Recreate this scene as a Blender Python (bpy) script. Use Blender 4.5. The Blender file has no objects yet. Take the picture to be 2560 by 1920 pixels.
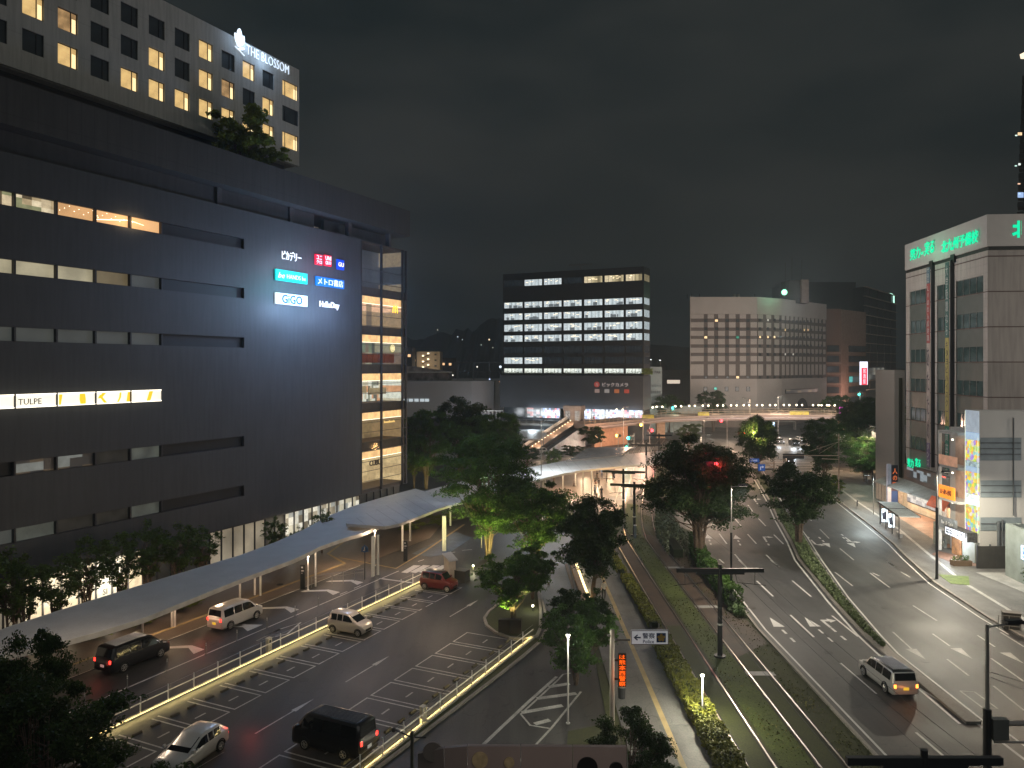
import bpy, bmesh, math, random
import numpy as np
from mathutils import Vector, Matrix
R = math.radians
sc = bpy.context.scene
C = sc.collection
random.seed(7)
# ------------------------------------------------------------------ camera
F, CX, HY, H = 1920.0, 1280.0, 914.0, 21.0
cd = bpy.data.cameras.new('camera'); cam = bpy.data.objects.new('camera', cd); C.objects.link(cam)
cam.location = (0, 0, H); cam.rotation_euler = (R(90), 0, 0)
cd.sensor_width = 36; cd.lens = 27; cd.shift_y = -46/2560; cd.clip_end = 5000; cd.clip_start = .5
sc.camera = cam
# ------------------------------------------------------------------ world: low cloud lit by the city
w = bpy.data.worlds.new('World'); sc.world = w; w.use_nodes = True
nt = w.node_tree; N_ = nt.nodes; L_ = nt.links
bg = N_['Background']
tc = N_.new('ShaderNodeTexCoord'); mp = N_.new('ShaderNodeMapping'); mp.inputs['Scale'].default_value = (1.5, 1.5, 4)
nz = N_.new('ShaderNodeTexNoise'); nz.inputs['Scale'].default_value = 1.3; nz.inputs['Detail'].default_value = 5
cr = N_.new('ShaderNodeValToRGB')
cr.color_ramp.elements[0].position = .36; cr.color_ramp.elements[0].color = (.0080, .0108, .0115, 1)
cr.color_ramp.elements[1].position = .66; cr.color_ramp.elements[1].color = (.0215, .0225, .0212, 1)
L_.new(tc.outputs['Generated'], mp.inputs[0]); L_.new(mp.outputs[0], nz.inputs[0]); L_.new(nz.outputs[0], cr.inputs[0])
sx = N_.new('ShaderNodeSeparateXYZ'); L_.new(tc.outputs['Generated'], sx.inputs[0])
mr = N_.new('ShaderNodeMapRange'); mr.inputs[1].default_value = 0; mr.inputs[2].default_value = .35; mr.inputs[3].default_value = .80; mr.inputs[4].default_value = 1.45
L_.new(sx.outputs[2], mr.inputs[0])
L_.new(cr.outputs[0], bg.inputs[0]); L_.new(mr.outputs[0], bg.inputs[1])
# faint soft sun standing in for city glow off the cloud and unseen lamps
sd = bpy.data.lights.new('cloud_glow', 'SUN'); sd.energy = .23; sd.angle = R(60); sd.color = (.97, .98, .92)
so = bpy.data.objects.new('cloud_glow', sd); C.objects.link(so); so.rotation_euler = (R(38), R(12), 0)
sc.view_settings.view_transform = 'Standard'; sc.view_settings.look = 'None'; sc.view_settings.exposure = .08
sc.cycles.use_denoising = True; sc.cycles.max_bounces = 4; sc.cycles.diffuse_bounces = 2
sc.cycles.sample_clamp_indirect = 3; sc.cycles.use_light_tree = True; sc.cycles.caustics_reflective = False; sc.cycles.caustics_refractive = False

# ------------------------------------------------------------------ mapping helpers
def G(px, py, z=0.0):
    Y = F*(H-z)/(py-HY); return Vector(((px-CX)*Y/F, Y, z))
def at(px, py, Y): return Vector(((px-CX)*Y/F, Y, H-(py-HY)*Y/F))
DS = Vector((.4283, .9036, 0)); DN = Vector((.9036, -.4283, 0)); RZ = math.atan2(.9036, .4283)
def LB(s, n, z=0.0): v = DS*s+DN*n; v.z = z; return v
def FZ(px, py, n=-60.0, s0=0.0):      # pixel on a wall parallel to the mall front -> (s, z)
    r = (px-CX)/F; Y = -n/(.4283-.9036*r); return (.4283*r*Y+.9036*Y-s0, H-(py-HY)*Y/F)

# ------------------------------------------------------------------ mesh builder
class MB:
    def __init__(s, T=None): s.v = []; s.f = []; s.m = []; s.T = T; s.smooth = False
    def add(s, vs, fs, mi=0):
        b = len(s.v)
        for p in vs:
            p = Vector(p); s.v.append(s.T @ p if s.T else p)
        for f in fs: s.f.append([b+i for i in f]); s.m.append(mi)
        return s
    def box(s, x0, x1, y0, y1, z0, z1, mi=0):
        return s.add([(x0,y0,z0),(x1,y0,z0),(x1,y1,z0),(x0,y1,z0),(x0,y0,z1),(x1,y0,z1),(x1,y1,z1),(x0,y1,z1)],
                     [(0,3,2,1),(4,5,6,7),(0,1,5,4),(1,2,6,5),(2,3,7,6),(3,0,4,7)], mi)
    def quad(s, a, b, c, d, mi=0): return s.add([a,b,c,d], [(0,1,2,3)], mi)
    def prism(s, pts, z0, z1, mi=0):
        n = len(pts)
        vs = [(p[0],p[1],z0) for p in pts]+[(p[0],p[1],z1) for p in pts]
        fs = [list(range(n-1,-1,-1)), list(range(n,2*n))]+[(i,(i+1)%n,n+(i+1)%n,n+i) for i in range(n)]
        return s.add(vs, fs, mi)
    def tube(s, pts, rs, n=8, mi=0, caps=True):
        pts = [Vector(p) for p in pts]
        if not hasattr(rs, '__len__'): rs = [rs]*len(pts)
        vs = []; fs = []
        for i, p in enumerate(pts):
            d = (pts[min(i+1,len(pts)-1)]-pts[max(i-1,0)])
            if d.length < 1e-6: d = Vector((0,0,1))
            d.normalize(); a = d.orthogonal() if abs(d.z) < .99 else Vector((1,0,0))
            if abs(d.z) < .99: a = Vector((0,0,1)).cross(d)
            a.normalize(); b = d.cross(a)
            for k in range(n):
                t = 2*math.pi*k/n; vs.append(p+(a*math.cos(t)+b*math.sin(t))*rs[i])
        for i in range(len(pts)-1):
            for k in range(n):
                fs.append((i*n+k, i*n+(k+1)%n, (i+1)*n+(k+1)%n, (i+1)*n+k))
        if caps: fs.append(list(range(n-1,-1,-1))); fs.append(list(range((len(pts)-1)*n, len(pts)*n)))
        return s.add(vs, fs, mi)
    def cyl(s, x, y, z0, z1, r, r1=None, n=12, mi=0): return s.tube([(x,y,z0),(x,y,z1)], [r, r if r1 is None else r1], n, mi)
    def ball(s, c, r, n=8, mi=0, sz=1.0):
        pts = []; rs = []
        for i in range(n+1):
            t = -math.pi/2+math.pi*i/n; pts.append((c[0],c[1],c[2]+r*sz*math.sin(t))); rs.append(max(r*math.cos(t),.002))
        return s.tube(pts, rs, n+2, mi)
    def ribbon(s, pts, wd, z=0.0, mi=0, h=0.0):      # flat band along a polyline on the ground, h = thickness
        pts = [Vector((p[0],p[1],0)) for p in pts]; Ls = []; Rs = []
        for i, p in enumerate(pts):
            d = pts[min(i+1,len(pts)-1)]-pts[max(i-1,0)]; d.normalize(); nn = Vector((-d.y, d.x, 0))*wd/2
            Ls.append(p+nn); Rs.append(p-nn)
        return s.strip(Ls, Rs, z, mi, h)
    def strip(s, Ls, Rs, z=0.0, mi=0, h=0.0):
        n = len(Ls); vs = [(p[0],p[1],z+h) for p in Ls]+[(p[0],p[1],z+h) for p in Rs]
        fs = [(i, n+i, n+i+1, i+1) for i in range(n-1)]
        if h:
            vs += [(p[0],p[1],z) for p in Ls]+[(p[0],p[1],z) for p in Rs]
            for i in range(n-1): fs += [(i, i+1, 2*n+i+1, 2*n+i), (n+i, 3*n+i, 3*n+i+1, n+i+1)]
            fs += [(0, 2*n, 3*n, n), (n-1, 2*n-1, 4*n-1, 3*n-1)]
        return s.add(vs, fs, mi)
    def build(s, name, mats, parent=None, label=None, cat=None, group=None, kind=None, reorigin=True, smooth=None):
        me = bpy.data.meshes.new(name)
        off = Vector((0,0,0))
        if parent is None and reorigin and s.v:
            xs = [v.x for v in s.v]; ys = [v.y for v in s.v]; zs = [v.z for v in s.v]
            off = Vector(((min(xs)+max(xs))/2, (min(ys)+max(ys))/2, min(zs)))
        me.from_pydata([tuple(v-off) for v in s.v], [], s.f)
        if not isinstance(mats, (list, tuple)): mats = [mats]
        for m in mats: me.materials.append(m)
        me.polygons.foreach_set('material_index', [min(i, len(mats)-1) for i in s.m])
        if (smooth if smooth is not None else s.smooth):
            me.polygons.foreach_set('use_smooth', [True]*len(me.polygons))
        me.update()
        o = bpy.data.objects.new(name, me); C.objects.link(o)
        o.location = off
        if parent: o.parent = parent
        tag(o, label, cat, group, kind); return o

def tag(o, label=None, cat=None, group=None, kind=None):
    if label: o['label'] = label
    if cat: o['category'] = cat
    if group: o['group'] = group
    if kind: o['kind'] = kind
    return o
def root(name, loc, rz=0.0, label=None, cat=None, group=None, kind=None):
    o = bpy.data.objects.new(name, None); C.objects.link(o); o.location = loc; o.rotation_euler = (0,0,rz)
    o.empty_display_size = .5
    return tag(o, label, cat, group, kind)
def copy_tree(o, loc=None, rz=None, scale=None, label=None, parent=None, group=None):
    kids = list(o.children)
    c = o.copy(); C.objects.link(c)
    if parent: c.parent = parent
    if loc is not None: c.location = loc
    if rz is not None: c.rotation_euler = (0,0,rz)
    if scale is not None: c.scale = (scale,)*3 if not hasattr(scale,'__len__') else scale
    if label: c['label'] = label
    if group: c['group'] = group
    for k in kids: copy_tree(k, parent=c)
    return c
def structure(name, mb, mats, **k): return mb.build(name, mats, kind='structure', **k)

# ------------------------------------------------------------------ materials
MC = {}
def M(name, col, rough=.65, metal=0.0, var=.15, scl=1.2, bump=0.0, spec=.4, emit=None, es=0.0, samp=True, evar=0.0, det=4):
    if name in MC: return MC[name]
    m = bpy.data.materials.new(name); m.use_nodes = True; t = m.node_tree; n = t.nodes; l = t.links
    b = n['Principled BSDF']; b.inputs['Roughness'].default_value = rough; b.inputs['Metallic'].default_value = metal
    b.inputs['Specular IOR Level'].default_value = spec
    tcn = n.new('ShaderNodeTexCoord'); no = n.new('ShaderNodeTexNoise'); no.inputs['Scale'].default_value = scl; no.inputs['Detail'].default_value = det
    l.new(tcn.outputs['Object'], no.inputs[0])
    ra = n.new('ShaderNodeValToRGB')
    ra.color_ramp.elements[0].position = .32; ra.color_ramp.elements[1].position = .7
    ra.color_ramp.elements[0].color = tuple(c*(1-var) for c in col)+(1,)
    ra.color_ramp.elements[1].color = tuple(min(c*(1+var),1) for c in col)+(1,)
    l.new(no.outputs[0], ra.inputs[0]); l.new(ra.outputs[0], b.inputs['Base Color'])
    if bump:
        bn = n.new('ShaderNodeBump'); bn.inputs['Strength'].default_value = bump; bn.inputs['Distance'].default_value = .05
        n2 = n.new('ShaderNodeTexNoise'); n2.inputs['Scale'].default_value = scl*12; n2.inputs['Detail'].default_value = 3
        l.new(tcn.outputs['Object'], n2.inputs[0]); l.new(n2.outputs[0], bn.inputs['Height']); l.new(bn.outputs[0], b.inputs['Normal'])
    if emit:
        b.inputs['Emission Strength'].default_value = es
        if evar:
            r2 = n.new('ShaderNodeValToRGB'); r2.color_ramp.elements[0].position = .35; r2.color_ramp.elements[1].position = .65
            r2.color_ramp.elements[0].color = tuple(c*(1-evar) for c in emit)+(1,); r2.color_ramp.elements[1].color = tuple(emit)+(1,)
            l.new(no.outputs[0], r2.inputs[0]); l.new(r2.outputs[0], b.inputs['Emission Color'])
        else: b.inputs['Emission Color'].default_value = tuple(emit)+(1,)
        m.cycles.emission_sampling = 'FRONT_BACK' if samp else 'NONE'
    MC[name] = m; return m
def ROOM(name, cols, es, scale=(1,1,1), kind='BRICK', samp=False, rough=.3):
    """lit interior: blocks of different colour (shelves, curtains, furniture) that give off light"""
    if name in MC: return MC[name]
    m = bpy.data.materials.new(name); m.use_nodes = True; t = m.node_tree; n = t.nodes; l = t.links
    b = n['Principled BSDF']; b.inputs['Base Color'].default_value = (.04,.04,.04,1); b.inputs['Roughness'].default_value = rough
    tcn = n.new('ShaderNodeTexCoord'); mpn = n.new('ShaderNodeMapping'); mpn.inputs['Scale'].default_value = scale
    l.new(tcn.outputs['Object'], mpn.inputs[0])
    if kind == 'BRICK':      # upright rectangular cells
        mpn.inputs['Scale'].default_value = (scale[0], 0, scale[2])
        fl_ = n.new('ShaderNodeVectorMath'); fl_.operation = 'FLOOR'; l.new(mpn.outputs[0], fl_.inputs[0])
        vo = n.new('ShaderNodeTexWhiteNoise'); vo.noise_dimensions = '3D'; l.new(fl_.outputs[0], vo.inputs['Vector'])
    else:
        vo = n.new('ShaderNodeTexVoronoi'); vo.inputs['Scale'].default_value = 1.0; l.new(mpn.outputs[0], vo.inputs[0])
    se = n.new('ShaderNodeSeparateColor'); l.new(vo.outputs['Color'], se.inputs[0])
    ra = n.new('ShaderNodeValToRGB'); ra.color_ramp.interpolation = 'CONSTANT' if kind == 'BRICK' else 'LINEAR'
    while len(ra.color_ramp.elements) < len(cols): ra.color_ramp.elements.new(.5)
    for i, c in enumerate(cols):
        ra.color_ramp.elements[i].position = i/len(cols); ra.color_ramp.elements[i].color = tuple(c)+(1,)
    l.new(se.outputs[0], ra.inputs[0])
    no = n.new('ShaderNodeTexNoise'); no.inputs['Scale'].default_value = 2.2; no.inputs['Detail'].default_value = 6; l.new(tcn.outputs['Object'], no.inputs[0])
    mx = n.new('ShaderNodeMix'); mx.data_type = 'RGBA'; mx.blend_type = 'MULTIPLY'; mx.inputs[0].default_value = .7
    l.new(ra.outputs[0], mx.inputs[6]); l.new(no.outputs[0], mx.inputs[7])
    l.new(mx.outputs[2], b.inputs['Emission Color']); b.inputs['Emission Strength'].default_value = es*1.6
    m.cycles.emission_sampling = 'FRONT_BACK' if samp else 'NONE'
    MC[name] = m; return m
def CLAD(name, col, pw_, ph_, rough=.55, mort=.8, var=.06):
    """wall cladding in panels with slightly darker joints and faint streaks"""
    m = M(name, col, rough, var=var, scl=.22); t = m.node_tree; n = t.nodes; l = t.links; b = n['Principled BSDF']
    tcn = n.new('ShaderNodeTexCoord'); mpn = n.new('ShaderNodeMapping'); mpn.inputs['Rotation'].default_value = (R(90),0,0); l.new(tcn.outputs['Object'], mpn.inputs[0])
    br = n.new('ShaderNodeTexBrick'); br.offset = 0; br.inputs['Scale'].default_value = 1; br.inputs['Brick Width'].default_value = pw_; br.inputs['Row Height'].default_value = ph_
    br.inputs['Mortar Size'].default_value = .025; br.inputs['Color1'].default_value = (1,1,1,1); br.inputs['Color2'].default_value = (.95,.95,.95,1); br.inputs['Mortar'].default_value = (mort*.82,)*3+(1,)
    l.new(mpn.outputs[0], br.inputs[0])
    st = n.new('ShaderNodeTexNoise'); ms = n.new('ShaderNodeMapping'); ms.inputs['Scale'].default_value = (.6,.6,.05); l.new(tcn.outputs['Object'], ms.inputs[0]); l.new(ms.outputs[0], st.inputs[0]); st.inputs['Detail'].default_value = 5
    sr = n.new('ShaderNodeValToRGB'); sr.color_ramp.elements[0].position = .35; sr.color_ramp.elements[0].color = (.82,.82,.82,1); sr.color_ramp.elements[1].position = .6; l.new(st.outputs[0], sr.inputs[0])
    src = b.inputs['Base Color'].links[0].from_socket
    for s_ in (br.outputs['Color'], sr.outputs[0]):
        mx = n.new('ShaderNodeMix'); mx.data_type = 'RGBA'; mx.blend_type = 'MULTIPLY'; mx.inputs[0].default_value = 1; l.new(src, mx.inputs[6]); l.new(s_, mx.inputs[7]); src = mx.outputs[2]
    l.new(src, b.inputs['Base Color']); return m
def EM(name, col, es, samp=True):
    return M(name, tuple(c*.5 for c in col), emit=col, es=es, samp=samp, var=.02)

def GROUND(name, col, var=.25, scl=.15, rough=.8, fine=.3, wet=0.0, worn=0.0):
    if name in MC: return MC[name]
    m = bpy.data.materials.new(name); m.use_nodes = True; t = m.node_tree; n = t.nodes; l = t.links
    b = n['Principled BSDF']
    g = n.new('ShaderNodeNewGeometry')
    a = n.new('ShaderNodeTexNoise'); a.inputs['Scale'].default_value = scl; a.inputs['Detail'].default_value = 6; a.inputs['Roughness'].default_value = .6
    f = n.new('ShaderNodeTexNoise'); f.inputs['Scale'].default_value = 9; f.inputs['Detail'].default_value = 4
    l.new(g.outputs['Position'], a.inputs[0]); l.new(g.outputs['Position'], f.inputs[0])
    ra = n.new('ShaderNodeValToRGB'); ra.color_ramp.elements[0].position = .35; ra.color_ramp.elements[1].position = .68
    ra.color_ramp.elements[0].color = tuple(c*(1-var) for c in col)+(1,); ra.color_ramp.elements[1].color = tuple(c*(1+var) for c in col)+(1,)
    l.new(a.outputs[0], ra.inputs[0])
    rf = n.new('ShaderNodeValToRGB'); rf.color_ramp.elements[0].position = .3; rf.color_ramp.elements[1].position = .7
    rf.color_ramp.elements[0].color = (1-fine,)*3+(1,); rf.color_ramp.elements[1].color = (1,1,1,1)
    l.new(f.outputs[0], rf.inputs[0])
    mx = n.new('ShaderNodeMix'); mx.data_type = 'RGBA'; mx.blend_type = 'MULTIPLY'; mx.inputs[0].default_value = 1
    l.new(ra.outputs[0], mx.inputs[6]); l.new(rf.outputs[0], mx.inputs[7]); l.new(mx.outputs[2], b.inputs['Base Color'])
    if worn:      # repair patches, tyre tracks along the road and fine cracks
        def mul(src, fac):
            m2 = n.new('ShaderNodeMix'); m2.data_type = 'RGBA'; m2.blend_type = 'MULTIPLY'; m2.inputs[0].default_value = fac
            l.new(b.inputs['Base Color'].links[0].from_socket, m2.inputs[6]); l.new(src, m2.inputs[7]); l.new(m2.outputs[2], b.inputs['Base Color'])
        mp2 = n.new('ShaderNodeMapping'); mp2.inputs['Scale'].default_value = (.28,.09,1); l.new(g.outputs['Position'], mp2.inputs[0])
        v1_ = n.new('ShaderNodeTexVoronoi'); v1_.distance = 'CHEBYCHEV'; v1_.inputs['Scale'].default_value = 1; l.new(mp2.outputs[0], v1_.inputs[0])
        sp_ = n.new('ShaderNodeSeparateColor'); l.new(v1_.outputs['Color'], sp_.inputs[0])
        q = n.new('ShaderNodeValToRGB'); q.color_ramp.interpolation = 'CONSTANT'; q.color_ramp.elements[0].color = (.72,.72,.72,1); q.color_ramp.elements[1].position = .22; q.color_ramp.elements[1].color = (.95,.95,.95,1)
        e_ = q.color_ramp.elements.new(.75); e_.color = (1,1,1,1); l.new(sp_.outputs[0], q.inputs[0]); mul(q.outputs[0], worn)
        mp3 = n.new('ShaderNodeMapping'); mp3.inputs['Scale'].default_value = (.9,.03,1); l.new(g.outputs['Position'], mp3.inputs[0])
        n3 = n.new('ShaderNodeTexNoise'); n3.inputs['Scale'].default_value = 1; n3.inputs['Detail'].default_value = 3; l.new(mp3.outputs[0], n3.inputs[0])
        q3 = n.new('ShaderNodeValToRGB'); q3.color_ramp.elements[0].position = .38; q3.color_ramp.elements[0].color = (.6,.6,.6,1); q3.color_ramp.elements[1].position = .6; l.new(n3.outputs[0], q3.inputs[0]); mul(q3.outputs[0], worn)
        v4 = n.new('ShaderNodeTexVoronoi'); v4.feature = 'DISTANCE_TO_EDGE'; v4.inputs['Scale'].default_value = .22
        n4 = n.new('ShaderNodeTexNoise'); n4.inputs['Scale'].default_value = .7; l.new(g.outputs['Position'], n4.inputs[0])
        ad = n.new('ShaderNodeVectorMath'); ad.operation = 'MULTIPLY_ADD'; ad.inputs[1].default_value = (3,3,3); l.new(n4.outputs['Color'], ad.inputs[0]); l.new(g.outputs['Position'], ad.inputs[2]); l.new(ad.outputs[0], v4.inputs[0])
        q4 = n.new('ShaderNodeValToRGB'); q4.color_ramp.elements[0].position = .0; q4.color_ramp.elements[0].color = (.35,.35,.35,1); q4.color_ramp.elements[1].position = .012; l.new(v4.outputs['Distance'], q4.inputs[0]); mul(q4.outputs[0], worn)
    rr = n.new('ShaderNodeMapRange'); rr.inputs[3].default_value = max(rough-wet-.15,.12); rr.inputs[4].default_value = rough
    l.new(a.outputs[0], rr.inputs[0]); l.new(rr.outputs[0], b.inputs['Roughness'])
    bn = n.new('ShaderNodeBump'); bn.inputs['Strength'].default_value = .25; bn.inputs['Distance'].default_value = .02
    l.new(f.outputs[0], bn.inputs['Height']); l.new(bn.outputs[0], b.inputs['Normal'])
    MC[name] = m; return m

asphalt = GROUND('asphalt', (.058,.057,.056), wet=.3, worn=.85)
asphalt_lot = GROUND('asphalt_lot', (.047,.047,.047), scl=.25, worn=.7, wet=.2)
pave_warm = GROUND('paving_warm', (.16,.125,.10), scl=.4, rough=.6, worn=.4, wet=.2)
pave_grey = GROUND('paving_grey', (.16,.16,.155), scl=.5, rough=.7, worn=.6)
pave_light = GROUND('paving_light', (.30,.30,.29), scl=.6, rough=.7)
dirt = GROUND('dirt', (.055,.034,.022), scl=.6, var=.45)
lawn = GROUND('lawn', (.062,.085,.012), scl=.5, fine=.5, rough=.95)
lawn_dark = GROUND('lawn_dark', (.042,.050,.010), scl=.4, fine=.5, rough=.95)
paint = GROUND('road_paint', (.62,.62,.60), var=.12, scl=.8, fine=.22, rough=.6)
paint_worn = GROUND('road_paint_worn', (.46,.46,.44), var=.3, scl=.9, fine=.4, rough=.6)
kerbm = GROUND('kerb_stone', (.30,.28,.25), var=.15, scl=.6)
bark = M('bark', (.12,.085,.06), .9, var=.35, scl=4, bump=.6)
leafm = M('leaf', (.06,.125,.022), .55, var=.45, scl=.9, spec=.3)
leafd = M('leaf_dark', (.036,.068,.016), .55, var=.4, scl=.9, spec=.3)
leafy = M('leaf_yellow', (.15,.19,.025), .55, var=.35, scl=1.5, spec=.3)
def translucent(m, f=.4):
    t = m.node_tree; n = t.nodes; l = t.links; b = n['Principled BSDF']; out = n['Material Output']
    tr_n = n.new('ShaderNodeBsdfTranslucent'); mx = n.new('ShaderNodeMixShader'); mx.inputs[0].default_value = f
    l.new(b.inputs['Base Color'].links[0].from_socket, tr_n.inputs[0]); l.new(b.outputs[0], mx.inputs[1]); l.new(tr_n.outputs[0], mx.inputs[2]); l.new(mx.outputs[0], out.inputs[0]); return m
for m_ in (leafm, leafd, leafy): translucent(m_)
grassm = M('grass_blades', (.10,.17,.06), .6, var=.4, scl=1.2)
steel = M('galvanised_steel', (.32,.32,.31), .45, .6, var=.1)
white_steel = M('white_painted_steel', (.72,.72,.70), .45, var=.05)
dark_steel = M('dark_painted_steel', (.035,.035,.04), .5, var=.1)
black = M('black_rubber', (.012,.012,.012), .7, var=.1)
concrete = M('concrete', (.28,.27,.25), .85, var=.15, scl=.6, bump=.2)
glass_dark = M('dark_glass', (.012,.015,.018), .06, var=.1, spec=.8)
glass_win = M('window_glass_dark', (.05,.06,.065), .3, var=.3, scl=.5, spec=.7)

LK = {'strip_light': .55, 'lightbox_glow': 2.5, 'cove_glow': 3, 'sign_glow': 13, 'canopy_light': 5.8, 'uplight': 9.0, 'unseen_wash': 1.8, 'awning_light': 10, 'deck_light': .9, 'under_light': 1.5, 'signal_light': 3.5, 'lamp_light': 2.6, 'brake_glow': .3, 'headlamp_pool': 1.5}
def ordn(k): return ['first','second','third','fourth','fifth','sixth','seventh','eighth','ninth','tenth','eleventh','twelfth','thirteenth','fourteenth','fifteenth','sixteenth','seventeenth','eighteenth'][k]
def light(name, kind, loc, energy, col, parent=None, radius=.1, size=None, sizey=None, spot=150, blend=.6, rot=None):
    d = bpy.data.lights.new(name, kind); d.energy = energy*LK.get(name,1.8); d.color = col
    if kind == 'AREA':
        d.shape = 'RECTANGLE'; d.size = size; d.size_y = sizey
    else: d.shadow_soft_size = radius
    if kind == 'SPOT': d.spot_size = R(spot); d.spot_blend = blend
    o = bpy.data.objects.new(name, d); C.objects.link(o); o.location = loc
    if rot: o.rotation_euler = rot
    if parent: o.parent = parent
    return o
WARM = (1, .72, .42); AMB = (1, .62, .33); COOL = (.86, .95, 1); NEUT = (1, .93, .82)

# ------------------------------------------------------------------ text
def text_mb(body, height=None, width=None, ext=.03, align='LEFT', shear=0, vertical=False, off=0.0, center=False):
    mb = MB()
    chars = list(body) if vertical else [body]
    y = 0
    for ch in chars:
        c = bpy.data.curves.new('t', 'FONT'); c.body = ch; c.extrude = ext; c.resolution_u = 2; c.shear = shear; c.offset = off
        o = bpy.data.objects.new('t', c); me = bpy.data.meshes.new_from_object(o)
        vs = [v.co.copy() for v in me.vertices]; fs = [tuple(p.vertices) for p in me.polygons]
        if vs:
            x0 = min(v.x for v in vs); x1 = max(v.x for v in vs)
            if vertical: vs = [Vector((v.x-(x0+x1)/2, v.y-y, v.z)) for v in vs]
            mb.add(vs, fs)
        y += 1.05
        bpy.data.objects.remove(o); bpy.data.curves.remove(c); bpy.data.meshes.remove(me)
    x0 = min(v.x for v in mb.v); x1 = max(v.x for v in mb.v); y0 = min(v.y for v in mb.v); y1 = max(v.y for v in mb.v)
    sy = height/(y1-y0) if height else 1
    sxx = width/(x1-x0) if width else sy
    if not height: sy = sxx
    cx = (x0+x1)/2 if center else x0; cy = (y0+y1)/2 if center else y0
    # upright: x along, z up, facing -y
    mb.v = [Vector(((v.x-cx)*sxx, -v.z, (v.y-cy)*sy)) for v in mb.v]
    return mb
def shift(mb, x, y, z):
    mb.v = [v+Vector((x,y,z)) for v in mb.v]; return mb

def wall_grid(mb, x0, x1, z0, z1, wins, t=.3, mi=0, y=0.0):
    """wall x0..x1, z0..z1 with rectangular holes; wins = {(xa,xb):[(za,zb),...]} non-overlapping in x"""
    x = x0
    for (xa, xb), zs in sorted(wins.items()):
        if xa > x: mb.box(x, xa, y, y+t, z0, z1, mi)
        z = z0
        for za, zb in sorted(zs):
            if za > z: mb.box(xa, xb, y, y+t, z, za, mi)
            z = zb
        if z1 > z: mb.box(xa, xb, y, y+t, z, z1, mi)
        x = xb
    if x1 > x: mb.box(x, x1, y, y+t, z0, z1, mi)

def win_mesh(w_, h_, nm=1, fr=.07, split=None):
    """frame bars (mullions at split fractions) and pane, origin at lower left, facing -y"""
    f = MB(); f.box(0, w_, 0, .08, 0, fr); f.box(0, w_, 0, .08, h_-fr, h_); f.box(0, fr, 0, .08, fr, h_-fr); f.box(w_-fr, w_, 0, .08, fr, h_-fr)
    for s_ in (split or []): f.box(w_*s_-fr/2, w_*s_+fr/2, -.01, .07, fr, h_-fr)
    p = MB(); p.quad((fr,.05,fr), (w_-fr,.05,fr), (w_-fr,.05,h_-fr), (fr,.05,h_-fr))
    return f, p
WPROTO = {}
def window(parent, x, y, z, w_, h_, pane_mat, frame_mat, split=None, name='window', key=None, label=None):
    k = (key or (round(w_,2), round(h_,2), tuple(split or []))) 
    if k not in WPROTO:
        f, p = win_mesh(w_, h_, split=split)
        a = f.build(name, frame_mat, reorigin=False); b = p.build('pane', pane_mat, reorigin=False)
        WPROTO[k] = (a.data, b.data); bpy.data.objects.remove(a); bpy.data.objects.remove(b)
    fd, pd = WPROTO[k]
    o = bpy.data.objects.new(name, fd); C.objects.link(o); o.parent = parent; o.location = (x,y,z)
    q = bpy.data.objects.new('pane', pd); C.objects.link(q); q.parent = o
    o.material_slots[0].link = 'OBJECT'; o.material_slots[0].material = frame_mat
    q.material_slots[0].link = 'OBJECT'; q.material_slots[0].material = pane_mat
    if label: o['label'] = label
    return o
# ================================================================== GROUND
mb = MB(); mb.quad((-900,-60,0),(1200,-60,0),(1200,1500,0),(-900,1500,0)); structure('ground', mb, asphalt)
def P2(*a): return [G(x,y) for x,y in a]
# main road edges (world)
LEp = [(19.8,20),(19.8,61),(20.4,71),(21,80),(21.8,88),(23.2,97),(25.8,108),(29,119),(37,154)]
MLp = [(26.6,45),(27,56),(27.3,60),(28.4,68),(30.9,83),(33,91),(36,104),(39.8,119),(47.9,154)]
MRp = [(27.5,45),(27.8,56),(28.4,60),(30.1,69.5),(33.1,83),(35.8,94),(38.2,105),(40.8,116.5),(49.9,154)]
KRp = [(39.4,25),(39.4,60),(39.6,64),(40.8,74),(43.1,83.7),(44.9,90.4),(47,100.6),(50.6,118.6),(52,126),(59,152)]
# lawn and track bed, pavement left of it
TC = [(13.05,20),(13.05,84),(13.4,96),(14.6,106),(16.4,117),(19.8,135),(25.4,163),(32,195),(40,225)]
TC2 = [(16.85,20),(16.85,84),(17.2,95),(18.4,104.5),(20.2,115),(23.6,133),(29.2,161),(36,193),(44,223)]
mb = MB(); mb.strip([(12.0,20),(12.0,84),(12.3,96),(13.3,106),(15.2,117)], [(19.75,20),(19.75,61),(20.3,71),(21.7,88),(23,97)], .004)
structure('lawn', mb, lawn_dark, label='dark grass beside the tram rails', cat='lawn')
mb = MB(); mb.strip([(14.1,20),(14.1,84),(14.5,96),(15.7,106),(17.5,117)], [(15.9,20),(15.9,84),(16.2,96),(17.3,106),(19,116)], .008)
mb.quad((21.5,124,.01),(25,124,.01),(30.5,150,.01),(25.5,150,.01))
mb.strip([(24.8,133),(30.2,161)], [(26.5,133),(34,158)], .012)
structure('grass_strip', mb, lawn, label='bright grass strip between the two tram tracks')
mb = MB()
mb.strip([(12.2,62),(12.2,84),(12.6,97)],[(13.9,62),(13.9,84),(14.2,96)], .012)
mb.strip([(15.9,55),(15.9,84),(16.2,96)],[(19.3,58),(19.6,84),(20.5,92)], .012)
structure('track_bed', mb, dirt, label='brown earth bed of the tram track')
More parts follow.
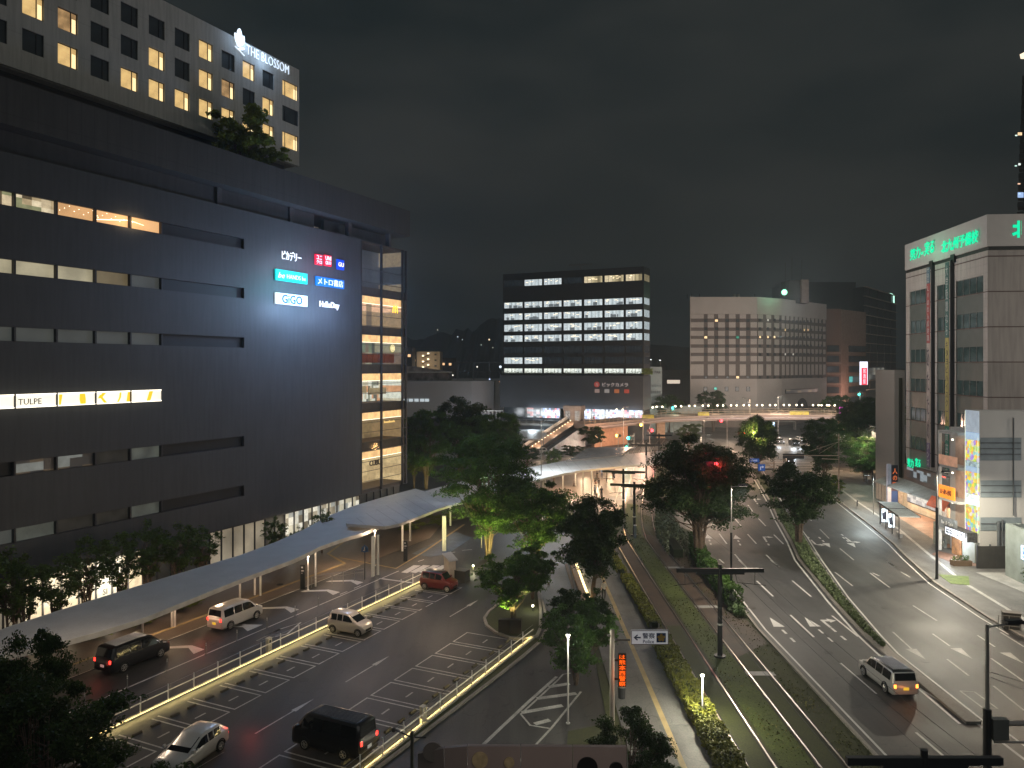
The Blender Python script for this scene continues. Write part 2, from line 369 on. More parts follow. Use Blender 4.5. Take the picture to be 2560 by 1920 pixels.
# warm plaza paving round tram stop and under canopies
mb = MB(); mb.prism([LB(20,-60)[:2], LB(110,-60)[:2], (-8,150), (10,175), (34,175), (25,140), (15,110), (11.5,100), (3.5,104), (-5,108), LB(88,-52)[:2], LB(80,-49)[:2], LB(20,-49)[:2]], -.3, .03)
structure('plaza_paving', mb, pave_warm)
mb = MB(); mb.prism([(6.2,25),(10.6,25),(10.6,60),(10.4,100),(7.6,100),(6.6,75)], -.3, .1)
structure('footpath', mb, pave_grey)
mb = MB(); mb.ribbon([(8.95,25),(8.9,100)], .32, .104); structure('tactile_paving', mb, M('tactile_yellow', (.34,.26,.13), var=.15))
mb = MB(); mb.ribbon([LB(28,-50.9),LB(66,-50.9)], .32, .034); mb.ribbon([LB(66,-50.9), G(820,1385), G(905,1320), G(960,1300)], .32, .036)
mb.ribbon([G(850,1395), G(990,1422), G(1060,1380), G(1160,1312)], .28, .038)
structure('tactile_paving', mb, MC['tactile_yellow'])
# right pavement + tiled forecourt
mb = MB(); mb.prism(KRp+[(75,152),(70,25)], -.3, .12); structure('sidewalk', mb, pave_grey)
mb = MB(); mb.ribbon(KRp, .22, 0, h=.15); structure('kerb', mb, kerbm)
mb = MB()
for i in range(28):
    y = 88+i*.93; mb.box(47.9+(y-88)*.19+2.0, 57.2, y, y+.87, .12, .128)
structure('tiled_forecourt', mb, GROUND('terracotta_tile', (.36,.20,.13), var=.2, scl=1.2, rough=.6))
mb = MB(); mb.ribbon([(41.8,60),(43.5,74),(46.4,86),(49.4,98),(53,118),(60,150)], .35, .124); structure('pavement_line', mb, paint_worn)
mb = MB(); mb.prism([(47.5,62),(60,62),(60,77.5),(46.8,77.5)], .12, .135); structure('driveway_apron', mb, pave_light)
# median
mb = MB(); mb.strip(MLp, MRp, 0, h=.15); structure('median', mb, kerbm)
mb = MB(); mb.strip([(x+.25,y) for x,y in MLp[2:]], [(x-.25,y) for x,y in MRp[2:]], .154); structure('median_soil', mb, lawn_dark)
# left verge kerb
mb = MB(); mb.ribbon([(x-.25,y) for x,y in LEp], .18, 0, h=.14); structure('kerb', mb, kerbm)
# ---- road paint
mb = MB()
mb.ribbon([(x+.35,y) for x,y in LEp[:-1]], .15, .005)
mb.ribbon([(x-.35,y) for x,y in MLp], .18, .005)
mb.ribbon([(x+.35,y) for x,y in MRp], .15, .005)
mb.ribbon([(27.4,20),(27.3,45),(26.5,50)], .18, .005); mb.ribbon([(28.4,20),(28.3,46)], .15, .005)
mb.ribbon([(x-.6,y) for x,y in KRp[1:]], .14, .005)
structure('road_edge_line', mb, paint)
def z8(x,y): return G(1760+x*.3617, 1400+y*.3617)
def z7(x,y): return G(1700+x*.2652, 1000+y*.2652)
mb = MB()
for a in [(240,0,290,48),(460,0,515,48),(365,145,478,252),(610,143,740,253),(597,380,760,533),(885,385,1065,530),(943,713,1190,925),(1465,1192,1715,1406)]:
    mb.ribbon([z8(a[0],a[1]), z8(a[2],a[3])], .16, .006)
for a in [(640,990,685,1050),(510,1110,575,1185),(738,1115,808,1188),(272,1105,322,1178),(370,1260,440,1355),(637,1265,720,1355),(885,1270,975,1358),(515,1455,620,1570),(812,1460,930,1575),(370,1500,415,1540)]:
    mb.ribbon([z7(a[0],a[1]), z7(a[2],a[3])], .16, .006)
structure('lane_dash', mb, paint)
mb = MB()
for a in [(905,85,1028,180),(1148,90,1285,192),(1265,10,1320,45),(1360,82,1425,120),(1305,497,1440,620),(1580,510,1700,595),(1445,315,1610,420),(1680,685,1830,800),(1890,520,2010,600),(1985,680,2212,840),(2000,870,2212,1040),(2050,500,2212,600)]:
    mb.ribbon([z8(a[0],a[1]), z8(a[2],a[3])], .14, .006)
for a in [(1318,1218,1405,1305),(1508,1400,1640,1510),(1950,1522,2028,1570),(1815,1630,1880,1659),(1205,1100,1240,1140),(1265,1430,1330,1495)]:
    mb.ribbon([z7(a[0],a[1]), z7(a[2],a[3])], .14, .006)
mb.ribbon([z8(1770,905), z8(1925,1020), z8(2030,1028), z8(1870,912), z8(1770,905)], .12, .006)
structure('lane_dash', mb, paint_worn)
def arrow(mb, p, ang, turn=0, sc_=1.0, tail=True):
    T = Matrix.Translation((p.x,p.y,.007)) @ Matrix.Rotation(ang, 4, 'Z') @ Matrix.Scale(sc_, 4)
    o = mb.T; mb.T = T
    if turn == 0: mb.add([(-.45,0,0),(.45,0,0),(0,2.3,0)], [(0,1,2)])
    else:
        k = turn; mb.add([(-.12,-.6,0),(.12,-.6,0),(.12,.9,0),(-.12,1.3,0),(k*.5,1.3,0),(k*.5,.9,0)], [(0,1,2,3),(3,2,5,4)])
        mb.add([(k*.5,.6,0),(k*.5,1.6,0),(k*1.15,1.1,0)], [(0,1,2)])
    if tail:
        for a,b in ((-1.6,-.7),(-3.4,-2.5)): mb.add([(-.1,a,0),(.1,a,0),(.1,b,0),(-.1,b,0)], [(0,1,2,3)])
    mb.T = o
mb = MB()
for q, tn in ((z8(520,462),0),(z8(770,460),0),(z8(855,450),1)): arrow(mb, q, 0.0, tn)
for q, tn in ((z7(272,1305),0),(z7(540,1310),0),(z7(800,1310),1),(z7(705,945),1)): arrow(mb, q, -.18, tn)
for q, tn in ((z7(1262,1345),-1),(z7(1372,1350),0),(z7(1605,1350),0),(z7(1590,1320),-1)): arrow(mb, q, math.pi-.15, tn, .95)
structure('lane_arrow', mb, paint)
mb = MB()
for q in (z8(1430,615), z8(1740,610), z8(2080,640)): arrow(mb, q, math.pi, 0, .9, False)
structure('lane_arrow', mb, paint_worn)
# far crosswalks + stop lines + hatching
mb = MB()
for i in range(7):
    y = 153+i*2.6; mb.box(52.5+i*.55, 66+i*.4, y, y+.55, .004, .009)
for i in range(9):
    x = 46+i*1.0; mb.box(x, x+.5, 186, 190.5, .004, .009)
for i in range(10):
    x = 24+i*1.4; mb.box(x, x+.6, 205, 209, .004, .009)
mb.ribbon([(49.5,158),(58.5,160)], .5, .006); mb.ribbon([(38,158),(48,156)], .4, .006)
mb.ribbon([(50,190),(58,172)], .2, .006); mb.ribbon([(54,188),(60,174)], .2, .006)
structure('crosswalk_marking', mb, paint)
# ================================================================== CAR PARK
mb = MB(); mb.prism([LB(22,-39.7)[:2], LB(66.2,-39.7)[:2], LB(66.2,-32)[:2], LB(60,-26)[:2], LB(55.5,-23.9)[:2], LB(22,-23.9)[:2]], -.1, .006)
structure('car_park_surface', mb, asphalt_lot)
mb = MB()
def seg(a, b, wd=.11, z=.012): mb.ribbon([LB(*a), LB(*b)], wd, z)
for k in range(-4, 12):
    s1 = 34.7+2.625*k; s0 = s1-2.2
    seg((s0,-38.9),(s0,-35.45)); seg((s1,-38.9),(s1,-35.45)); seg((s0-.05,-35.4),(s1+.05,-35.4))
    seg((s0+1.1,-36.9),(s0+1.1,-36.2), .12) if False else mb.ribbon([LB(s0+.7,-36.6), LB(s0+1.5,-36.6)], .12, .012)
for k in range(0, 9):
    s1 = 53.07-2.63*k; s0 = s1-2.2
    seg((s0,-29),(s0,-24.7)); seg((s1,-29),(s1,-24.7)); seg((s0-.05,-29.05),(s1+.05,-29.05))
    mb.ribbon([LB(s0+.7,-26.9), LB(s0+1.5,-26.9)], .12, .012)
structure('parking_bay_line', mb, paint_worn)
mb = MB()
def parr(s, n, L=3.2):
    p = LB(s, n); T = Matrix.Translation((p.x,p.y,.013)) @ Matrix.Rotation(RZ, 4, 'Z'); o = mb.T; mb.T = T
    mb.add([(-L,-.06,0),(0,-.05,0),(0,.05,0),(-L,.05,0)], [(0,1,2,3)]); mb.add([(0,-.19,0),(1.9,0,0),(0,.19,0)], [(0,1,2)]); mb.T = o
parr(59,-32.2); parr(44.5,-31.8); parr(36.5,-32)
mb.ribbon([LB(24,-32),LB(31,-32)], .05, .011)
structure('driving_arrow', mb, paint_worn)
# lane with bollards, chevrons, pickup lane
mb = MB()
mb.ribbon([LB(22,-44.1),LB(66,-44.1)], .12, .006); mb.ribbon([LB(22,-48.9),LB(66,-48.9)], .1, .036)
for s in (40.3, 45.6, 50.6, 56.2, 59.8):
    mb.add([LB(s,-48.3,.008),LB(s+.6,-48.3,.008),LB(s+2.0,-44.9,.008),LB(s+1.2,-44.9,.008)], [(0,1,2,3)]) if s == 45.6 else None
    a = LB(s+.2,-48.0,.008); mb.add([LB(s-.2,-48.3,.008),LB(s+.3,-48.2,.008),LB(s+1.5,-46.4,.008),LB(s+1.0,-46.2,.008)], [(0,1,2,3)])
    mb.add([LB(s+1.5,-46.4,.009),LB(s+1.0,-46.2,.009),LB(s+.3,-44.9,.009),LB(s+1.3,-44.9,.009)], [(0,1,2,3)])
dm = [G(642,1602), G(700,1573), G(752,1556), G(718,1585)]
mb.ribbon(dm+[dm[0], dm[1]], .16, .007)
for k in range(5):
    a = G(1003+k*22,1431-k*.6); b = G(1030+k*24,1414); mb.add([a+Vector((0,0,.008)), G(1018+k*22,1433)+Vector((0,0,.008)), G(1052+k*24,1414)+Vector((0,0,.008)), G(1034+k*24,1413)+Vector((0,0,.008))], [(0,1,2,3)]) if k < 4 else None
mb.ribbon([G(948,1446), G(1030,1457)], .3, .008)
for a, b in (((885,1471),(902,1464)),((850,1486),(868,1479)),((1045,1404),(1060,1399)),((1115,1385),(1138,1380)),((1155,1376),(1180,1374))): mb.ribbon([G(*a),G(*b)], .12, .008)
structure('lane_marking', mb, paint)
mb = MB(); mb.prism([G(1030,1385)[:2], G(1075,1362)[:2], G(1140,1330)[:2], G(1180,1345)[:2], G(1120,1385)[:2], G(1075,1393)[:2]], .03, .036)
structure('blue_bay', mb, GROUND('blue_bay_paint', (.10,.14,.19), scl=.6))
# zebra island left of the path
mb = MB()
def z6(x,y): return G(1250+x*.2893, 1440+y*.2893)
for a, b in (((420,960),(600,930)),((320,1060),(660,1015)),((190,1180),(540,1120)),((300,1280),(430,1245))): mb.ribbon([z6(*a),z6(*b)], .38, .008)
mb.ribbon([z6(610,840),z6(545,850),z6(500,900),z6(180,1195),z6(260,1290),z6(440,1320)], .13, .009)
mb.ribbon([z6(490,870),z6(250,1085),z6(0,1320),z6(-250,1560)], .22, .008)
mb.ribbon([z6(700,1000),z6(440,1320),z6(300,1470),z6(150,1620)], .14, .008)
structure('zebra_marking', mb, paint_worn)
# kerbs of the access road
mb = MB()
mb.ribbon([G(1347,1470),G(1362,1530),G(1366,1575),G(1350,1605),G(1310,1640),G(1250,1688),G(1180,1742),G(1100,1803),G(1000,1880),G(940,1925)], .18, 0, h=.13)
mb.ribbon([G(1423,1400),G(1432,1440),G(1443,1500),G(1452,1530)], .18, 0, h=.13)
structure('kerb', mb, kerbm)
isl = [G(1211,1548),G(1222,1532),G(1262,1500),G(1300,1470),G(1330,1460),G(1345,1475),G(1352,1530),G(1350,1575),G(1342,1592),G(1318,1600),G(1275,1597),G(1238,1583),G(1217,1566)]
mb = MB(); mb.prism([p[:2] for p in isl], 0, .1); structure('planting_bed', mb, lawn_dark)
mb = MB(); mb.ribbon(isl+[isl[0]], .22, 0, h=.16); structure('kerb', mb, kerbm)
mb = MB(); mb.prism([LB(26,-23.8)[:2],LB(54,-23.8)[:2],G(1350,1600)[:2],G(1255,1682)[:2],G(1105,1797)[:2],G(960,1908)[:2]], 0, .06); structure('planting_bed', mb, lawn_dark)
mb = MB(); mb.prism([G(1580,1640)[:2],(6.1,60),(5.6,45),(3.2,44),(2.0,32),(6.1,28)], 0, .05); structure('planting_bed', mb, lawn_dark)
# station forecourt light paving far left
mb = MB(); mb.prism([(-40,165),(2,165),(14,200),(16,212),(-40,240)], 0, .02); structure('station_forecourt', mb, pave_light)

# ---- wheel stops
b = MB(); b.box(-.3,.3,-.08,.08,0,.05); b.add([(-.3,-.08,.05),(.3,-.08,.05),(.3,.08,.05),(-.3,.08,.05),(-.27,-.05,.12),(.27,-.05,.12),(.27,.05,.12),(-.27,.05,.12)], [(4,5,6,7),(0,1,5,4),(1,2,6,5),(2,3,7,6),(3,0,4,7)])
ws = b.build('wheel_stop', M('stop_rubber', (.07,.065,.05), .8), reorigin=False)
tag(ws, 'low dark wheel stop at the head of a parking bay', 'wheel stop', 'wheel stops in the car park'); ws_used = False
for (sA, per, nn, ks) in ((34.7, 2.625, -38.0, range(-4,12)), (53.07, -2.63, -25.35, range(0,9))):
    for k in ks:
        for d in (-1.72, -.48):
            o = ws if not ws_used else ws.copy()
            if ws_used: C.objects.link(o)
            ws_used = True; o['label'] = 'wheel stop, %s of the pair, %s %s' % ('nearer' if d == -1.72 else 'farther', ordn(11-k if sA < 40 else k), 'bay from the red car' if sA < 40 else 'lower-row bay from the island'); o.location = LB(sA+per*k+d, nn, .012); o.rotation_euler = (0,0,RZ)
# ---- railings with LED strip
def railing(s0, s1, n, side, label, lit=True):
    r = root('railing', LB(s0, n), RZ, label, 'railing')
    L = s1-s0
    b = MB(); b.box(0, L, -.12, .12, 0, .16); b.build('kerb_base', concrete, r)
    k = 0; x = .1
    while x < L:
        b = MB(); b.box(x-.03, x+.03, -.03, .03, .16, 1.15); b.build('post', white_steel, r); x += 2.0
    b = MB(); b.tube([(0,0,.75),(L,0,.75)], .035, 6); b.build('handrail', M('lit_handrail', (.8,.78,.7), .4), r)
    b = MB(); b.tube([(0,0,1.1),(L,0,1.1)], .012, 5); b.build('top_wire', steel, r)
    b = MB(); b.box(0, L, side*.125, side*.15, .13, .16); b.build('led_strip', EM('led_strip', (1,.78,.33), 2.2, samp=False), r)
    nseg = 6
    for i in range(nseg):
        light('strip_light', 'AREA', (L*(i+.5)/nseg, side*.18, .30), 48*L/nseg*.36, (1,.76,.30), r, size=L/nseg, sizey=.05, rot=(R(-18*side*-1),0,0))
    for i in range(nseg):
        light('strip_light', 'AREA', (L*(i+.5)/nseg, -side*.0, .68), 5*L/nseg*.3, (1,.82,.5), r, size=L/nseg, sizey=.04, rot=(R(180),0,0))
    return r
railing(28, 66, -39.9, -1, 'long white railing with yellow light strip between the drive lane and the car park')
railing(26, 54, -23.8, 1, 'white railing with yellow light strip along the right edge of the car park')
def cabinet(px, py, label):
    p = G(px,py); r = root('meter_box', p, RZ, label, 'meter box')
    b = MB(); b.box(-.18,.18,-.14,.14,.0,.95); b.box(-.2,.2,-.16,.16,.95,1.0); b.build('housing', M('cream_steel', (.6,.57,.45), .5), r)
    b = MB(); b.box(-.1,.1,-.15,-.141,.6,.85); b.build('panel', dark_steel, r)
cabinet(672,1628,'small cream meter box on the left railing'); cabinet(1058,1807,'small cream meter box on the right railing')
# ---- flexible bollards
b0 = root('bollard', (0,0,0), 0, 'thin grey post with white bands beside the pickup lane', 'bollard', 'thin posts along the pickup lane')
b = MB(); b.cyl(0,0,0,.04,.12); b.cyl(0,0,.04,.85,.035); b.build('post', steel, b0)
b = MB(); b.cyl(0,0,.6,.66,.038); b.cyl(0,0,.72,.78,.038); b.build('reflector', white_steel, b0)
b_used = False
for bi_, s in enumerate((31.5, 34.5, 37.6, 41.0, 44.0, 47.2, 50.5, 53.5)):
    if not b_used: b0.location = LB(s,-44.1); b_used = True
    else: copy_tree(b0, LB(s,-44.1), label='thin grey post with white bands, %s along the pickup lane' % ordn(bi_))

# ================================================================== TRAM TRACKS
def offset(pts, d):
    out = []
    for i, p in enumerate(pts):
        a = Vector(pts[max(i-1,0)]); c = Vector(pts[min(i+1,len(pts)-1)]); t = (c-a).normalized(); out.append((p[0]+t.y*d, p[1]-t.x*d))
    return out
def smooth(pts, k=4):
    out = []
    for i in range(len(pts)-1):
        p0 = Vector(pts[max(i-1,0)]); p1 = Vector(pts[i]); p2 = Vector(pts[i+1]); p3 = Vector(pts[min(i+2,len(pts)-1)])
        for j in range(k):
            t = j/k; out.append(tuple(.5*((2*p1)+(p2-p0)*t+(2*p0-5*p1+4*p2-p3)*t*t+(3*p1-p0-3*p2+p3)*t**3)))
    out.append(pts[-1]); return out
railm = M('rail_steel', (.35,.31,.27), .28, .85)
for T_, lb in ((TC,'pair of steel tram rails on the side of the footpath'),(TC2,'pair of steel tram rails on the side of the main road')):
    r = root('tram_track', (0,0,0), 0, lb, 'tram track')
    for d in (-.72,.72):
        mb = MB(); mb.ribbon(offset(smooth(T_), d), .09, .02, h=.05); mb.build('rail', railm, r)
    mb = MB()
    for d in (-.72,.72):
        mb.ribbon(offset(smooth(T_), d-.12), .09, .016); mb.ribbon(offset(smooth(T_), d+.12), .09, .016)
    mb.build('flangeway', black, r)
mb = MB()
for y in (66.5, 79.5, 52): mb.quad((15.95,y,.018),(17.9,y,.018),(17.9,y+.7,.018),(15.95,y+.7,.018))
mb.quad((12.2,92,.02),(14.2,92,.02),(14.2,92.9,.02),(12.2,92.9,.02))
mb.quad((15,119.5,.04),(31,122,.04),(31.5,124.5,.04),(15.6,122,.04))
structure('track_crossing_slab', mb, pave_light)
# ================================================================== LEFT MALL
S0 = 24.0; NW = -60.0
mall = root('shopping_mall', LB(S0,NW), RZ, 'long dark grey shopping centre with strip windows, filling the left of the street', 'shopping centre')
wallm = CLAD('mall_cladding', (.056,.061,.069), 2.4, 1.295, mort=1.12)
def fx(px): return FZ(px, 900, NW, S0)[0]
XE = fx(902); XG = fx(1017); xb = fx(611)
bands = [(34.37-5.18*i-1.17, 34.37-5.18*i) for i in range(6)]
mb = MB(); wall_grid(mb, 0, XE, 4.4, 37.3, {(0, xb): [b for i, b in enumerate(bands) if i != 3]+[(17.55,18.8)] if False else [b for b in bands]}, t=.4)
mb.box(0, XE, .9, 40, 0, 4.39); mb.box(0, XG-.5, 7, 40, 4.4, 38.6)
mb.box(0, XE, .4, .9, 37.0, 37.3); mb.box(0, fx(800), .9, 1.3, 37.0, 39.19); mb.box(fx(845), XG-2, 2.2, 2.6, 37.3, 39.19)
mb.build('wall', wallm, mall)
# rooftop fascia floating above an open terrace
rs = FZ(1031, 528, -59.2, S0)[0]
mb = MB(); mb.prism([(-2,-.8),(rs-.6,-.8),(rs,-.2),(rs,38),(-2,38)], 39.2, 42.7); mb.build('roof_fascia', CLAD('fascia_cladding', (.055,.056,.058), 1.2, 5), mall)
for x in (fx(560), fx(740), fx(885), XE+7.5): mb = MB(); mb.box(x-.3, x+.3, .6, 1.2, 37.3, 39.2); mb.build('terrace_column', M('column_dark', (.07,.07,.075)), mall)
mb = MB(); mb.box(fx(800), fx(845), 3, 3.1, 38.2, 38.26); mb.box(fx(800), fx(845), 3.6, 3.7, 38.3, 38.36); mb.build('terrace_lamp', EM('terrace_lamp', (1,.8,.6), .12, samp=False), mall)
# strip windows
pb = [0, fx(37.5), fx(142.5), fx(239.5), fx(327), fx(405), xb]
shop_a = ROOM('interior_restaurant', [(.55,.42,.24),(.12,.09,.05),(.75,.6,.38),(.3,.3,.16),(.9,.75,.5)], .75, (1.3,1,2.2))
cream = M('interior_cream', (.3,.28,.22), emit=(.62,.55,.36), es=.60, samp=False, evar=.35, scl=.5)
orange = M('interior_orange', (.3,.2,.1), emit=(1.0,.55,.24), es=.85, samp=True, evar=.35, scl=.25)
greyi = M('interior_grey', (.1,.1,.1), emit=(.05,.055,.05), es=.9, samp=False, evar=.3, scl=.3)
greygreen = M('interior_dim', (.1,.1,.1), emit=(.075,.085,.07), es=.8, samp=False, evar=.6, scl=.6)
brt = M('lightbox_white', (.7,.68,.6), emit=(.95,.88,.74), es=.95, samp=True, evar=.12, scl=.6)
edge = EM('lightbox_edge', (1,.92,.74), 2.2)
dk = M('band_dark_glass', (.012,.014,.018), .55, var=.2)
cfg = [[shop_a,shop_a,orange,orange,orange,dk],[cream,cream,cream,M('interior_brown',(.1,.08,.06),emit=(.14,.11,.06),es=1,samp=False,evar=.4,scl=.4),greyi,dk],
       [greyi]*5+[dk],[brt]*5+[None],[dk,ROOM('interior_night',[(.01,.01,.01),(.05,.035,.02),(.015,.012,.01),(.12,.13,.12)],1,(.9,1,1.5)),MC['interior_night'],M('interior_dark2',(.02,.02,.02),emit=(.02,.018,.014),es=1,samp=False,evar=.6,scl=1),greygreen,dk],
       [greyi,greygreen,MC['interior_dark2'],MC['interior_dark2'],greygreen,dk]]
for bi, (z0, z1) in enumerate(bands):
    for k in range(6):
        xa, xc = pb[k], pb[k+1]; m = cfg[bi][k]
        if m is None:
            mb = MB(); mb.box(xa, xc, .001, .39, z0, z1); mb.build('wall_panel', wallm, mall); continue
        d = .34 if bi != 3 else .06
        f = MB(); f.box(xa, xa+.07, -.02, d, z0, z1); f.box(xc-.07, xc, -.02, d, z0, z1); f.box(xa+.07, xc-.07, 0, d, z0, z0+.05); f.box(xa+.07, xc-.07, 0, d, z1-.05, z1)
        fo = f.build('window', dark_steel, mall)
        p = MB(); p.quad((xa+.07,d-.02,z0+.05),(xc-.07,d-.02,z0+.05),(xc-.07,d-.02,z1-.05),(xa+.07,d-.02,z1-.05)); p.build('pane', m, fo)
        if bi == 3:
            e = MB(); e.box(xa+.07, xc-.07, -.03, .03, z0+.05, z0+.13); e.box(xa+.07, xc-.07, -.03, .03, z1-.13, z1-.05); e.build('light_edge', edge, fo)
        if m is orange and k in (3,4):
            e = MB(); e.add([(xa+.1,d-.03,z0+.25),(xc-.1,d-.03,z0+.72),(xc-.1,d-.03,z0+.80),(xa+.1,d-.03,z0+.33)] if k == 3 else [(xa+.1,d-.03,z0+.75),(xa+1.6,d-.03,z0+.55),(xa+1.6,d-.03,z0+.6),(xa+.1,d-.03,z0+.82)], [(0,1,2,3)]); e.build('cove_light', EM('cove_light',(1,.8,.5),2.5,samp=False), fo)
        if bi == 0 and k in (2,3):
            e = MB()
            for q in range(9): e.box(xa+.4+q*.42, xa+.46+q*.42, d-.05, d-.03, z0+.5+(q*7%5)*.12, z0+.53+(q*7%5)*.12)
            e.build('downlight', EM('downlight_white',(1,.9,.7),4,samp=False), fo)
# light box lettering and yellow shapes
yel = M('lightbox_yellow', (.7,.4,.02), emit=(.95,.5,.02), es=.95, samp=False)
o = shift(text_mb('TULPE', height=.46, ext=.01), 0,0,0); o.v = [v+Vector((pb[1]+.25, .0, 17.95)) for v in o.v]; o.build('lettering', M('sign_black', (.03,.03,.03)), mall)
o = text_mb('Z', height=.46, ext=.01); o.v = [v+Vector((.6+.0, .0, 17.95)) for v in o.v]; o.build('lettering', MC['sign_black'], mall)
mb = MB()
def yq(px0, px1, px2, px3, za, zb_): mb.add([(fx(px0),.02,za),(fx(px1),.02,za),(fx(px2),.02,zb_),(fx(px3),.02,zb_)], [(0,1,2,3)])
yq(148,152,157,148,17.72,18.66); yq(202,215,215,199,17.72,18.2); yq(199,215,213,200,18.2,18.66)
yq(262,270,257,250,17.72,18.3); yq(250,257,266,256,18.3,18.66); yq(245,252,256,250,18.2,18.5); yq(292,296,303,298,17.72,18.2); yq(298,303,304,300,18.2,18.66); yq(316,325,325,320,17.72,18.66); yq(366,376,383,374,17.72,18.66)
mb.build('yellow_pattern', yel, mall)
light('lightbox_glow', 'AREA', ((pb[0]+pb[5])/2-.2, -.9, 18.2), 26, (1,.9,.62), mall, size=pb[5], sizey=.9, rot=(R(90),0,0))
light('cove_glow', 'AREA', (pb[4], -.5, 33.8), 9, (1,.68,.35), mall, size=2.5, sizey=.8, rot=(R(90),0,0))
# shop fronts on the ground floor
lit1 = ROOM('shopfront_white', [(.95,.80,.52),(.85,.66,.40),(1,.88,.64)], 1.1, (.35,1,.2), samp=True)
lit2 = M('shopfront_dim', (.3,.27,.2), emit=(.42,.36,.26), es=.55, samp=False, evar=.5, scl=.35)
lit3 = ROOM('shopfront_goods', [(.6,.55,.4),(.18,.15,.1),(.75,.72,.6),(.3,.32,.3),(.9,.85,.7)], .75, (1.2,1,1.1))
x = 0
i = 0
while x < XG-1.6:
    w_ = 1.55; px = None
    s = x+S0
    # which lighting: by position along the front
    fpx = [(fx(60),lit2),(fx(360),lit1),(fx(520),MC['interior_dark2']),(fx(655),lit2),(fx(700),MC['interior_dark2']),(fx(905),lit3),(XG,MC['interior_dark2'])]
    m = next(mm for xx, mm in fpx if x < xx)
    f = MB(); f.box(x, x+.09, .3, .5, 0, 4.38); f.box(x+.09, x+w_, .3, .5, 4.2, 4.38); f.box(x+.09, x+w_, .3, .5, 0, .12)
    fo = f.build('shop_window', dark_steel, mall)
    p = MB(); p.quad((x+.09,.48,.12),(x+w_,.48,.12),(x+w_,.48,4.2),(x+.09,.48,4.2)); p.build('pane', m, fo)
    x += w_; i += 1
for (pxx, en) in ((280,240),(160,180),(720,60),(820,60)):
    light('shop_light', 'AREA', (fx(pxx), -.2, 2.6), en, (1,.86,.62), mall, size=4, sizey=2.6, rot=(R(90),0,0))
o = text_mb('UQ', height=1.1, ext=.02); o.v = [v+Vector((fx(775), .25, 1.9)) for v in o.v]; o.build('lettering', MC['sign_black'], mall)
o = text_mb('Dr.\nSTRETCH' if False else 'SI', height=.5, ext=.02); o.v = [v+Vector((fx(262), .25, 1.2)) for v in o.v]; o.build('lettering', MC['sign_black'], mall)
# glass corner: lit floors behind a curtain wall
ZT = [37.3-.1, 30.16, 25.06, 19.97, 14.88, 9.79]
ceil_m = M('lit_timber_ceiling', (.4,.25,.1), emit=(1,.62,.27), es=1.25, samp=False, evar=.35, scl=1.6)
rm = [ROOM('corner_dark', [(.012,.014,.018),(.02,.022,.026),(.014,.016,.02),(.015,.017,.02),(.09,.07,.045)], 2.2, (.6,.5,.4)),
      ROOM('corner_burger_room', [(.25,.17,.09),(.08,.06,.045),(.55,.33,.2),(.2,.14,.08)], 1.4, (.8,.6,.28)),
      ROOM('corner_cafe', [(.09,.12,.08),(.03,.035,.03),(.16,.15,.1),(.10,.07,.05)], 1.5, (1.4,.6,.35)),
      ROOM('corner_shop', [(.55,.5,.35),(.2,.22,.16),(.62,.32,.16),(.7,.72,.6),(.1,.1,.08)], .95, (2.4,.6,1.1)),
      ROOM('corner_lounge', [(.2,.13,.06),(.12,.08,.04),(.16,.11,.05)], 1.2, (.6,.6,.7)),
      ROOM('corner_last', [(.65,.48,.24),(.5,.36,.18)], .9, (.5,.6,.7))]
X1 = XE+.05; X2 = XG
mbs = MB(); mbs.box(X1, X2-.1, .35, 6.9, 37.0, 37.3)
for i, z in enumerate(ZT):
    zl = ZT[i+1] if i < 5 else 4.7
    lo = zl+1.15 if i < 5 else 4.8
    p = MB(); p.quad((X1,4,lo),(X2-.4,4,lo),(X2-.4,4,z-.05),(X1,4,z-.05)); p.quad((X2-.4,4,lo),(X2-.4,.4,lo),(X2-.4,.4,z-.05),(X2-.4,4,z-.05)); p.quad((X1,.4,lo),(X1,4,lo),(X1,4,z-.05),(X1,.4,z-.05))
    p.build('interior_room', rm[i], mall)
    if i:
        c = MB(); c.quad((X1+.05,.34,z-.95),(X2-.5,.34,z-.95),(X2-.5,.34,z-.02),(X1+.05,.34,z-.02)); c.build('soffit_glow_band', ceil_m, mall)  # upright band glows to stand in for the lit ceiling
        g = MB(); g.box(X1+.1, X2-.6, .30, .33, z-1.02, z-.96); g.build('cove_light', EM('corner_cove', (1,.9,.7), 2.4 if i in (1,2,3) else 1.4, samp=False), mall)
        light('room_light', 'AREA', ((X1+X2)/2, 1.6, z-1.1), 34, (1,.75,.42), mall, size=8, sizey=2, rot=(0,0,0))
    mbs.box(X1, X2-.1, .32, 6.9, (zl if i < 5 else 4.4), lo-.01)
mbs.build('floor_slab', M('slab_brown', (.10,.075,.06), .7), mall)
fr = MB()
for pxx in (904, 955.5, 1008, 1016.5): fr.box(fx(pxx)-.09, fx(pxx)+.09, -.02, .3, 4.4, 37.2)
fr.build('mullion', dark_steel, mall)
fr = MB()
zz = 36.0
for z in [33.6, 31.9]+[a-b_ for a in ZT[1:] for b_ in (0,1.35,2.6,3.9)]: fr.box(X1, X2, .0, .07, z-.03, z+.03)
fr.build('transom', dark_steel, mall)
mb = MB(); mb.quad((X1,.12,4.4),(X2,.12,4.4),(X2,.12,37.2),(X1,.12,37.2))
gl = bpy.data.materials.new('corner_glass'); gl.use_nodes = True
gb = gl.node_tree.nodes['Principled BSDF']; t_ = gl.node_tree
tr = t_.nodes.new('ShaderNodeBsdfTransparent'); mxs = t_.nodes.new('ShaderNodeMixShader'); mxs.inputs[0].default_value = .12
gb.inputs['Base Color'].default_value = (.05,.06,.06,1); gb.inputs['Roughness'].default_value = .05
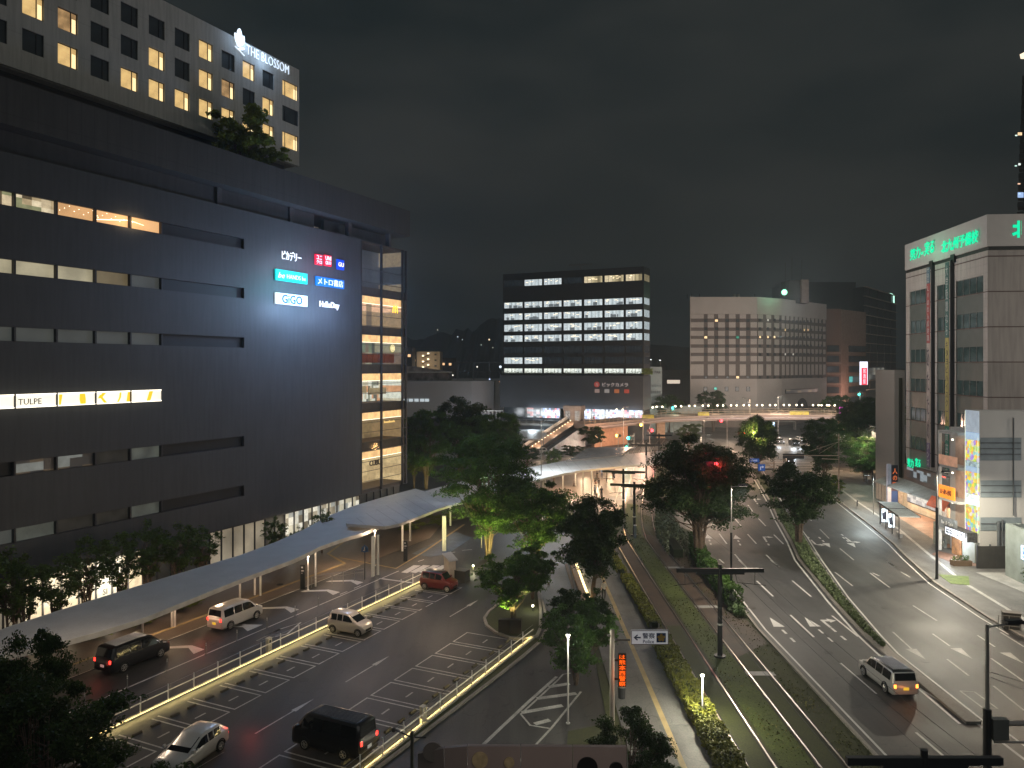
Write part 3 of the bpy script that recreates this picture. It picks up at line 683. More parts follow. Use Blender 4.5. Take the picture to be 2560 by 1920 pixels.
t_.links.new(tr.outputs[0], mxs.inputs[1]); t_.links.new(gb.outputs[0], mxs.inputs[2]); t_.links.new(mxs.outputs[0], t_.nodes['Material Output'].inputs[0])
mb.build('glazing', gl, mall)
# café fittings visible through the glass
mb = MB()
for k in range(7): mb.box(X1+.6+k*1.3, X1+1.5+k*1.3, 1.2, 1.5, 21.4, 22.6)
mb.build('seat_row', M('red_seat', (.35,.09,.04)), mall)
mb = MB(); mb.box(X1+.3, X1+5, 2.8, 3, 17.3, 18.2); mb.box(X1+5.6, X2-1, 2.8, 3, 17.0, 17.9); mb.build('display_shelf', M('shelf_white', (.5,.5,.42)), mall)

# ---------------- illuminated signs on the mall wall (each a thing)
def fsign(name, px, py, label, cat='sign'):
    s, z = FZ(px, py, -60.0); return root(name, LB(s, -59.9, z), RZ, label, cat), s, z
def wpx(pa, pb_, py, n=-60.0): return FZ(pb_,py,n)[0]-FZ(pa,py,n)[0]
Wt = EM('letter_white', (.85,.9,1), 1.3); Wl = EM('letter_pale', (.82,.9,1), 1.15, samp=False)
def boxsign(px0, px1, pyt, pyb, label, col, es, txts, name='lit_sign'):
    r, s, z = fsign(name, px0, pyb, label)
    wd = wpx(px0, px1, pyb); ht = FZ(px0, pyt)[1]-z
    mb = MB(); mb.box(0, wd, -.12, .06, 0, ht); mb.build('panel', EM(name+'_'+label[:12], col, es), r)
    for (body, fxx, fz, fh, fw, tm, kw) in txts:
        t = text_mb(body, height=ht*fh, width=wd*fw if fw else None, ext=.02, **kw); t.v = [v+Vector((wd*fxx, -.16, ht*fz)) for v in t.v]; t.build('lettering', tm, r)
    return r, wd, ht
blue = M('letter_blue', (.0,.06,.35), emit=(.0,.10,.5), es=.5, samp=False)
boxsign(686,765,672,700,'turquoise light box reading HANDS be on the mall wall', (0,.62,.64), .95, [('be', .06, .24, .5, .2, Wl, dict(shear=.3)), ('HANDS be', .33, .28, .38, .6, Wl, dict(off=-.01))])
boxsign(787,857,690,713,'blue light box with white Japanese bookshop lettering on the mall wall', (.0,.14,.55), 1.2, [('メトロ書店', .05, .14, .74, .9, Wl, {})])
boxsign(686,765,731,759,'white light box with blue GiGO lettering on the mall wall', (.75,.9,1), 1.15, [('GiGO', .18, .1, .80, .64, blue, dict(off=.018))])
boxsign(785.5,802,635,661,'red square light box with white katakana beside its twin', (.75,.01,.05), 1.3, [('ユニ', .1, .54, .36, .8, Wl, {}),('クロ', .1, .1, .36, .8, Wl, {})])
boxsign(808,825,637,664,'red square light box with white UNIQLO letters', (.75,.01,.05), 1.3, [('UNI', .1, .54, .36, .8, Wl, {}),('QLO', .1, .1, .36, .8, Wl, {})])
boxsign(840,857,648,673,'small blue light box with yellowish GU letters', (.0,.05,.6), 1.3, [('GU', .12, .3, .42, .76, EM('letter_cream', (1,.9,.6), 1.5, samp=False), {})])
def lsign(px0, px1, pyt, pyb, body, label, mat, n=-60.0, name='lit_lettering', shear=0, off=.01):
    s, z = FZ(px0, pyb, n); r = root(name, LB(s, n+.12, z), RZ, label, 'sign')
    t = text_mb(body, height=FZ(px0,pyt,n)[1]-z, width=wpx(px0,px1,pyb,n), ext=.05, shear=shear, off=off); t.build('lettering', mat, r); return r
lsign(703,751,625,648,'ピカデリー','glowing white katakana lettering at the top of the mall sign cluster', Wt, off=.0)
lsign(797,846,752,771,'HalloDay','glowing white HalloDay lettering low in the mall sign cluster', Wt, off=.012)
for (px,py,e,c) in ((728,745,30,(.42,.62,1)),(727,690,12,(.2,.9,1)),(727,636,8,(.7,.75,1)),(822,762,18,(.45,.62,1)),(822,702,10,(.25,.5,1)),(806,650,6,(1,.25,.4))):
    s, z = FZ(px,py); light('sign_glow', 'POINT', LB(s,-56.6,z-1.2), e*4.2, c, None, radius=.8)
light('unseen_wash', 'POINT', LB(66,-47,30), 1300, (.42,.58,1), None, radius=2)  # unseen blue lights added to widen the wash on the mall wall
light('unseen_wash', 'POINT', LB(72,-50,22), 500, (.42,.58,1), None, radius=2)
# interior brand marks on the corner glass: golden arches, round medallion, lettering
s, z = FZ(980, 782, -60.0); r = root('lit_emblem', LB(s,-59.85,z), RZ, 'yellow rounded M sign in the glass corner', 'sign')
t = MB(); 
for k in (0,1):
    pts = [(k*.55+.275-.275*math.cos(a), 0, .95*math.sin(a)) for a in [math.pi*i/10 for i in range(11)]]
    t.tube(pts, .06, 6)
t.build('lettering', EM('arch_yellow', (1,.62,.02), 1.8, samp=False), r)
s, z = FZ(978, 880, -60.0); r = root('lit_emblem', LB(s,-59.85,z), RZ, 'round pale café medallion behind the corner glass', 'sign')
t = MB(); t.tube([(0,-.05,.5),(0,.03,.5)], .62, 24); t.build('disc', M('medallion_dark', (.1,.12,.06), emit=(.25,.22,.09), es=.8, samp=False), r)
t = MB(); t.tube([(.45*math.cos(a),-.08,.5+.45*math.sin(a)) for a in [2*math.pi*i/20 for i in range(21)]], .04, 5)
for a in (-.35,.35,0): t.tube([(a,-.08,.18),(a*.6,-.08,.55),(a,-.08,.8)], .05, 5)
t.build('figure_outline', EM('medallion_gold', (1,.85,.45), 1.1, samp=False), r)
lsign(958,985,1052,1058,'Scandinavia','golden script lettering low on the corner glass', EM('gold_letter', (.9,.6,.2), .8, samp=False))
lsign(922,950,1152,1166,'CUBU','dark wall lettering in the lit lowest corner room', M('letter_brown', (.05,.03,.02)))

# ================================================================== HOTEL TOWER on the mall
NH = -64.0
def hz(zx, zy): return FZ(zx*.3617, zy*.3617, NH)
HS0 = FZ(-420, 300, NH)[0]; HS1 = FZ(748, 400, NH)[0]
hot = root('hotel_tower', LB(HS0, NH, 42.3), RZ, 'pale grey hotel block with square windows standing on the mall roof', 'hotel')
Z0 = FZ(748,416,NH)[1]; Z1 = FZ(748,175,NH)[1]
cols = [(-60,30),(165,290),(412,522),(640,742),(847,942),(1038,1127),(1217,1300),(1384,1460),(1540,1612),(1686,1754),(1822,1886),(1952,2055)]
xs = [(hz(a,0)[0]-HS0, hz(b,0)[0]-HS0) for a, b in cols]
# regularise spacing from measured columns
c5 = (xs[4][0]+xs[4][1])/2; c11 = (xs[10][0]+xs[10][1])/2; pitch = (c11-c5)/6; ww = 1.85
xs = [(c5+(i-4)*pitch-ww/2, c5+(i-4)*pitch+ww/2) for i in range(-1,11)]+[(hz(1952,0)[0]-HS0, hz(2062,0)[0]-HS0)]
lit = {(0,3),(0,5),(0,6),(0,7),(0,8),(0,9),(0,10),(0,11),(0,12),(1,2),(1,3),(1,6),(1,8),(1,9),(1,11),(2,8),(2,10),(2,12),(2,1)}
zl = hz(1384,800)[1]; zh = hz(1384,676)[1]; zrow = (hz(1384,597)[1]-zl); wh = zh-zl
rows = [zl+zrow*i for i in range(3)]
zo = 42.3
wd = {x: [(z-zo, z+wh-zo) for z in rows] for x in xs}
mb = MB(); wall_grid(mb, 0, HS1-HS0, Z0-zo, Z1-zo, wd, t=.25)
mb.box(0, HS1-HS0, .5, 14, Z0-zo+.01, Z1-zo-.02)
hotw = CLAD('hotel_render', (.46,.46,.43), 3.4, zrow, .8, .95, .05)
mb.build('wall', hotw, hot)
mb = MB(); mb.box(0, HS1-HS0-1, 1.5, 14, 0, Z0-zo); mb.build('plinth', M('plinth_dark', (.03,.03,.032)), hot)
mb = MB(); mb.box(0, HS1-HS0-16, 5, 12, Z1-zo, Z1-zo+5); mb.build('roof_plant_room', MC['plinth_dark'], hot)
hl = M('hotel_window_lit', (.3,.2,.1), .3, emit=(1,.66,.26), es=.85, samp=False, evar=.35, scl=.9)
hl2 = M('hotel_window_dim', (.3,.2,.1), .3, emit=(.75,.45,.2), es=.6, samp=False, evar=.6, scl=1.2)
random.seed(3)
for ri, z in enumerate(rows):
    for ci, (a, b) in enumerate(xs):
        L = (ri, ci) in lit
        m = (hl2 if (ri,ci) in ((1,9),(1,3)) else hl) if L else glass_win
        window(hot, a, .12, z-zo, b-a, wh, m, dark_steel, split=[.68] if ci < 12 else [.2,.85], label='lit hotel window' if L else None)
        if L:
            e = MB(); e.quad((a+(b-a)*.74,.15,z-zo+.1),(b-.12,.15,z-zo+.1),(b-.12,.15,z-zo+wh*.7),(a+(b-a)*.74,.15,z-zo+wh*.7)); e.build('curtain', EM('curtain_lit', (1,.8,.42), 1.25, samp=False), hot)
# THE BLOSSOM
s0, z0 = FZ(1697*.3617, 372*.3617, NH); s1 = FZ(1990*.3617, 500*.3617, NH)[0]
r = root('lit_lettering', LB(s0, NH+.15, z0), RZ, 'white glowing THE BLOSSOM lettering with flower emblem on the hotel', 'sign')
bl = EM('blossom_white', (.55,.75,1), 3.2)
t = text_mb('THE BLOSSOM', width=s1-s0, height=1.05, ext=.03, off=-.012); t.build('lettering', EM('blossom_core', (.72,.85,1), 1.15), r)
fl = MB(); fx0 = FZ(1622*.3617,300*.3617,NH)[0]-s0
def petal(cx, cz, ang, L, W):
    pts = []
    for i in range(13):
        t_ = 2*math.pi*i/12; u = math.cos(t_)*L/2; v = math.sin(t_)*W/2*(1-.25*math.cos(t_))
        pts.append((cx+u*math.cos(ang)-v*math.sin(ang), cz+u*math.sin(ang)+v*math.cos(ang)))
    pts = pts[:12]
    b_ = len(pts); fl.add([(p[0],-.05,p[1]) for p in pts]+[(p[0],.05,p[1]) for p in pts], [list(range(b_))]+[(i,(i+1)%b_,b_+(i+1)%b_,b_+i) for i in range(b_)])
petal(fx0+.55,1.75,R(90),1.3,.75); petal(fx0+.15,1.1,R(115),1.3,.5); petal(fx0+1.0,1.25,R(70),1.2,.55); petal(fx0+.7,.75,R(35),1.2,.5); petal(fx0+.85,.25,R(200),1.0,.3)
fl.tube([(fx0-.1,0,.2),(fx0+.6,0,-.05),(fx0+1.3,0,-.35)], .05, 5)
fl.build('flower_emblem', EM('blossom_core2', (.8,.9,1), 1.3), r)
light('sign_glow', 'POINT', LB((s0+s1)/2-1, NH+1.2, z0+.4), 14, (.5,.7,1), None, radius=.8)
light('sign_glow', 'POINT', LB(s0-.6, NH+1.0, z0+1.2), 16, (.5,.7,1), None, radius=.5)

# ================================================================== BLACK OFFICE BLOCK (electronics shop)
DB = 6.8
def frame_building(name, right_corner_px, Yc, label, cat='office building'):
    X = (right_corner_px-CX)*Yc/F; return X, Yc
Yc = 214.0; Xc = (1609-CX)*Yc/F; sC = .4283*Xc+.9036*Yc; nC = .9036*Xc-.4283*Yc
rL = (1257.5-CX)/F; YL = sC/(.4283*rL+.9036); XL = rL*YL; nL = .9036*XL-.4283*YL
WB = nC-nL; RB = math.atan2(-.4283,.9036)
bic = root('office_building', LB(sC, nL, 0), RB, 'black glass office building with bright white office floors above a shop', 'office building')
blk = M('black_cladding', (.028,.031,.035), .35, var=.15, scl=.2, spec=.5)
blk2 = M('navy_cladding', (.06,.07,.085), .6, var=.1, scl=.2)
def bz(zy, zx=2090):   # zoom y on right corner
    return H-((640+zy*.2893)-HY)*Yc/F
TOP = bz(90)
flo = [(bz(210),bz(150)),(bz(412),bz(355)),(bz(522),bz(460)),(bz(630),bz(563)),(bz(726),bz(665)),(bz(833),bz(770)),(bz(932),bz(870)),(bz(1018),bz(972))]
bays = []
zxs = [(895,1058),(1072,1227),(1240,1395),(1410,1570),(1588,1748),(1765,1932),(1948,2092)]
for a, b in zxs:
    va = []
    for q in (a, b):
        r_ = ((1000+q*.2893)-CX)/F; Y_ = sC/(.4283*r_+.9036); va.append(.9036*r_*Y_-.4283*Y_-nL)
    bays.append((max(va[0],.25), min(va[1],WB-.2)))
wd = {b: [(f0,f1) for f0,f1 in flo] for b in bays}
zbp = bz(1035)
mb = MB(); wall_grid(mb, 0, WB, zbp, TOP, wd, t=.4); mb.box(.4, WB-.1, 1.5, DB, zbp, TOP-.02)
# side wall (right end) with same bands
old = mb.T; mb.T = Matrix.Translation((WB,0,0)) @ Matrix.Rotation(R(90), 4, 'Z')
wall_grid(mb, .4, DB, zbp, TOP, {(.7,DB-.3): [(f0,f1) for f0,f1 in flo[:-1]]}, t=.09); mb.T = old
mb.build('wall', blk, bic)
mb = MB(); mb.box(-.5, WB+.2, -1.2, DB, bz(1337)+.1, zbp-.05); mb.build('podium', blk2, bic)
office = ROOM('office_white', [(.62,.72,.75),(.50,.58,.62),(.75,.84,.86),(.66,.74,.78),(.42,.48,.51)], .82, (1.05,1,.0), samp=False)
officey = ROOM('office_warm', [(.42,.35,.2),(.22,.18,.1),(.6,.5,.32),(.3,.25,.15)], 1.1, (.8,1,.0))
officed = M('office_off', (.02,.025,.03), .2, emit=(.011,.016,.020), es=1, samp=False, evar=.5, scl=.15)
terr = ROOM('terrace_lit', [(.6,.66,.62),(.75,.8,.72),(.4,.46,.38)], 1.2, (.5,1,.6))
for fi, (f0, f1) in enumerate(flo):
    for k, (a, b) in enumerate(bays):
        if fi == 0: m = office if k in (1,2) else (officey if k >= 4 else officed)
        elif fi in (1,2,3,4): m = office
        elif fi == 5: m = officed
        elif fi == 6: m = office if k < 2 else officed
        else: m = terr
        nm = 'w'; n = 5
        window(bic, a, .22, f0, b-a, f1-f0, m, dark_steel, split=[i/n for i in range(1,n)], key=('bic',round(b-a,1),round(f1-f0,1)), label='lit window bay' if m in (office, officey, terr) else None)
    if fi < 7:
        m = office if fi in (1,2,3,4) else (officey if fi == 0 else officed)
        f = MB(); f.T = Matrix.Translation((WB,0,0)) @ Matrix.Rotation(R(90), 4, 'Z')
        for i in range(6): f.box(.7+i*1.1, .8+i*1.1, .0, .08, f0, f1)
        fo = f.build('side_window', dark_steel, bic)
        p = MB(); p.T = f.T; p.quad((.7,.085,f0),(DB-.3,.085,f0),(DB-.3,.085,f1),(.7,.085,f1)); p.build('pane', m, fo)
# ceiling lamps seen inside the lit office floors
ro = random.Random(8)
for fi in (0,1,2,3,4,6):
    mb = MB(); f0, f1 = flo[fi]
    for k, (a, b) in enumerate(bays):
        if (fi == 0 and k in (0,3)) or (fi == 6 and k > 1): continue
        for q in range(ro.randint(2,6)):
            x = ro.uniform(a+.3, b-1.2); z = ro.uniform(f0+(f1-f0)*.45, f1-.3); mb.box(x, x+ro.uniform(.3,.9), .2, .24, z, z+.09)
    mb.build('ceiling_lamp', EM('office_tube', (.95,1,1) if fi else (1,.8,.5), 2.4, samp=False), bic)
    if fi in (1,2,3,4):      # desks, cabinets and people as dark shapes low in the windows
        mb = MB()
        for k, (a, b) in enumerate(bays):
            for q in range(ro.randint(1,4)):
                x = ro.uniform(a+.2, b-1.3); mb.box(x, x+ro.uniform(.4,1.4), .21, .25, f0+.1, f0+ro.uniform(.4,1.0))
        mb.build('desk_clutter', M('desk_grey', (.12,.13,.14), emit=(.17,.2,.22), es=.7, samp=False), bic)
# balcony planting
def leaves_np(centers, size, rng, up=.3):
    n = len(centers); th = rng.uniform(0, 2*np.pi, n); nz_ = rng.normal(0,1,(n,3)); nz_[:,2] = np.abs(nz_[:,2])+up
    nz_ /= np.linalg.norm(nz_,axis=1)[:,None]
    a = np.cross(nz_, np.tile([0.3,.2,1.0],(n,1))); a /= np.linalg.norm(a,axis=1)[:,None]; b = np.cross(nz_, a)
    ca = np.cos(th)[:,None]; sa = np.sin(th)[:,None]; u = a*ca+b*sa; v = b*ca-a*sa
    s_ = (size*rng.uniform(.6,1.3,n))[:,None]
    c = np.asarray(centers)
    vs = np.stack([c-u*s_, c-v*s_*.5+nz_*s_*.12, c+u*s_, c+v*s_*.5+nz_*s_*.12], 1).reshape(-1,3)
    return vs
def leaf_object(name, centers, size, mat, rng, parent=None, **k):
    vs = leaves_np(centers, size, rng); n = len(centers)
    me = bpy.data.meshes.new(name); me.vertices.add(len(vs)); me.vertices.foreach_set('co', vs.ravel())
    me.loops.add(n*4); me.loops.foreach_set('vertex_index', np.arange(n*4)); me.polygons.add(n)
    me.polygons.foreach_set('loop_start', np.arange(n)*4); me.polygons.foreach_set('loop_total', np.full(n,4)); me.update(); me.validate()
    me.materials.append(mat); o = bpy.data.objects.new(name, me); C.objects.link(o)
    if parent: o.parent = parent
    tag(o, **k); return o
rng = np.random.default_rng(5)
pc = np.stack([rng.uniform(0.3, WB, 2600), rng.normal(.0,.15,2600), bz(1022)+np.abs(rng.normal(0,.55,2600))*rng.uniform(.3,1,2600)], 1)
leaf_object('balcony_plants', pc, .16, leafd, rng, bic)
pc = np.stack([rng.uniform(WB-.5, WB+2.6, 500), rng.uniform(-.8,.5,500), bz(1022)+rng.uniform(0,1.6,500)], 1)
leaf_object('balcony_plants', pc, .2, M('leaf_lit', (.2,.28,.05)), rng, bic)  # lighter leaf colour holds the light on these plants
# roof glints as faintly glowing strips, and logo
mb = MB()
for (x,y,w_) in ((1655,130,95),(1820,120,60),(1875,103,60),(1905,135,40),(2005,130,50)): 
    xx = (x-890)/1215*WB; mb.box(xx, xx+w_/1215*WB, 3, 3.2, bz(y)-.1, bz(y)+.12)
mb.build('roof_lamp', EM('roof_lamp', (1,.72,.4), .9, samp=False), bic)
mb = MB(); 
for i in range(12): mb.box(WB*.42+i*.62, WB*.42+i*.62+.35, 8, 8.3, TOP+2.6, TOP+2.9)
mb.box(WB*.42, WB*.42+7.4, 8, 8.1, TOP+2.45, TOP+2.55); mb.box(WB*.5, WB*.5+.2, 8, 8.2, TOP-.1, TOP+2.5); mb.build('roof_mast', M('mast_grey', (.15,.15,.15)), bic)
# shop windows at deck level
shopw = ROOM('store_bright', [(.85,.9,1),(1,1,1),(.75,.85,1),(.9,.25,.3),(.95,.97,1),(.35,.45,.8),(.6,.7,.8),(.15,.15,.2)], 1.25, (1.6,1,1.4), samp=True)
def bwx(px):
    r_ = (px-CX)/F; Y_ = sC/(.4283*r_+.9036); return .9036*r_*Y_-.4283*Y_-nL
zs0 = 5.6; zs1 = bz(1337)+.1
for (a, b, m) in ((1258,1315,officed),(1316,1355,ROOM('store_shelves',[(.3,.33,.35),(.6,.66,.7),(.12,.13,.14),(.7,.4,.4)],.9,(1,1,1.5))),(1356,1400,shopw),(1450,1478,shopw),(1480,1512,shopw),(1514,1558,shopw),(1560,1607,shopw)):
    xa, xc = bwx(a), min(bwx(b), WB)
    f = MB(); f.box(xa, xa+.12, -.2, .3, zs0, zs1); f.box(xc-.12, xc, -.2, .3, zs0, zs1); fo = f.build('shop_window', steel, bic)
    p = MB(); p.quad((xa+.12,.1,zs0),(xc-.12,.1,zs0),(xc-.12,.1,zs1),(xa+.12,.1,zs1)); p.build('pane', m, fo)
mb = MB(); mb.box(0, WB, .4, DB, 0, zs0-.05); mb.build('base', blk2, bic)
for i in range(4): light('store_light', 'AREA', (WB*(.3+.2*i), -1.6, 6.9), 300, (.85,.92,1), bic, size=8, sizey=2, rot=(R(125),0,0))
# logo and letters on podium
r = root('wall_sign', LB(sC-1.35, nL+WB*.68, bz(1132)), RB, 'unlit white katakana shop name with round red emblem on the navy podium', 'sign')
t = text_mb('ビックカメラ', height=1.15, width=7.6, ext=.04, off=.03); t.v = [v+Vector((2.3,0,0)) for v in t.v]; t.build('lettering', M('sign_grey', (.35,.33,.33), emit=(.28,.26,.26), es=.6, samp=False), r)  # lettering, emblem and badges glow faintly in the material though unlit
mb = MB(); mb.tube([(.7,-.05,.6),(.7,.05,.6)], .8, 20); mb.build('emblem', M('emblem_red', (.3,.05,.04), emit=(.30,.05,.04), es=.6, samp=False), r)
t = text_mb('カ', height=.8, ext=.02); t.v = [v+Vector((.35,-.09,.2)) for v in t.v]; t.build('emblem_stroke', MC['sign_grey'], r)
for i, c in enumerate([(.32,.24,.22),(.3,.3,.3),(.4,.13,.05),(.35,.06,.04)]):
    mb = MB(); mb.box(.1+i*2.9, 1.5+i*2.9, -.04, .04, -1.75, -.7); mb.build('shop_badge', M('badge%d'%i, c, emit=c, es=.45, samp=False), r)

# ================================================================== PLAID HOTEL
A_ = [at(1726.4,742.7,262), at(1892,742.7,262), at(1953,747,269), at(2065.7,761,293.6)]
zt = 44.4
plaid = root('plaid_building', (A_[0].x, A_[0].y, 0), 0, 'grey-brown block with a chequered facade and a few lit windows, behind the footbridge', 'building')
o0 = Vector((A_[0].x, A_[0].y, 0))
pw = M('plaid_dark', (.17,.145,.135), .8, var=.08, scl=.1); pl = M('plaid_light', (.47,.43,.40), .8, var=.08, scl=.15)
segs = []
mb = MB(); pts = [tuple((p-o0)[:2]) for p in A_]; mb.prism(pts+[(pts[3][0]+3, pts[3][1]+10), (9, 34)], 0, 34)
b_ = MB(); 
mb.build('wall', pw, plaid)
mb = MB(); mb.prism([(p[0]+(0),p[1]-.25) for p in pts]+[(pts[3][0]+3, pts[3][1]+10), (9, 34)], 38.6-.0, zt); mb.build('parapet', pl, plaid)
mb = MB(); mb.prism([(p[0],p[1]+.1) for p in pts]+[(pts[3][0]+3, pts[3][1]+10), (9, 34)], 34, 38.6); mb.build('upper_band', pw, plaid)
def z5(x, y): return (1600+x*.2893, 640+y*.2893)
def zz5(y): return H-((640+y*.2893)-HY)*262/F
pan = MB()
rowsP = [(503,540),(572,618),(647,690),(717,763),(793,836),(865,910),(936,1033)]
colsP = [(437,550),(585,638),(675,733),(768,825),(862,915),(955,1010)]
for a, b in colsP:
    xa = (z5(a,0)[0]-CX)*262/F-o0.x; xb_ = (z5(b,0)[0]-CX)*262/F-o0.x
    for c, d in rowsP: pan.box(xa+.02, xb_, -.12, .3, zz5(d), zz5(c))
pan.build('facade_cladding', pl, plaid)
def segT(i):
    p, q = A_[i]-o0, A_[i+1]-o0; p.z = q.z = 0; d = (q-p); L = d.length
    return Matrix.Translation(p) @ Matrix.Rotation(math.atan2(d.y,d.x), 4, 'Z'), L
for i, n in ((1,3),(2,11)):
    T, L = segT(i); pn = MB(T); st = L/n
    for k in range(n):
        for c, d in rowsP: pn.box(k*st+.15*st, k*st+.72*st, -.12, .3, zz5(d), zz5(c))
    pn.build('facade_cladding', pl, plaid)
    pn = MB(T); pn.box(0, L, -.14, .3, 6, zz5(1062)); pn.build('lower_wall', pl, plaid)
pn = MB(); T, L = segT(0); pn.box(0, L, -.14, .3, 6, zz5(1062)); pn.box(-.2, 0, -.3, .3, 0, zt+.3); pn.build('lower_wall', pl, plaid)
wlit = EM('plaid_window_lit', (1,.72,.38), 1.2, samp=False); wwh = EM('plaid_window_white', (.8,.78,.7), .7, samp=False)
litp = {(0,1,0),(0,0,2),(1,0,2),(1,1,2),(0,0,99)}
def seg_px(i, px):   # local x on segment i of pixel column px
    p, q = A_[i], A_[i+1]; r_ = (px-CX)/F; dx, dy = q.x-p.x, q.y-p.y
    t = (r_*p.y-p.x)/(dx-r_*dy); return t*math.hypot(dx,dy)
def pwin(i, zx, zy, w_, h_, m, lab=None):
    T, L = segT(i); px, py = z5(zx, zy); x = seg_px(i, px); Y_ = A_[i].y+(A_[i+1].y-A_[i].y)*x/L; z = H-(py-HY)*Y_/F
    f, p = win_mesh(w_, h_, fr=.1); f.T = None
    fo = MB(T); fo.v = [T @ (v+Vector((x,-.2,z))) for v in f.v]; fo.f = f.f; fo.m = f.m; a = fo.build('window', dark_steel, plaid)
    po = MB(); po.v = [T @ (v+Vector((x,-.2,z))) for v in p.v]; po.f = p.f; po.m = p.m; po.build('pane', m, a)
L0 = {(568,715):wlit,(660,570):wlit,(1035,712):wlit,(1103,712):wlit,(1160,712):wlit,(1103,565):wwh,(843,1060):wlit,(838,712):M('pw_green',(.05,.1,.08),emit=(.05,.45,.3),es=.6,samp=False)}
for zy in (570,642,715,790,862,1060):
    for zx in (553,645,737,828,918): pwin(0, zx, zy, 1.15, .95, L0.get((min(L0, key=lambda k: abs(k[0]-zx)+abs(k[1]-zy))) if min(abs(k[0]-zx)+abs(k[1]-zy) for k in L0) < 22 else None, glass_win))
for zy in (565,640,712,790,862,1060):
    for zx in (1025,1093,1150,1200): pwin(1, zx, zy, 1.1, .95, L0.get((min(L0, key=lambda k: abs(k[0]-zx)+abs(k[1]-zy))) if min(abs(k[0]-zx)+abs(k[1]-zy) for k in L0) < 22 else None, glass_win)) if seg_px(1, z5(zx,0)[0]) > 0 else None
L2 = [(1250,640),(1415,655),(1447,658),(1538,668),(1537,735),(1475,592)]
for zy in (578,650,716,788,860,1055):
    for zx in (1245,1280,1313,1345,1378,1410,1442,1470,1533,1562):
        lit_ = any(abs(a-zx) < 9 and abs(b-zy) < 12 for a, b in L2)
        wh_ = zy == 860 and zx in (1245,1313)
        pwin(2, zx, zy, 1.1, .95, wlit if lit_ else (wwh if wh_ else glass_win))
for zx in (548,730,822,918): pwin(0, zx, 1170, 1.3, 1.6, glass_win)
pwin(0, 637, 1158, 1.1, 1.0, EM('pw_teal', (.2,.7,.55), .8, samp=False))
for zx in (822,918): pwin(0, zx, 1290, 1.4, 1.6, ROOM('pw_curtain', [(.16,.13,.11),(.08,.065,.06)], .8, (3,1,.2)))
T, L = segT(2); mb = MB(T); xa = seg_px(2, z5(1252,0)[0]); xc = seg_px(2, z5(1525,0)[0]); mb.box(xa, xc, -.35, 0, 11.0, 12.6); mb.build('long_window', dark_steel, plaid)
mb = MB(T); mb.quad((xa+.2,-.37,11.2),(xc-.2,-.37,11.2),(xc-.2,-.37,12.4),(xa+.2,-.37,12.4)); mb.build('long_window_glass', ROOM('restaurant_glass', [(.03,.03,.03),(.15,.12,.08),(.05,.05,.045)], .9, (.5,1,1)), plaid)
mb = MB(T); xm = seg_px(2, z5(1395,0)[0]); pts = [(xm+4.6*math.cos(a), 4.2*math.sin(a)) for a in [math.pi*i/12 for i in range(13)]]
mb.add([(p[0],-.3,5+p[1]) for p in pts], [list(range(13))]); mb.build('arch_opening', M('arch_dark', (.03,.03,.035)), plaid)
# roof things
for (a, b, t, bt, nm, col) in ((1975,2022,699,745,'penthouse',(.04,.04,.04)),(2003,2021,699,745,'stair_tower',(.26,.22,.2))):
    p, q = at(a, t, 275), at(b, bt, 275); mb = MB(); y = 276 if nm == 'penthouse' else 274.6
    mb.box(p.x-o0.x, q.x-o0.x, y-o0.y, y+8-o0.y, zt-1, p.z); mb.build(nm, M(nm, col), plaid)
mb = MB()
for px in (1718,1729,1749,1887): p = at(px, 742, 268); mb.cyl(p.x-o0.x, 6, zt, zt+1.6, .12, n=5)
p = at(1683,742,262); 
for px, h_ in ((1973,10),(1990,12),(2015,11)): p = at(px, 742, 275); mb.cyl(p.x-o0.x, 17, zt, zt+4+h_, .09, n=5)
mb.build('roof_antenna', M('antenna_dark', (.04,.04,.04)), plaid)
mb = MB(); p = at(1836,738,266); mb.box(p.x-o0.x, p.x-o0.x+.8, 5, 6, zt, zt+1.5); mb.box(p.x-o0.x+1.4, p.x-o0.x+2.2, 5, 6, zt, zt+1.5); p = at(1785,736,266); mb.box(p.x-o0.x, p.x-o0.x+4.6, 5, 6, zt, zt+.5); mb.build('roof_unit', concrete, plaid)
r = root('roof_sign', tuple(at(1961,735,262.5)), 0, 'small round green glowing sign on the roof of the chequered building', 'sign')
mb = MB(); mb.tube([(0,-.15,.6),(0,.15,.6)], .95, 20); mb.build('disc', EM('roof_green', (.35,.95,.6), 2.2), r)
mb = MB(); mb.cyl(0,.3,-1.5,1,.12); mb.build('post', dark_steel, r)
light('sign_glow', 'POINT', tuple(at(1950,730,261)), 50, (.35,1,.6), None, radius=.5)

# ================================================================== BUILDINGS FARTHER RIGHT
def simple(name, px0, px1, pyt, Y, depth, col, label, cat='building', tilt=0.0, mat=None):
    p = at(px0, pyt, Y); q = at(px1, pyt, Y)
    r = root(name, (p.x, Y, 0), tilt, label, cat); W = (q.x-p.x)/max(math.cos(tilt),.5)
    mb = MB(); mb.box(0, W, 0, depth, 0, p.z); mb.build('wall', mat or M('w_'+name+label[:8], col, .8, var=.1, scl=.1), r)
    return r, W, p.z
r, W, h_ = simple('brown_building', 2058, 2103, 772, 305, 20, (.21,.13,.10), 'brown tiled building with banded windows next to the chequered block', tilt=R(0))
p, q = at(2102,772,305), at(2165,781,322); d = q-p; d.z = 0
T = Matrix.Translation((p.x-r.location.x, 0, 0)) @ Matrix.Rotation(math.atan2(d.y,d.x), 4, 'Z'); Ls = d.length
mb = MB(T); mb.box(0, Ls, .02, 16, 0, h_-.2); mb.build('corner_wall', M('brown_light', (.30,.21,.16), .8), r)
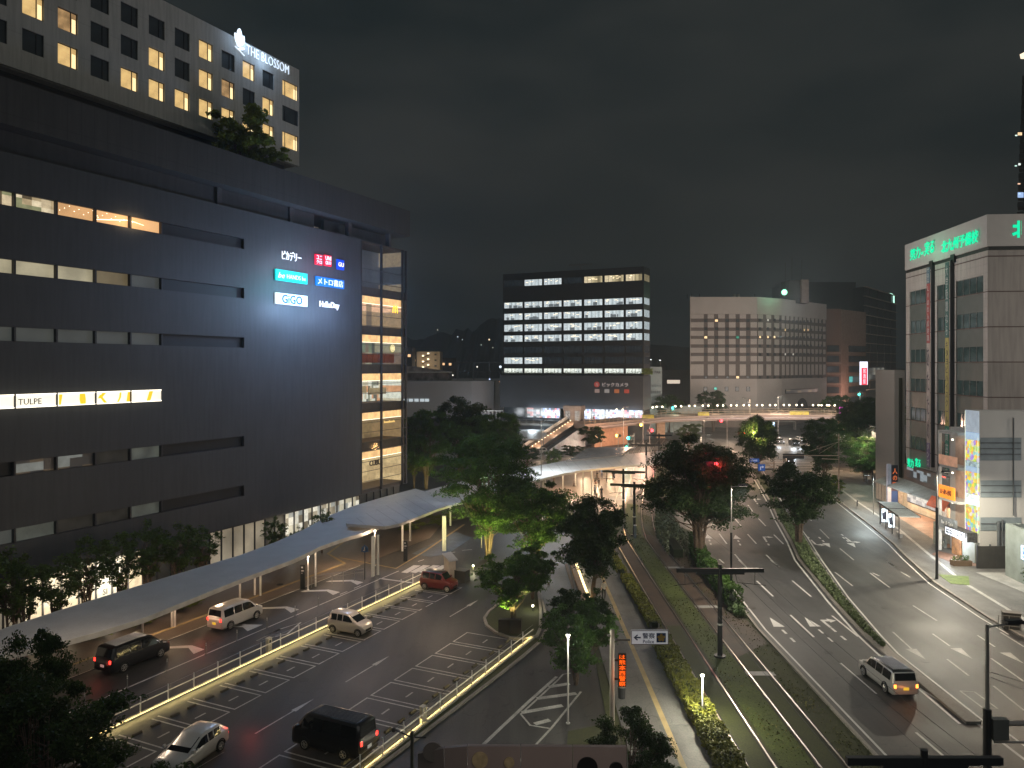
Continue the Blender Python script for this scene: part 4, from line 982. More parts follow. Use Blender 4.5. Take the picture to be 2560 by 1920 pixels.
for i in range(6):
    z = 21-((864+i*26.0)-HY)*305/F
    mb = MB(); mb.box(1.5, 6.3, -.06, .1, z-2.4, z+.1); f = mb.build('window', dark_steel, r)
    mb = MB(); mb.quad((1.6,-.08,z-2.3),(6.2,-.08,z-2.3),(6.2,-.08,z),(1.6,-.08,z)); mb.build('pane', glass_win, f)
    mb = MB(T); mb.box(Ls*.3, Ls*.98, -.08, .1, z-2.4, z+.1); f = mb.build('window', dark_steel, r)
    mb = MB(T); mb.quad((Ls*.31,-.1,z-2.3),(Ls*.97,-.1,z-2.3),(Ls*.97,-.1,z),(Ls*.31,-.1,z)); mb.build('pane', glass_win if i not in (3,) else ROOM('bb_teal',[(.03,.05,.05),(.1,.45,.42),(.05,.06,.06)],1.0,(.4,1,1)), f)
    mb = MB(); mb.box(0, W, -.14, 0, z-3.3, z-2.5); mb.build('ledge', MC['brown_light'], r)
light('unseen_fill', 'POINT', tuple(at(2150,985,300)), 1500, (1,.6,.5), None, radius=1)  # added fill without a fixture, reddens the brown building
# dark construction-like tower with pale slab edges
p, q = at(2160,712,352), at(2240,735,400); 
r = root('slab_tower', (p.x, 352, 0), 0, 'dark tower with pale slab edges at each floor, far right of the bridge', 'tower')
mb = MB(); mb.box(-32, -2, 4, 30, 0, at(2100,703,352).z); 
d = Vector((q.x-p.x, q.y-p.y, 0)); T = Matrix.Rotation(math.atan2(d.y,d.x), 4, 'Z'); Ls = d.length
mb.prism([(0,0),(d.x,d.y),(d.x-10,d.y+12),(-10,12)], 0, p.z-1.0); mb.build('wall', M('slab_tower_dark', (.022,.023,.026), .4), r)
mb = MB(T)
for i in range(12): mb.box(-1, Ls*.98, -1.2, 0, p.z-1-i*4.3, p.z-.75-i*4.3)
mb.build('slab_edge', M('slab_edge', (.38,.33,.30), .8), r)
mb = MB(T); 
for i in range(11):
    for k in range(4): mb.box(Ls*(.15+.22*k), Ls*(.15+.22*k)+.25, -.4, 0, p.z-5-i*4.3, p.z-1.1-i*4.3)
mb.build('pier', M('pier_dark', (.09,.085,.085), .8), r)
mb = MB(T); mb.box(Ls*.86, Ls*.89, -.8, -.5, p.z-5.2, p.z-1.3); mb.box(Ls*.7, Ls*.8, -1.3, -1.2, p.z-.9, p.z-.7); mb.build('strip_lamp', EM('tower_lamp', (.5,.95,.75), 1.6, samp=False), r)
mb = MB(T); mb.quad((Ls*.1,-.5,14.5),(Ls*.6,-.5,14.5),(Ls*.6,-.5,20),(Ls*.1,-.5,20)); mb.build('lit_lobby', ROOM('lobby', [(.05,.05,.045),(.18,.17,.14),(.1,.1,.09),(.03,.03,.03)], 1, (.6,1,.3)), r)
light('unseen_fill', 'POINT', tuple(at(2195,1000,345)), 2500, (1,.6,.35), None, radius=1)  # unseen warm fill at the foot of the slab tower
# vertical neon sign
r = root('neon_sign', tuple(at(2152,962,288)), 0, 'tall white and red vertical neon sign on the brown building corner', 'sign')
mb = MB(); mb.box(0,2.6,0,1.0,0,8.7); mb.build('case', EM('neon_white', (.85,.88,1), 1.5), r)
mb = MB(); mb.box(.25,2.35,-.05,0,0,6.4); mb.build('red_panel', EM('neon_red', (.85,.04,.08), 1.3, samp=False), r)
t = text_mb('居酒屋', height=5.6, width=1.0, ext=.02, vertical=True); t.v = [v+Vector((.8,-.1,.4)) for v in t.v]; t.build('lettering', Wl, r)
r = root('street_banner', tuple(at(2104,1046,232)), 0, 'small magenta glowing board beyond the footbridge', 'sign')
mb = MB(); mb.box(-.6,.6,0,.15,4.2-4.2,3.4); mb.build('panel', EM('magenta', (.9,.1,.7), 1.4), r); mb = MB(); mb.cyl(0,.3,-4.8,0,.08); mb.build('post', steel, r)
# low white block right of the office building, with katakana bands, and two roof lamps
r, W, h_ = simple('low_block', 1623, 1655, 917, 245, 15, (.30,.33,.33), 'narrow pale low block just right of the black office building')
for i, (bd, py) in enumerate((('■ PAR', 934),('ピックスペース',968),('駅前駐車場',984))):
    t = text_mb(bd, height=.9, width=W*.8, ext=.02); t.v = [v+Vector((W*.1,-.1,21-(py-HY)*245/F)) for v in t.v]; t.build('lettering', M('sign_lead', (.06,.06,.07)), r)
mb = MB(); mb.box(-.2, W+12, -3, 0, 0, 8.2); mb.build('lower_block', M('lower_pale', (.38,.42,.40)), r)
mb = MB(); mb.cyl(1,2,h_,h_+2.2,.06,n=5); mb.cyl(4,2,h_,h_+2.0,.06,n=5); mb.build('lamp_post', steel, r)
mb = MB(); mb.box(.6,1.1,1.9,2.1,h_+2.2,h_+2.4); mb.box(3.6,4.1,1.9,2.1,h_+2.0,h_+2.2); mb.build('lamp_head', EM('far_lamp', (.95,1,1), 2, samp=False), r)
light('unseen_fill', 'POINT', tuple(at(1652,1010,236)), 260, (.8,1,.92), None, radius=1)  # fill light with no lamp, brightens the low block
r, W, h_ = simple('low_hall', 1655, 1728, 925, 300, 20, (.12,.12,.12), 'low dark hall between the office block and the chequered block')
mb = MB(); mb.box(2,7,-.1,0,14,15.4); mb.build('lit_window', EM('hall_win', (.9,.75,.6), .8, samp=False), r)

# ================================================================== LEFT DISTANCE
r = root('station_building', (-40,232,0), 0, 'low grey station hall with curved end and small lit windows, left of the office block', 'station')
def rel(px, py, Y): p = at(px,py,Y); return (p.x+40, p.y-232, p.z)
mb = MB(); 
pl_ = [rel(990,955,232), rel(1180,955,232), rel(1235,955,238), rel(1252,955,252), rel(1255,955,280), rel(960,955,280)]
mb.prism([p[:2] for p in pl_], 5.2, 16.3); mb.build('wall', M('station_grey', (.30,.30,.31), .8, var=.06, scl=.1), r)
mb = MB(); mb.prism([(p[0],p[1]) for p in pl_[:4]]+[(p[0],p[1]) for p in pl_[4:]], 0, 5.1); mb.build('base', M('station_dark', (.05,.05,.05)), r)
for px in (1013,1027,1041,1055,1067): 
    p = rel(px,1004,231.8); mb = MB(); mb.box(p[0]-.6,p[0]+.65,p[1]-.05,p[1]+.1,p[2],p[2]+.85); mb.build('window', EM('station_win', (.6,.68,.72), .75, samp=False), r)
mb = MB(); p = rel(1018,942,240); q = rel(1122,942,240); mb.add([(p[0]-10,8,16.3),(q[0],8,16.3),(q[0],8,19.0),(p[0],8,20.8),(p[0]-10,8,20.8),(p[0]-10,22,16.3),(q[0],22,16.3),(q[0],22,19),(p[0],22,20.8),(p[0]-10,22,20.8)], [(0,1,2,3,4),(5,9,8,7,6),(1,6,7,2),(2,7,8,3),(3,8,9,4)]); mb.build('roof', M('roof_slats', (.20,.18,.17), .7, var=.5, scl=.6), r)
mb = MB(); mb.box(p[0]-8, q[0]+1, 6.5, 8, 18.8, 19.1); mb.build('roof_edge', M('roof_edge', (.45,.47,.45)), r)
mb = MB()
for k in range(5): xx = q[0]+2+k*5.2; mb.box(xx-.12,xx+.12,20,20.3,16.3,22.4)
mb.box(q[0]+1,q[0]+24,20,20.3,21.9,22.1); mb.box(q[0]+1,q[0]+24,20,20.3,19,19.1); mb.build('platform_gantry', M('gantry', (.13,.13,.14)), r)
mb = MB(); mb.box(rel(1175,0,232)[0], rel(1258,0,232)[0], -3, -.2, 7.4, 7.6); 
for k in range(9): xx = rel(1178+k*9,0,232)[0]; mb.box(xx-.06,xx+.06,-3,-2.9,4.8,7.4)
mb.build('walkway_canopy', white_steel, r)
light('unseen_fill', 'POINT', tuple(at(1215,1040,222)), 700, (.9,.95,1), None, radius=1)  # this and the next are unseen fills for the station front
light('unseen_fill', 'POINT', tuple(at(1330,1060,200)), 500, (.8,.92,1), None, radius=1)
r, W, h_ = simple('apartment_block', 1042, 1100, 879, 330, 12, (.42,.35,.27), 'beige apartment block with lit zigzag outdoor stairs', 'apartment block')
for i in range(6):
    z = h_-1.2-i*2.45
    mb = MB(); mb.add([(2.4,-.6,z-1.6),(5.4,-.6,z-.4),(5.4,-.6,z+.0),(2.4,-.6,z-1.2),(2.4,0,z-1.6),(5.4,0,z-.4),(5.4,0,z),(2.4,0,z-1.2)], [(0,1,2,3),(3,2,6,7),(0,4,5,1)]); mb.build('stair_flight', M('stair_brown', (.06,.045,.035)), r)
    mb = MB(); mb.box(2.3,3.1,-.2,-.05,z-.9,z-.3); mb.box(4.5,5.3,-.2,-.05,z+.1,z+.7); mb.build('landing_light', EM('landing_light', (1,.85,.55), 2.2, samp=False), r)
    mb = MB(); mb.box(7.6,8.5,-.1,.05,z-.4,z+.3); mb.build('window', dark_steel if i != 3 else Wl, r)
light('unseen_fill', 'POINT', tuple(at(1060,910,322)), 700, (1,.75,.45), None, radius=1)  # unseen warm fill added before the apartment block
for (a,b,t,Y,lab,lts) in ((1017,1030,868,300,'narrow grey block with balconies peeking out beside the glass corner',((0.4,.8),)),(1030,1042,882,345,'dark block left of the beige apartment block',((.4,1),)),(1100,1136,895,345,'low dark house with orange porch light',((1,.2),(4,.3)))):
    r, W, h_ = simple('distant_house', a, b, t, Y, 10, (.07,.065,.065), lab, 'house')
    for (x, dz) in lts: mb = MB(); mb.box(x, x+1.1, -.1, 0, h_-3-dz, h_-2-dz); mb.build('window', EM('house_win', (1,.6,.3), 1.2, samp=False), r)
# hills
def hill(name, pts, Y, depth, col, label):
    mb = MB(); n = len(pts); A = [at(px,py,Y) for px,py in pts]
    vs = [(a.x,Y-depth,0) for a in A]+[(a.x,Y,a.z) for a in A]+[(a.x,Y+depth,0) for a in A]
    mb.add(vs, [(i,i+1,n+i+1,n+i) for i in range(n-1)]+[(n+i,n+i+1,2*n+i+1,2*n+i) for i in range(n-1)])
    structure(name, mb, GROUND(name+'_m', col, scl=.02), label=label)
rnd = random.Random(4)
hp = [(x, 815+28*math.sin(x*.013)+12*math.sin(x*.05)+(-18 if 1130<x<1180 else 0)+rnd.uniform(-3,3)) for x in range(700,1330,10)]
hill('hills', hp, 850, 200, (.010,.012,.012), 'dark wooded hill left of the office block')
hp = [(x, 858+(x-1600)*.10+rnd.uniform(-2,2)) for x in range(1560,2400,15)]
hill('hills', hp, 700, 150, (.010,.012,.012), 'dark wooded hill right of the office block')
for (px,py,Y,c,sz) in ((1094,825,640,(1,.9,.6),.7),(1144,842,640,(.8,.9,1),.7),(1156,849,640,(.8,.9,.9),.6),(1223,849,640,(1,.75,.45),1.1),(1203,862,600,(.6,.7,.6),.5),(1232,869,600,(.6,.6,.5),.5),(1193,917,380,(1,.9,.8),.6),(1132,938,300,(1,.9,.8),.5),(1224,948,250,(.6,.7,1),.4),(1251,917,380,(.8,.9,1),1.0),(1250,954,240,(1,.4,.2),.3)):
    p = at(px,py,Y); r = root('hillside_lamp', tuple(p), 0, 'small distant lamp left of the black office, %s from the left among them' % ordn(sorted([1094,1144,1156,1223,1203,1232,1193,1132,1224,1251,1250]).index(px)), 'lamp', 'lamps on the far hillside')
    mb = MB(); mb.ball((0,0,0), sz*.6, 6); mb.build('bulb', EM('hl_%d_%d'%(px,py), c, 1.6, samp=False), r)
    mb = MB(); mb.cyl(0,0,-6,0,.12,n=5); mb.build('post', dark_steel, r)
# ================================================================== SCHOOL BUILDING (right)
pA = Vector((56.05, 90.5, 0)); pB = Vector((50.9+.0573*112+.25, 112.9, 0))   # near corner, far corner of the street face
pB = Vector((.5130*113.5, 113.5, 0))
d_ = (pA-pB); LSc = d_.length; rzS = math.atan2(d_.y, d_.x)
sch = root('school_building', tuple(pB), rzS, 'beige cram school block with green lettering and two long vertical banners', 'school')
ZS = 38.8
sw = CLAD('school_tile', (.50,.46,.43), 1.05, 1.0, .75, .95, .05); gg = M('groove_brown', (.12,.08,.07), .8)
def sx_(px):  # pixel column -> local x on street face
    r_ = (px-CX)/F; D = d_.normalized(); t = (r_*pB.y-pB.x)/(D.x-r_*D.y); return t
def szz(px, py):
    t = sx_(px); Y = pB.y+d_.normalized().y*t; return H-(py-HY)*Y/F
def zs6(x, y): return (2160+x*.3014, 500+y*.3014)
cells = [((378,545),), ((605,708),), ((760,990),)]
xr = [(sx_(zs6(a,0)[0]), sx_(zs6(b,0)[0])) for a, b in ((378,545),(605,700),(762,990))]
ref = zs6(990,0)[0]
tops = [szz(ref, zs6(0,622)[1]), szz(ref, zs6(0,912)[1]), szz(ref, zs6(0,1205)[1]), szz(ref, zs6(0,1490)[1])]
fh = (tops[0]-tops[3])/3
tops = [tops[0]-fh*i for i in range(7)]
gh = 2.15; ph = 2.2
wd = {x: [(t-gh-ph+.0, t) for t in tops[:6]] for x in xr}
mb = MB(); wall_grid(mb, 0, LSc, 6.6, ZS-4.2, wd, t=.3); mb.box(0, LSc-.35, .35, 30, 0, ZS-4.2)
# right (camera-facing) face
mb.box(LSc-.34, LSc, .3, 34, 6.6, ZS-4.2)
mb.build('wall', sw, sch)
mb = MB(); mb.box(-.1, LSc+.1, -.12, 34, ZS-3.75, ZS); mb.build('parapet_sign_band', M('parapet_pale', (.55,.53,.51), .7, var=.04), sch)
mb = MB(); mb.box(-.05, LSc+.05, .05, 34, ZS-4.2, ZS-3.76); 
mb.box(sx_(2331)-.5, sx_(2331)+.5, -.25, .0, ZS-4.6, ZS-3.5); mb.box(sx_(2385)-.5, sx_(2385)+.5, -.25, .0, ZS-4.6, ZS-3.5)
mb.build('dark_band', M('band_black', (.02,.022,.02)), sch)
mb = MB()
for i in range(7):
    z = tops[0]+2.15-fh*i; mb.box(-.01, LSc+.02, -.025, 0, z-.12, z+.0); mb.box(LSc, LSc+.025, 0, 34, z-.12, z)
for y in (6.5, 16): mb.box(LSc, LSc+.02, y, y+.1, 6.6, ZS-4.2)
mb.build('tile_joint', gg, sch)
pg = M('spandrel_green', (.11,.125,.115), .5, var=.1); wg = M('school_glass', (.03,.045,.042), .1, emit=(.02,.032,.03), es=.6, samp=False, evar=.6, scl=.6)
for t in tops[:6]:
    for (a, b), n in zip(xr, (4,2,4)):
        window(sch, a, .12, t-gh, b-a, gh, wg, M('frame_alu', (.22,.22,.21), .5), split=[i/n for i in range(1,n)], key=('sch',n))
        mb = MB(); mb.box(a, b, .1, .28, t-gh-ph, t-gh); mb.build('spandrel_panel', pg, sch)
for (pxx, cols_, strs) in ((2331, ((.10,.16,.22),(.32,.08,.08),(.42,.36,.34),(.18,.14,.24)), '第一志望合格 LVOO入試対策 あたため メンズ'), (2378.5, ((.06,.14,.13),(.40,.34,.12),(.04,.22,.16)), '大学受験なら キタヨビハイスクール 高卒生 募集')):
    # long vertical banner
    x = sx_(pxx); zt_, zb_ = ZS-4.4, 7.2
    p = Vector((pB.x,pB.y,0))+d_.normalized()*x+Vector((-.55,0,0))
    r = root('vertical_banner', (p.x,p.y,zb_), rzS, ('long white and blue vertical banner nearer the far end of the school' if pxx < 2350 else 'long yellow and green vertical banner in the middle of the school facade'), 'banner')
    hB = zt_-zb_; nb = len(cols_); cuts = [0,.08,.38,.88,1][::1] if nb == 4 else [0,.36,.78,1]
    for i in range(nb):
        mb = MB(); mb.box(-.5,.5,-.03,.03, hB*(1-cuts[i+1]), hB*(1-cuts[i])-.01); mb.build('cloth', M('banner%d%d'%(nb,i), cols_[i], .8, var=.05), r)
        s_ = strs.split()[i] if i < len(strs.split()) else 'メ'
        hh = hB*(cuts[i+1]-cuts[i])*.92
        t = text_mb(s_, height=hh, width=.68, ext=.005, vertical=True); t.v = [v+Vector((-.34,-.05,hB*(1-cuts[i+1])+hh*.04)) for v in t.v]
        t.build('lettering', M('banner_ink', (.04,.04,.06)) if (nb,i) in ((4,2),(3,1)) else M('banner_pale', (.5,.5,.5)), r)
    mb = MB(); mb.box(.5,.75,.1,.5,0,hB+.2); mb.build('rail', dark_steel, r)
grn = EM('neon_green', (.0,.82,.40), 1.0, samp=False)
def school_text(body, px0, px1, pyb, pyt, label, h=None):
    x = sx_(px0); z = szz(px0, pyb); r_ = d_.normalized(); p = pB+r_*x+Vector((-.35,0,0))
    r = root('lit_lettering', (p.x,p.y,z), rzS, label, 'sign')
    t = text_mb(body, height=szz(px0,pyt)-z, width=sx_(px1)-x, ext=.04, off=.004, shear=.1); t.build('lettering', grn, r); return r
school_text('努力', 2281, 2307, 652, 624, 'green glowing brush lettering at the left end of the school parapet')
school_text('は', 2309, 2315, 637, 630, 'small green kana between the two green brush words')
school_text('実る', 2317, 2341, 640, 606, 'green glowing brush lettering, second word on the school parapet')
school_text('北九州予備校', 2360, 2452, 634, 604, 'green glowing school name in six characters on the parapet')
p = at(2528, 595, 90.3); r = root('lit_lettering', (p.x, 90.1, p.z), 0, 'huge green character cut by the right edge of the photo on the parapet', 'sign')
t = text_mb('北', height=2.0, width=1.95, ext=.05, off=.04); t.build('lettering', grn, r)
light('sign_glow', 'POINT', (54.6, 103, 36.2), 9, (.1,1,.5), None, radius=.8); 
school_text('努力', 2274, 2290, 1166, 1144, 'small green glowing lettering low on the school wall'); school_text('実る', 2294, 2307, 1166, 1144, 'second small green lettering low on the school wall')
# low street floors of the school: glass with reflections put in as glowing colour, brown base
mb = MB(); mb.box(0, LSc+8, -.3, .0, 3.3, 6.55); mb.build('lower_band', M('lower_brown', (.13,.10,.09), .5), sch)
mb = MB(); mb.quad((1,-.32,4.8),(LSc*.55,-.32,4.8),(LSc*.55,-.32,6.2),(1,-.32,6.2)); mb.build('shop_glass', ROOM('school_shop_glass', [(.02,.025,.03),(.06,.09,.1),(.015,.012,.01),(.25,.3,.33),(.02,.015,.015)], .8, (.9,1,1.2)), sch)
for k,(x,z) in enumerate(((LSc*.52,6.3),(LSc*.7,5.7),(LSc*.82,5.6),(LSc*.9,5.8))):
    mb = MB(); mb.box(x, x+1.3, -.36, -.33, z, z+.16); mb.build('painted_red_reflection', EM('red_reflection_paint', (.9,.08,.05), 1.6, samp=False), sch)  # red reflections in the glass made as glowing bars
# arcade shop below
arc = root('shop_arcade', (57.4,113.5,0), math.atan2(-25,-.9), 'low shop row with awnings and lit posters on the tiled forecourt', 'shop')
cream_w = M('shop_cream', (.5,.42,.3), .7)
mb = MB(); mb.box(-3.5, 25, .4, 6, 0, 3.4); mb.build('wall', cream_w, arc)
mb = MB(); mb.box(-3.6, 0, -.3, .38, 0, 3.3); mb.build('roller_door', M('door_stripe', (.35,.3,.25), .6, var=.3, scl=3), arc)
mb = MB(); mb.add([(-4,-2.2,3.35),(25,-2.2,3.35),(25,.4,4.3),(-4,.4,4.3),(-4,-2.2,3.2),(25,-2.2,3.2),(25,.4,3.5),(-4,.4,3.5)], [(0,1,2,3),(0,4,5,1),(4,7,6,5),(1,5,6,2),(0,3,7,4)]); mb.build('awning', M('awning_grey', (.30,.30,.28), .7), arc)
mb = MB(); mb.add([(13.5,-2.9,3.0),(18,-2.9,3.0),(18,-2.2,4.1),(13.5,-2.2,4.1),(13.5,-2.9,2.8),(18,-2.9,2.8)], [(0,1,2,3),(0,4,5,1)]); mb.build('orange_awning', M('awning_orange', (.75,.14,.04), .6, emit=(.6,.1,.02), es=.12, samp=False), arc)
post_m = ROOM('posters', [(.75,.7,.62),(.4,.38,.36),(.8,.76,.7),(.55,.5,.48),(.3,.28,.3)], .8, (1.2,1,1.6))
for a, b, m in ((1.5,9.8,post_m),(12.8,15.4,M('door_glow',(.4,.3,.2),emit=(.6,.45,.28),es=.7,samp=False,evar=.5,scl=1.5)),(16.2,19.5,MC['door_glow']),(20,24.5,MC['door_glow'])):
    f = MB(); f.box(a,b,.28,.4,.1 if m is not post_m else 1.2,2.9); fo = f.build('shop_window', dark_steel, arc)
    p = MB(); p.quad((a+.08,.26,.2 if m is not post_m else 1.3),(b-.08,.26,.2 if m is not post_m else 1.3),(b-.08,.26,2.8),(a+.08,.26,2.8)); p.build('pane', m, fo)
mb = MB(); mb.box(10.2,12.3,.2,.38,0,3); mb.build('vending_machine', M('vending', (.3,.3,.3), emit=(.2,.2,.2), es=.5, samp=False, evar=.8, scl=3), arc)
for x in (3, 8, 14, 18, 22): light('awning_light', 'POINT', (x, -1.2, 2.9), 55, (1,.70,.44), arc, radius=.3)
mb = MB()
for x in (14.2, 18, 22): mb.box(x, x+1.6, -1.9, -1.8, 2.95, 3.05)
mb.build('tube_lamp', EM('awning_tube', (1,.85,.55), 2.5, samp=False), arc)
# beige fence left of arcade & vertical signboard
r = root('site_fence', (57.2,118,0), math.atan2(-3.5,-.2)+0, 'low cream panel fence beside the bus shelter', 'fence')
mb = MB(); mb.box(-3,4.2,0,.12,0,2.6); mb.build('panel', M('fence_cream', (.50,.42,.34), .7, var=.08), r)
mb = MB(); 
for k in range(8): mb.box(-3+k*1.0,-2.94+k*1.0,-.05,0,0,2.65)
mb.build('fence_post', M('fence_post_c', (.3,.26,.22)), r)
p = G(2240,1258); r = root('sign_tower', tuple(at(2233,1258,113)-Vector((0,0,at(2233,1258,113).z))), R(8), 'tall narrow signboard, pale on one side and blue below, by the fence', 'sign')
hz_ = at(2233,1160,113).z
mb = MB(); mb.box(-.9,-.3,0,.3,.6,hz_); mb.build('pale_side', M('tower_pale', (.3,.3,.34), emit=(.3,.3,.36), es=.3, samp=False), r)
mb = MB(); mb.box(-.28,.75,-.0,.3,2.6,hz_-.2); mb.build('panel', M('tower_navy', (.05,.035,.06)), r); mb = MB(); mb.box(-.28,.75,0,.3,.6,2.55); mb.build('lower_panel', M('tower_blue', (.02,.05,.16)), r)
t = text_mb('人の町', height=2.8, width=.75, ext=.02, vertical=True); t.v = [v+Vector((-.12,-.05,3.1)) for v in t.v]; t.build('lettering', M('tower_orange', (.5,.12,.04), emit=(.7,.16,.05), es=.8, samp=False), r)
mb = MB(); mb.box(-.05,.1,.1,.2,0,.6); mb.build('post', dark_steel, r)
# side wing of the school (narrow pale pier, far end)
r, W, h_ = simple('side_wing', 2236, 2262, 925, 116, 6, (.30,.28,.26), 'narrow pale wing standing at the far end of the school')
mb = MB(); mb.box(W*.42, W*.72, -.1, 0, 4, h_-1.2); mb.build('dark_slot', M('slot_dark', (.03,.028,.015)), r)
# high rise at the right edge
p = at(2536, 520, 190)
hr = root('apartment_tower', (p.x, 190, 0), 0, 'dark high rise with stepped balconies at the right edge', 'apartment tower')
mb = MB(); mb.prism([(2.2,0),(30,0),(45,20),(18,20)], 0, 92); mb.build('wall', M('tower_dark', (.018,.019,.02), .7), hr)
for i in range(17):
    z = 21+(914-(192+i*24.2))*190/F
    mb = MB(); x0 = .3-i*.09+.8; mb.add([(x0,-1.2,z-1.3),(x0,-1.2,z-.2),(3.5,-1.2,z+.4),(3.5,-1.2,z-1.3),(x0+2.9,3,z-1.3),(x0+2.9,3,z-.2),(6.3,3,z+.4),(6.3,3,z-1.3)], [(0,1,2,3),(4,7,6,5),(0,4,5,1),(1,5,6,2),(0,3,7,4)]); mb.box(3.5,14,-1.2,0,z-1.3,z-.2); mb.build('balcony', MC['tower_dark'], hr)
for (px,py,w_,h2,c) in ((2551,334,1.0,.7,(1,.7,.4)),(2542,338,.5,.3,(.8,1,.9)),(2550,410,.5,.5,(.9,1,.95)),(2541,414,.5,.3,(.6,.9,.8)),(2549,459,.6,.3,(1,.6,.4)),(2553,487,1.4,1.3,(.35,.5,.8)),(2550,484,.5,.3,(.6,.8,1))):
    q = at(px,py,188.5); mb = MB(); mb.box(q.x-p.x-w_/2, q.x-p.x+w_/2, -1.35, -1.25, q.z-h2/2, q.z+h2/2); mb.build('lit_window', EM('tw%d_%d'%(px,py), c, 1.1, samp=False), hr)
q = at(2543,140,188); mb = MB(); mb.prism([(q.x-p.x,-3),(q.x-p.x+8,-3),(q.x-p.x+8,-1),(q.x-p.x+1.5,-1)], q.z-.3, q.z); mb.add([(q.x-p.x,-3,q.z),(q.x-p.x+4,-3,q.z),(q.x-p.x+4,-3,q.z+2),(q.x-p.x,-2.8,q.z),(q.x-p.x+4,-2.8,q.z),(q.x-p.x+4,-2.8,q.z+2)], [(0,1,2),(3,5,4),(0,2,5,3)]); mb.build('crown_light', EM('crown_light', (1,.8,.6), 1.4, samp=False), hr)

# ================================================================== MURAL BUILDING
mur = root('corner_building', (49.3,81,0), 0, 'grey three storey building with open balconies and bright mural panels at its corner', 'building')
gw = M('mural_grey', (.52,.51,.49), .8, var=.08, scl=.2)
mb = MB(); mb.box(0,14,0,2.4,0,16.2); mb.box(.9,14,2.4,7,0,14.0); mb.build('wall', gw, mur)
mb = MB()
for z0_, z1_ in ((11.0,13.4),(7.1,8.9),(3.6,5.0)): mb.box(.1,4.4,-.05,0,z0_,z1_)
mb.build('duct_band', M('duct_bluegrey', (.22,.26,.28), .6, var=.1), mur)
mb = MB()
for z in (11.6,12.2,12.8,7.6,8.3,4.3): mb.box(.1,4.3,-.12,-.05,z,z+.1)
mb.tube([(1.9,-.2,0),(1.9,-.2,4.6)],.16); mb.tube([(2.3,-.2,0),(2.3,-.2,4.8)],.1); mb.tube([(1.0,-.2,0),(1.0,-.2,2.2)],.1); mb.tube([(3.5,-.16,5.2),(3.5,-.16,15.5)],.06)
mb.build('pipe', M('pipe_grey', (.10,.11,.12), .5), mur)
# balconies on the street side (x<0 side), y 2.4..6.4
mb = MB()
for z in (13.4, 9.6, 5.9, 2.5): mb.box(-.9,.89,2.4,6.3,z,z+.3)
mb.box(-.9,-.6,6.0,6.3,0,13.4); mb.build('balcony_slab', M('balcony_white', (.55,.55,.53), .7), mur)
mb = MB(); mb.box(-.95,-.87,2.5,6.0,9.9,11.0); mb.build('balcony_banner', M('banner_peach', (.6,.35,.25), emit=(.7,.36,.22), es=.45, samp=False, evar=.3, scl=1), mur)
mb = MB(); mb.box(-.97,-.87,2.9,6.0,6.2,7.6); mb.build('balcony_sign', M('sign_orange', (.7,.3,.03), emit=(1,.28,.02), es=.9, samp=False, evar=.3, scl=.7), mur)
T_ = Matrix.Rotation(R(-90),4,'Z')
t = text_mb('ほろ酔い酒場', height=.6, width=2.1, ext=.02); t.v = [T_ @ v+Vector((-1.0,5.6,6.6)) for v in t.v]; t.build('sign_lettering', M('sign_brown', (.2,.03,.01)), mur)
mb = MB(); mb.box(-.95,-.87,2.5,6.0,2.8,4.1); mb.build('balcony_screen', M('screen_grey', (.2,.21,.21), emit=(.2,.22,.22), es=.3, samp=False, evar=.5, scl=2), mur)
t = text_mb('Bar & Cafe', height=.4, width=2.2, ext=.02); t.v = [T_ @ v+Vector((-1.0,5.4,3.3)) for v in t.v]; t.build('sign_lettering', M('sign_pale2', (.5,.5,.5)), mur)
for z in (9.9,6.2,2.9):
    mb = MB(); mb.quad((.88,2.5,z),(.88,5.9,z),(.88,5.9,z+3),(.88,2.5,z+3)); mb.build('inner_wall', M('inner_wall', (.5,.38,.3)), mur)
    mb = MB(); mb.box(.80,.87,2.5,3.6,z,z+2.8); mb.build('balcony_door', M('door_brown', (.10,.08,.06)), mur)
    light('balcony_light', 'POINT', (-.2,4.6,z+2.6), 12, (1,.85,.7), mur, radius=.1)
    mb = MB(); mb.ball((-.2,4.6,z+2.85),.12,6); mb.build('lamp_globe', EM('balcony_globe', (1,.9,.7), 3, samp=False), mur)
# mural strip on the street face
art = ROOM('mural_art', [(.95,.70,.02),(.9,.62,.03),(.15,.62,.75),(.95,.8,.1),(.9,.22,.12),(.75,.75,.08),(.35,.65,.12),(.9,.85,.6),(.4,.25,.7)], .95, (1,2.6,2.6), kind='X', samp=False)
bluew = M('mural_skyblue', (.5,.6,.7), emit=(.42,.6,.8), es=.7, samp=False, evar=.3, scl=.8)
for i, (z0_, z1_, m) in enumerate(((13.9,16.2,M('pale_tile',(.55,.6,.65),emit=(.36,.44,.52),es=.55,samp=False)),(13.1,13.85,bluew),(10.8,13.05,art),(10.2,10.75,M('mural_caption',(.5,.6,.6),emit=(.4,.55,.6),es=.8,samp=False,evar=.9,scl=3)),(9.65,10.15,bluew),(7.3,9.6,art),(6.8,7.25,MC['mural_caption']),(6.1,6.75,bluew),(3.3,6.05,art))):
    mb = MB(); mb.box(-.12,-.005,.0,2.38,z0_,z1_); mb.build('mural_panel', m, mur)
mb = MB(); mb.box(-.14,-.10,2.30,2.36,3.2,16.1); mb.box(-.14,-.10,.02,.08,3.2,13.4); mb.build('lit_edge', EM('mural_edge', (.9,1,.8), .9, samp=False), mur)
for z in (12.6,8.0,4.2): light('mural_light', 'POINT', (-1.6,1.2,z), 10, (.95,1,1), mur, radius=.2)
r = root('shop_signboard', (48.1,81.2,2.3), 0, 'white lit signboard with dark Japanese lettering over the corner entrance', 'sign')
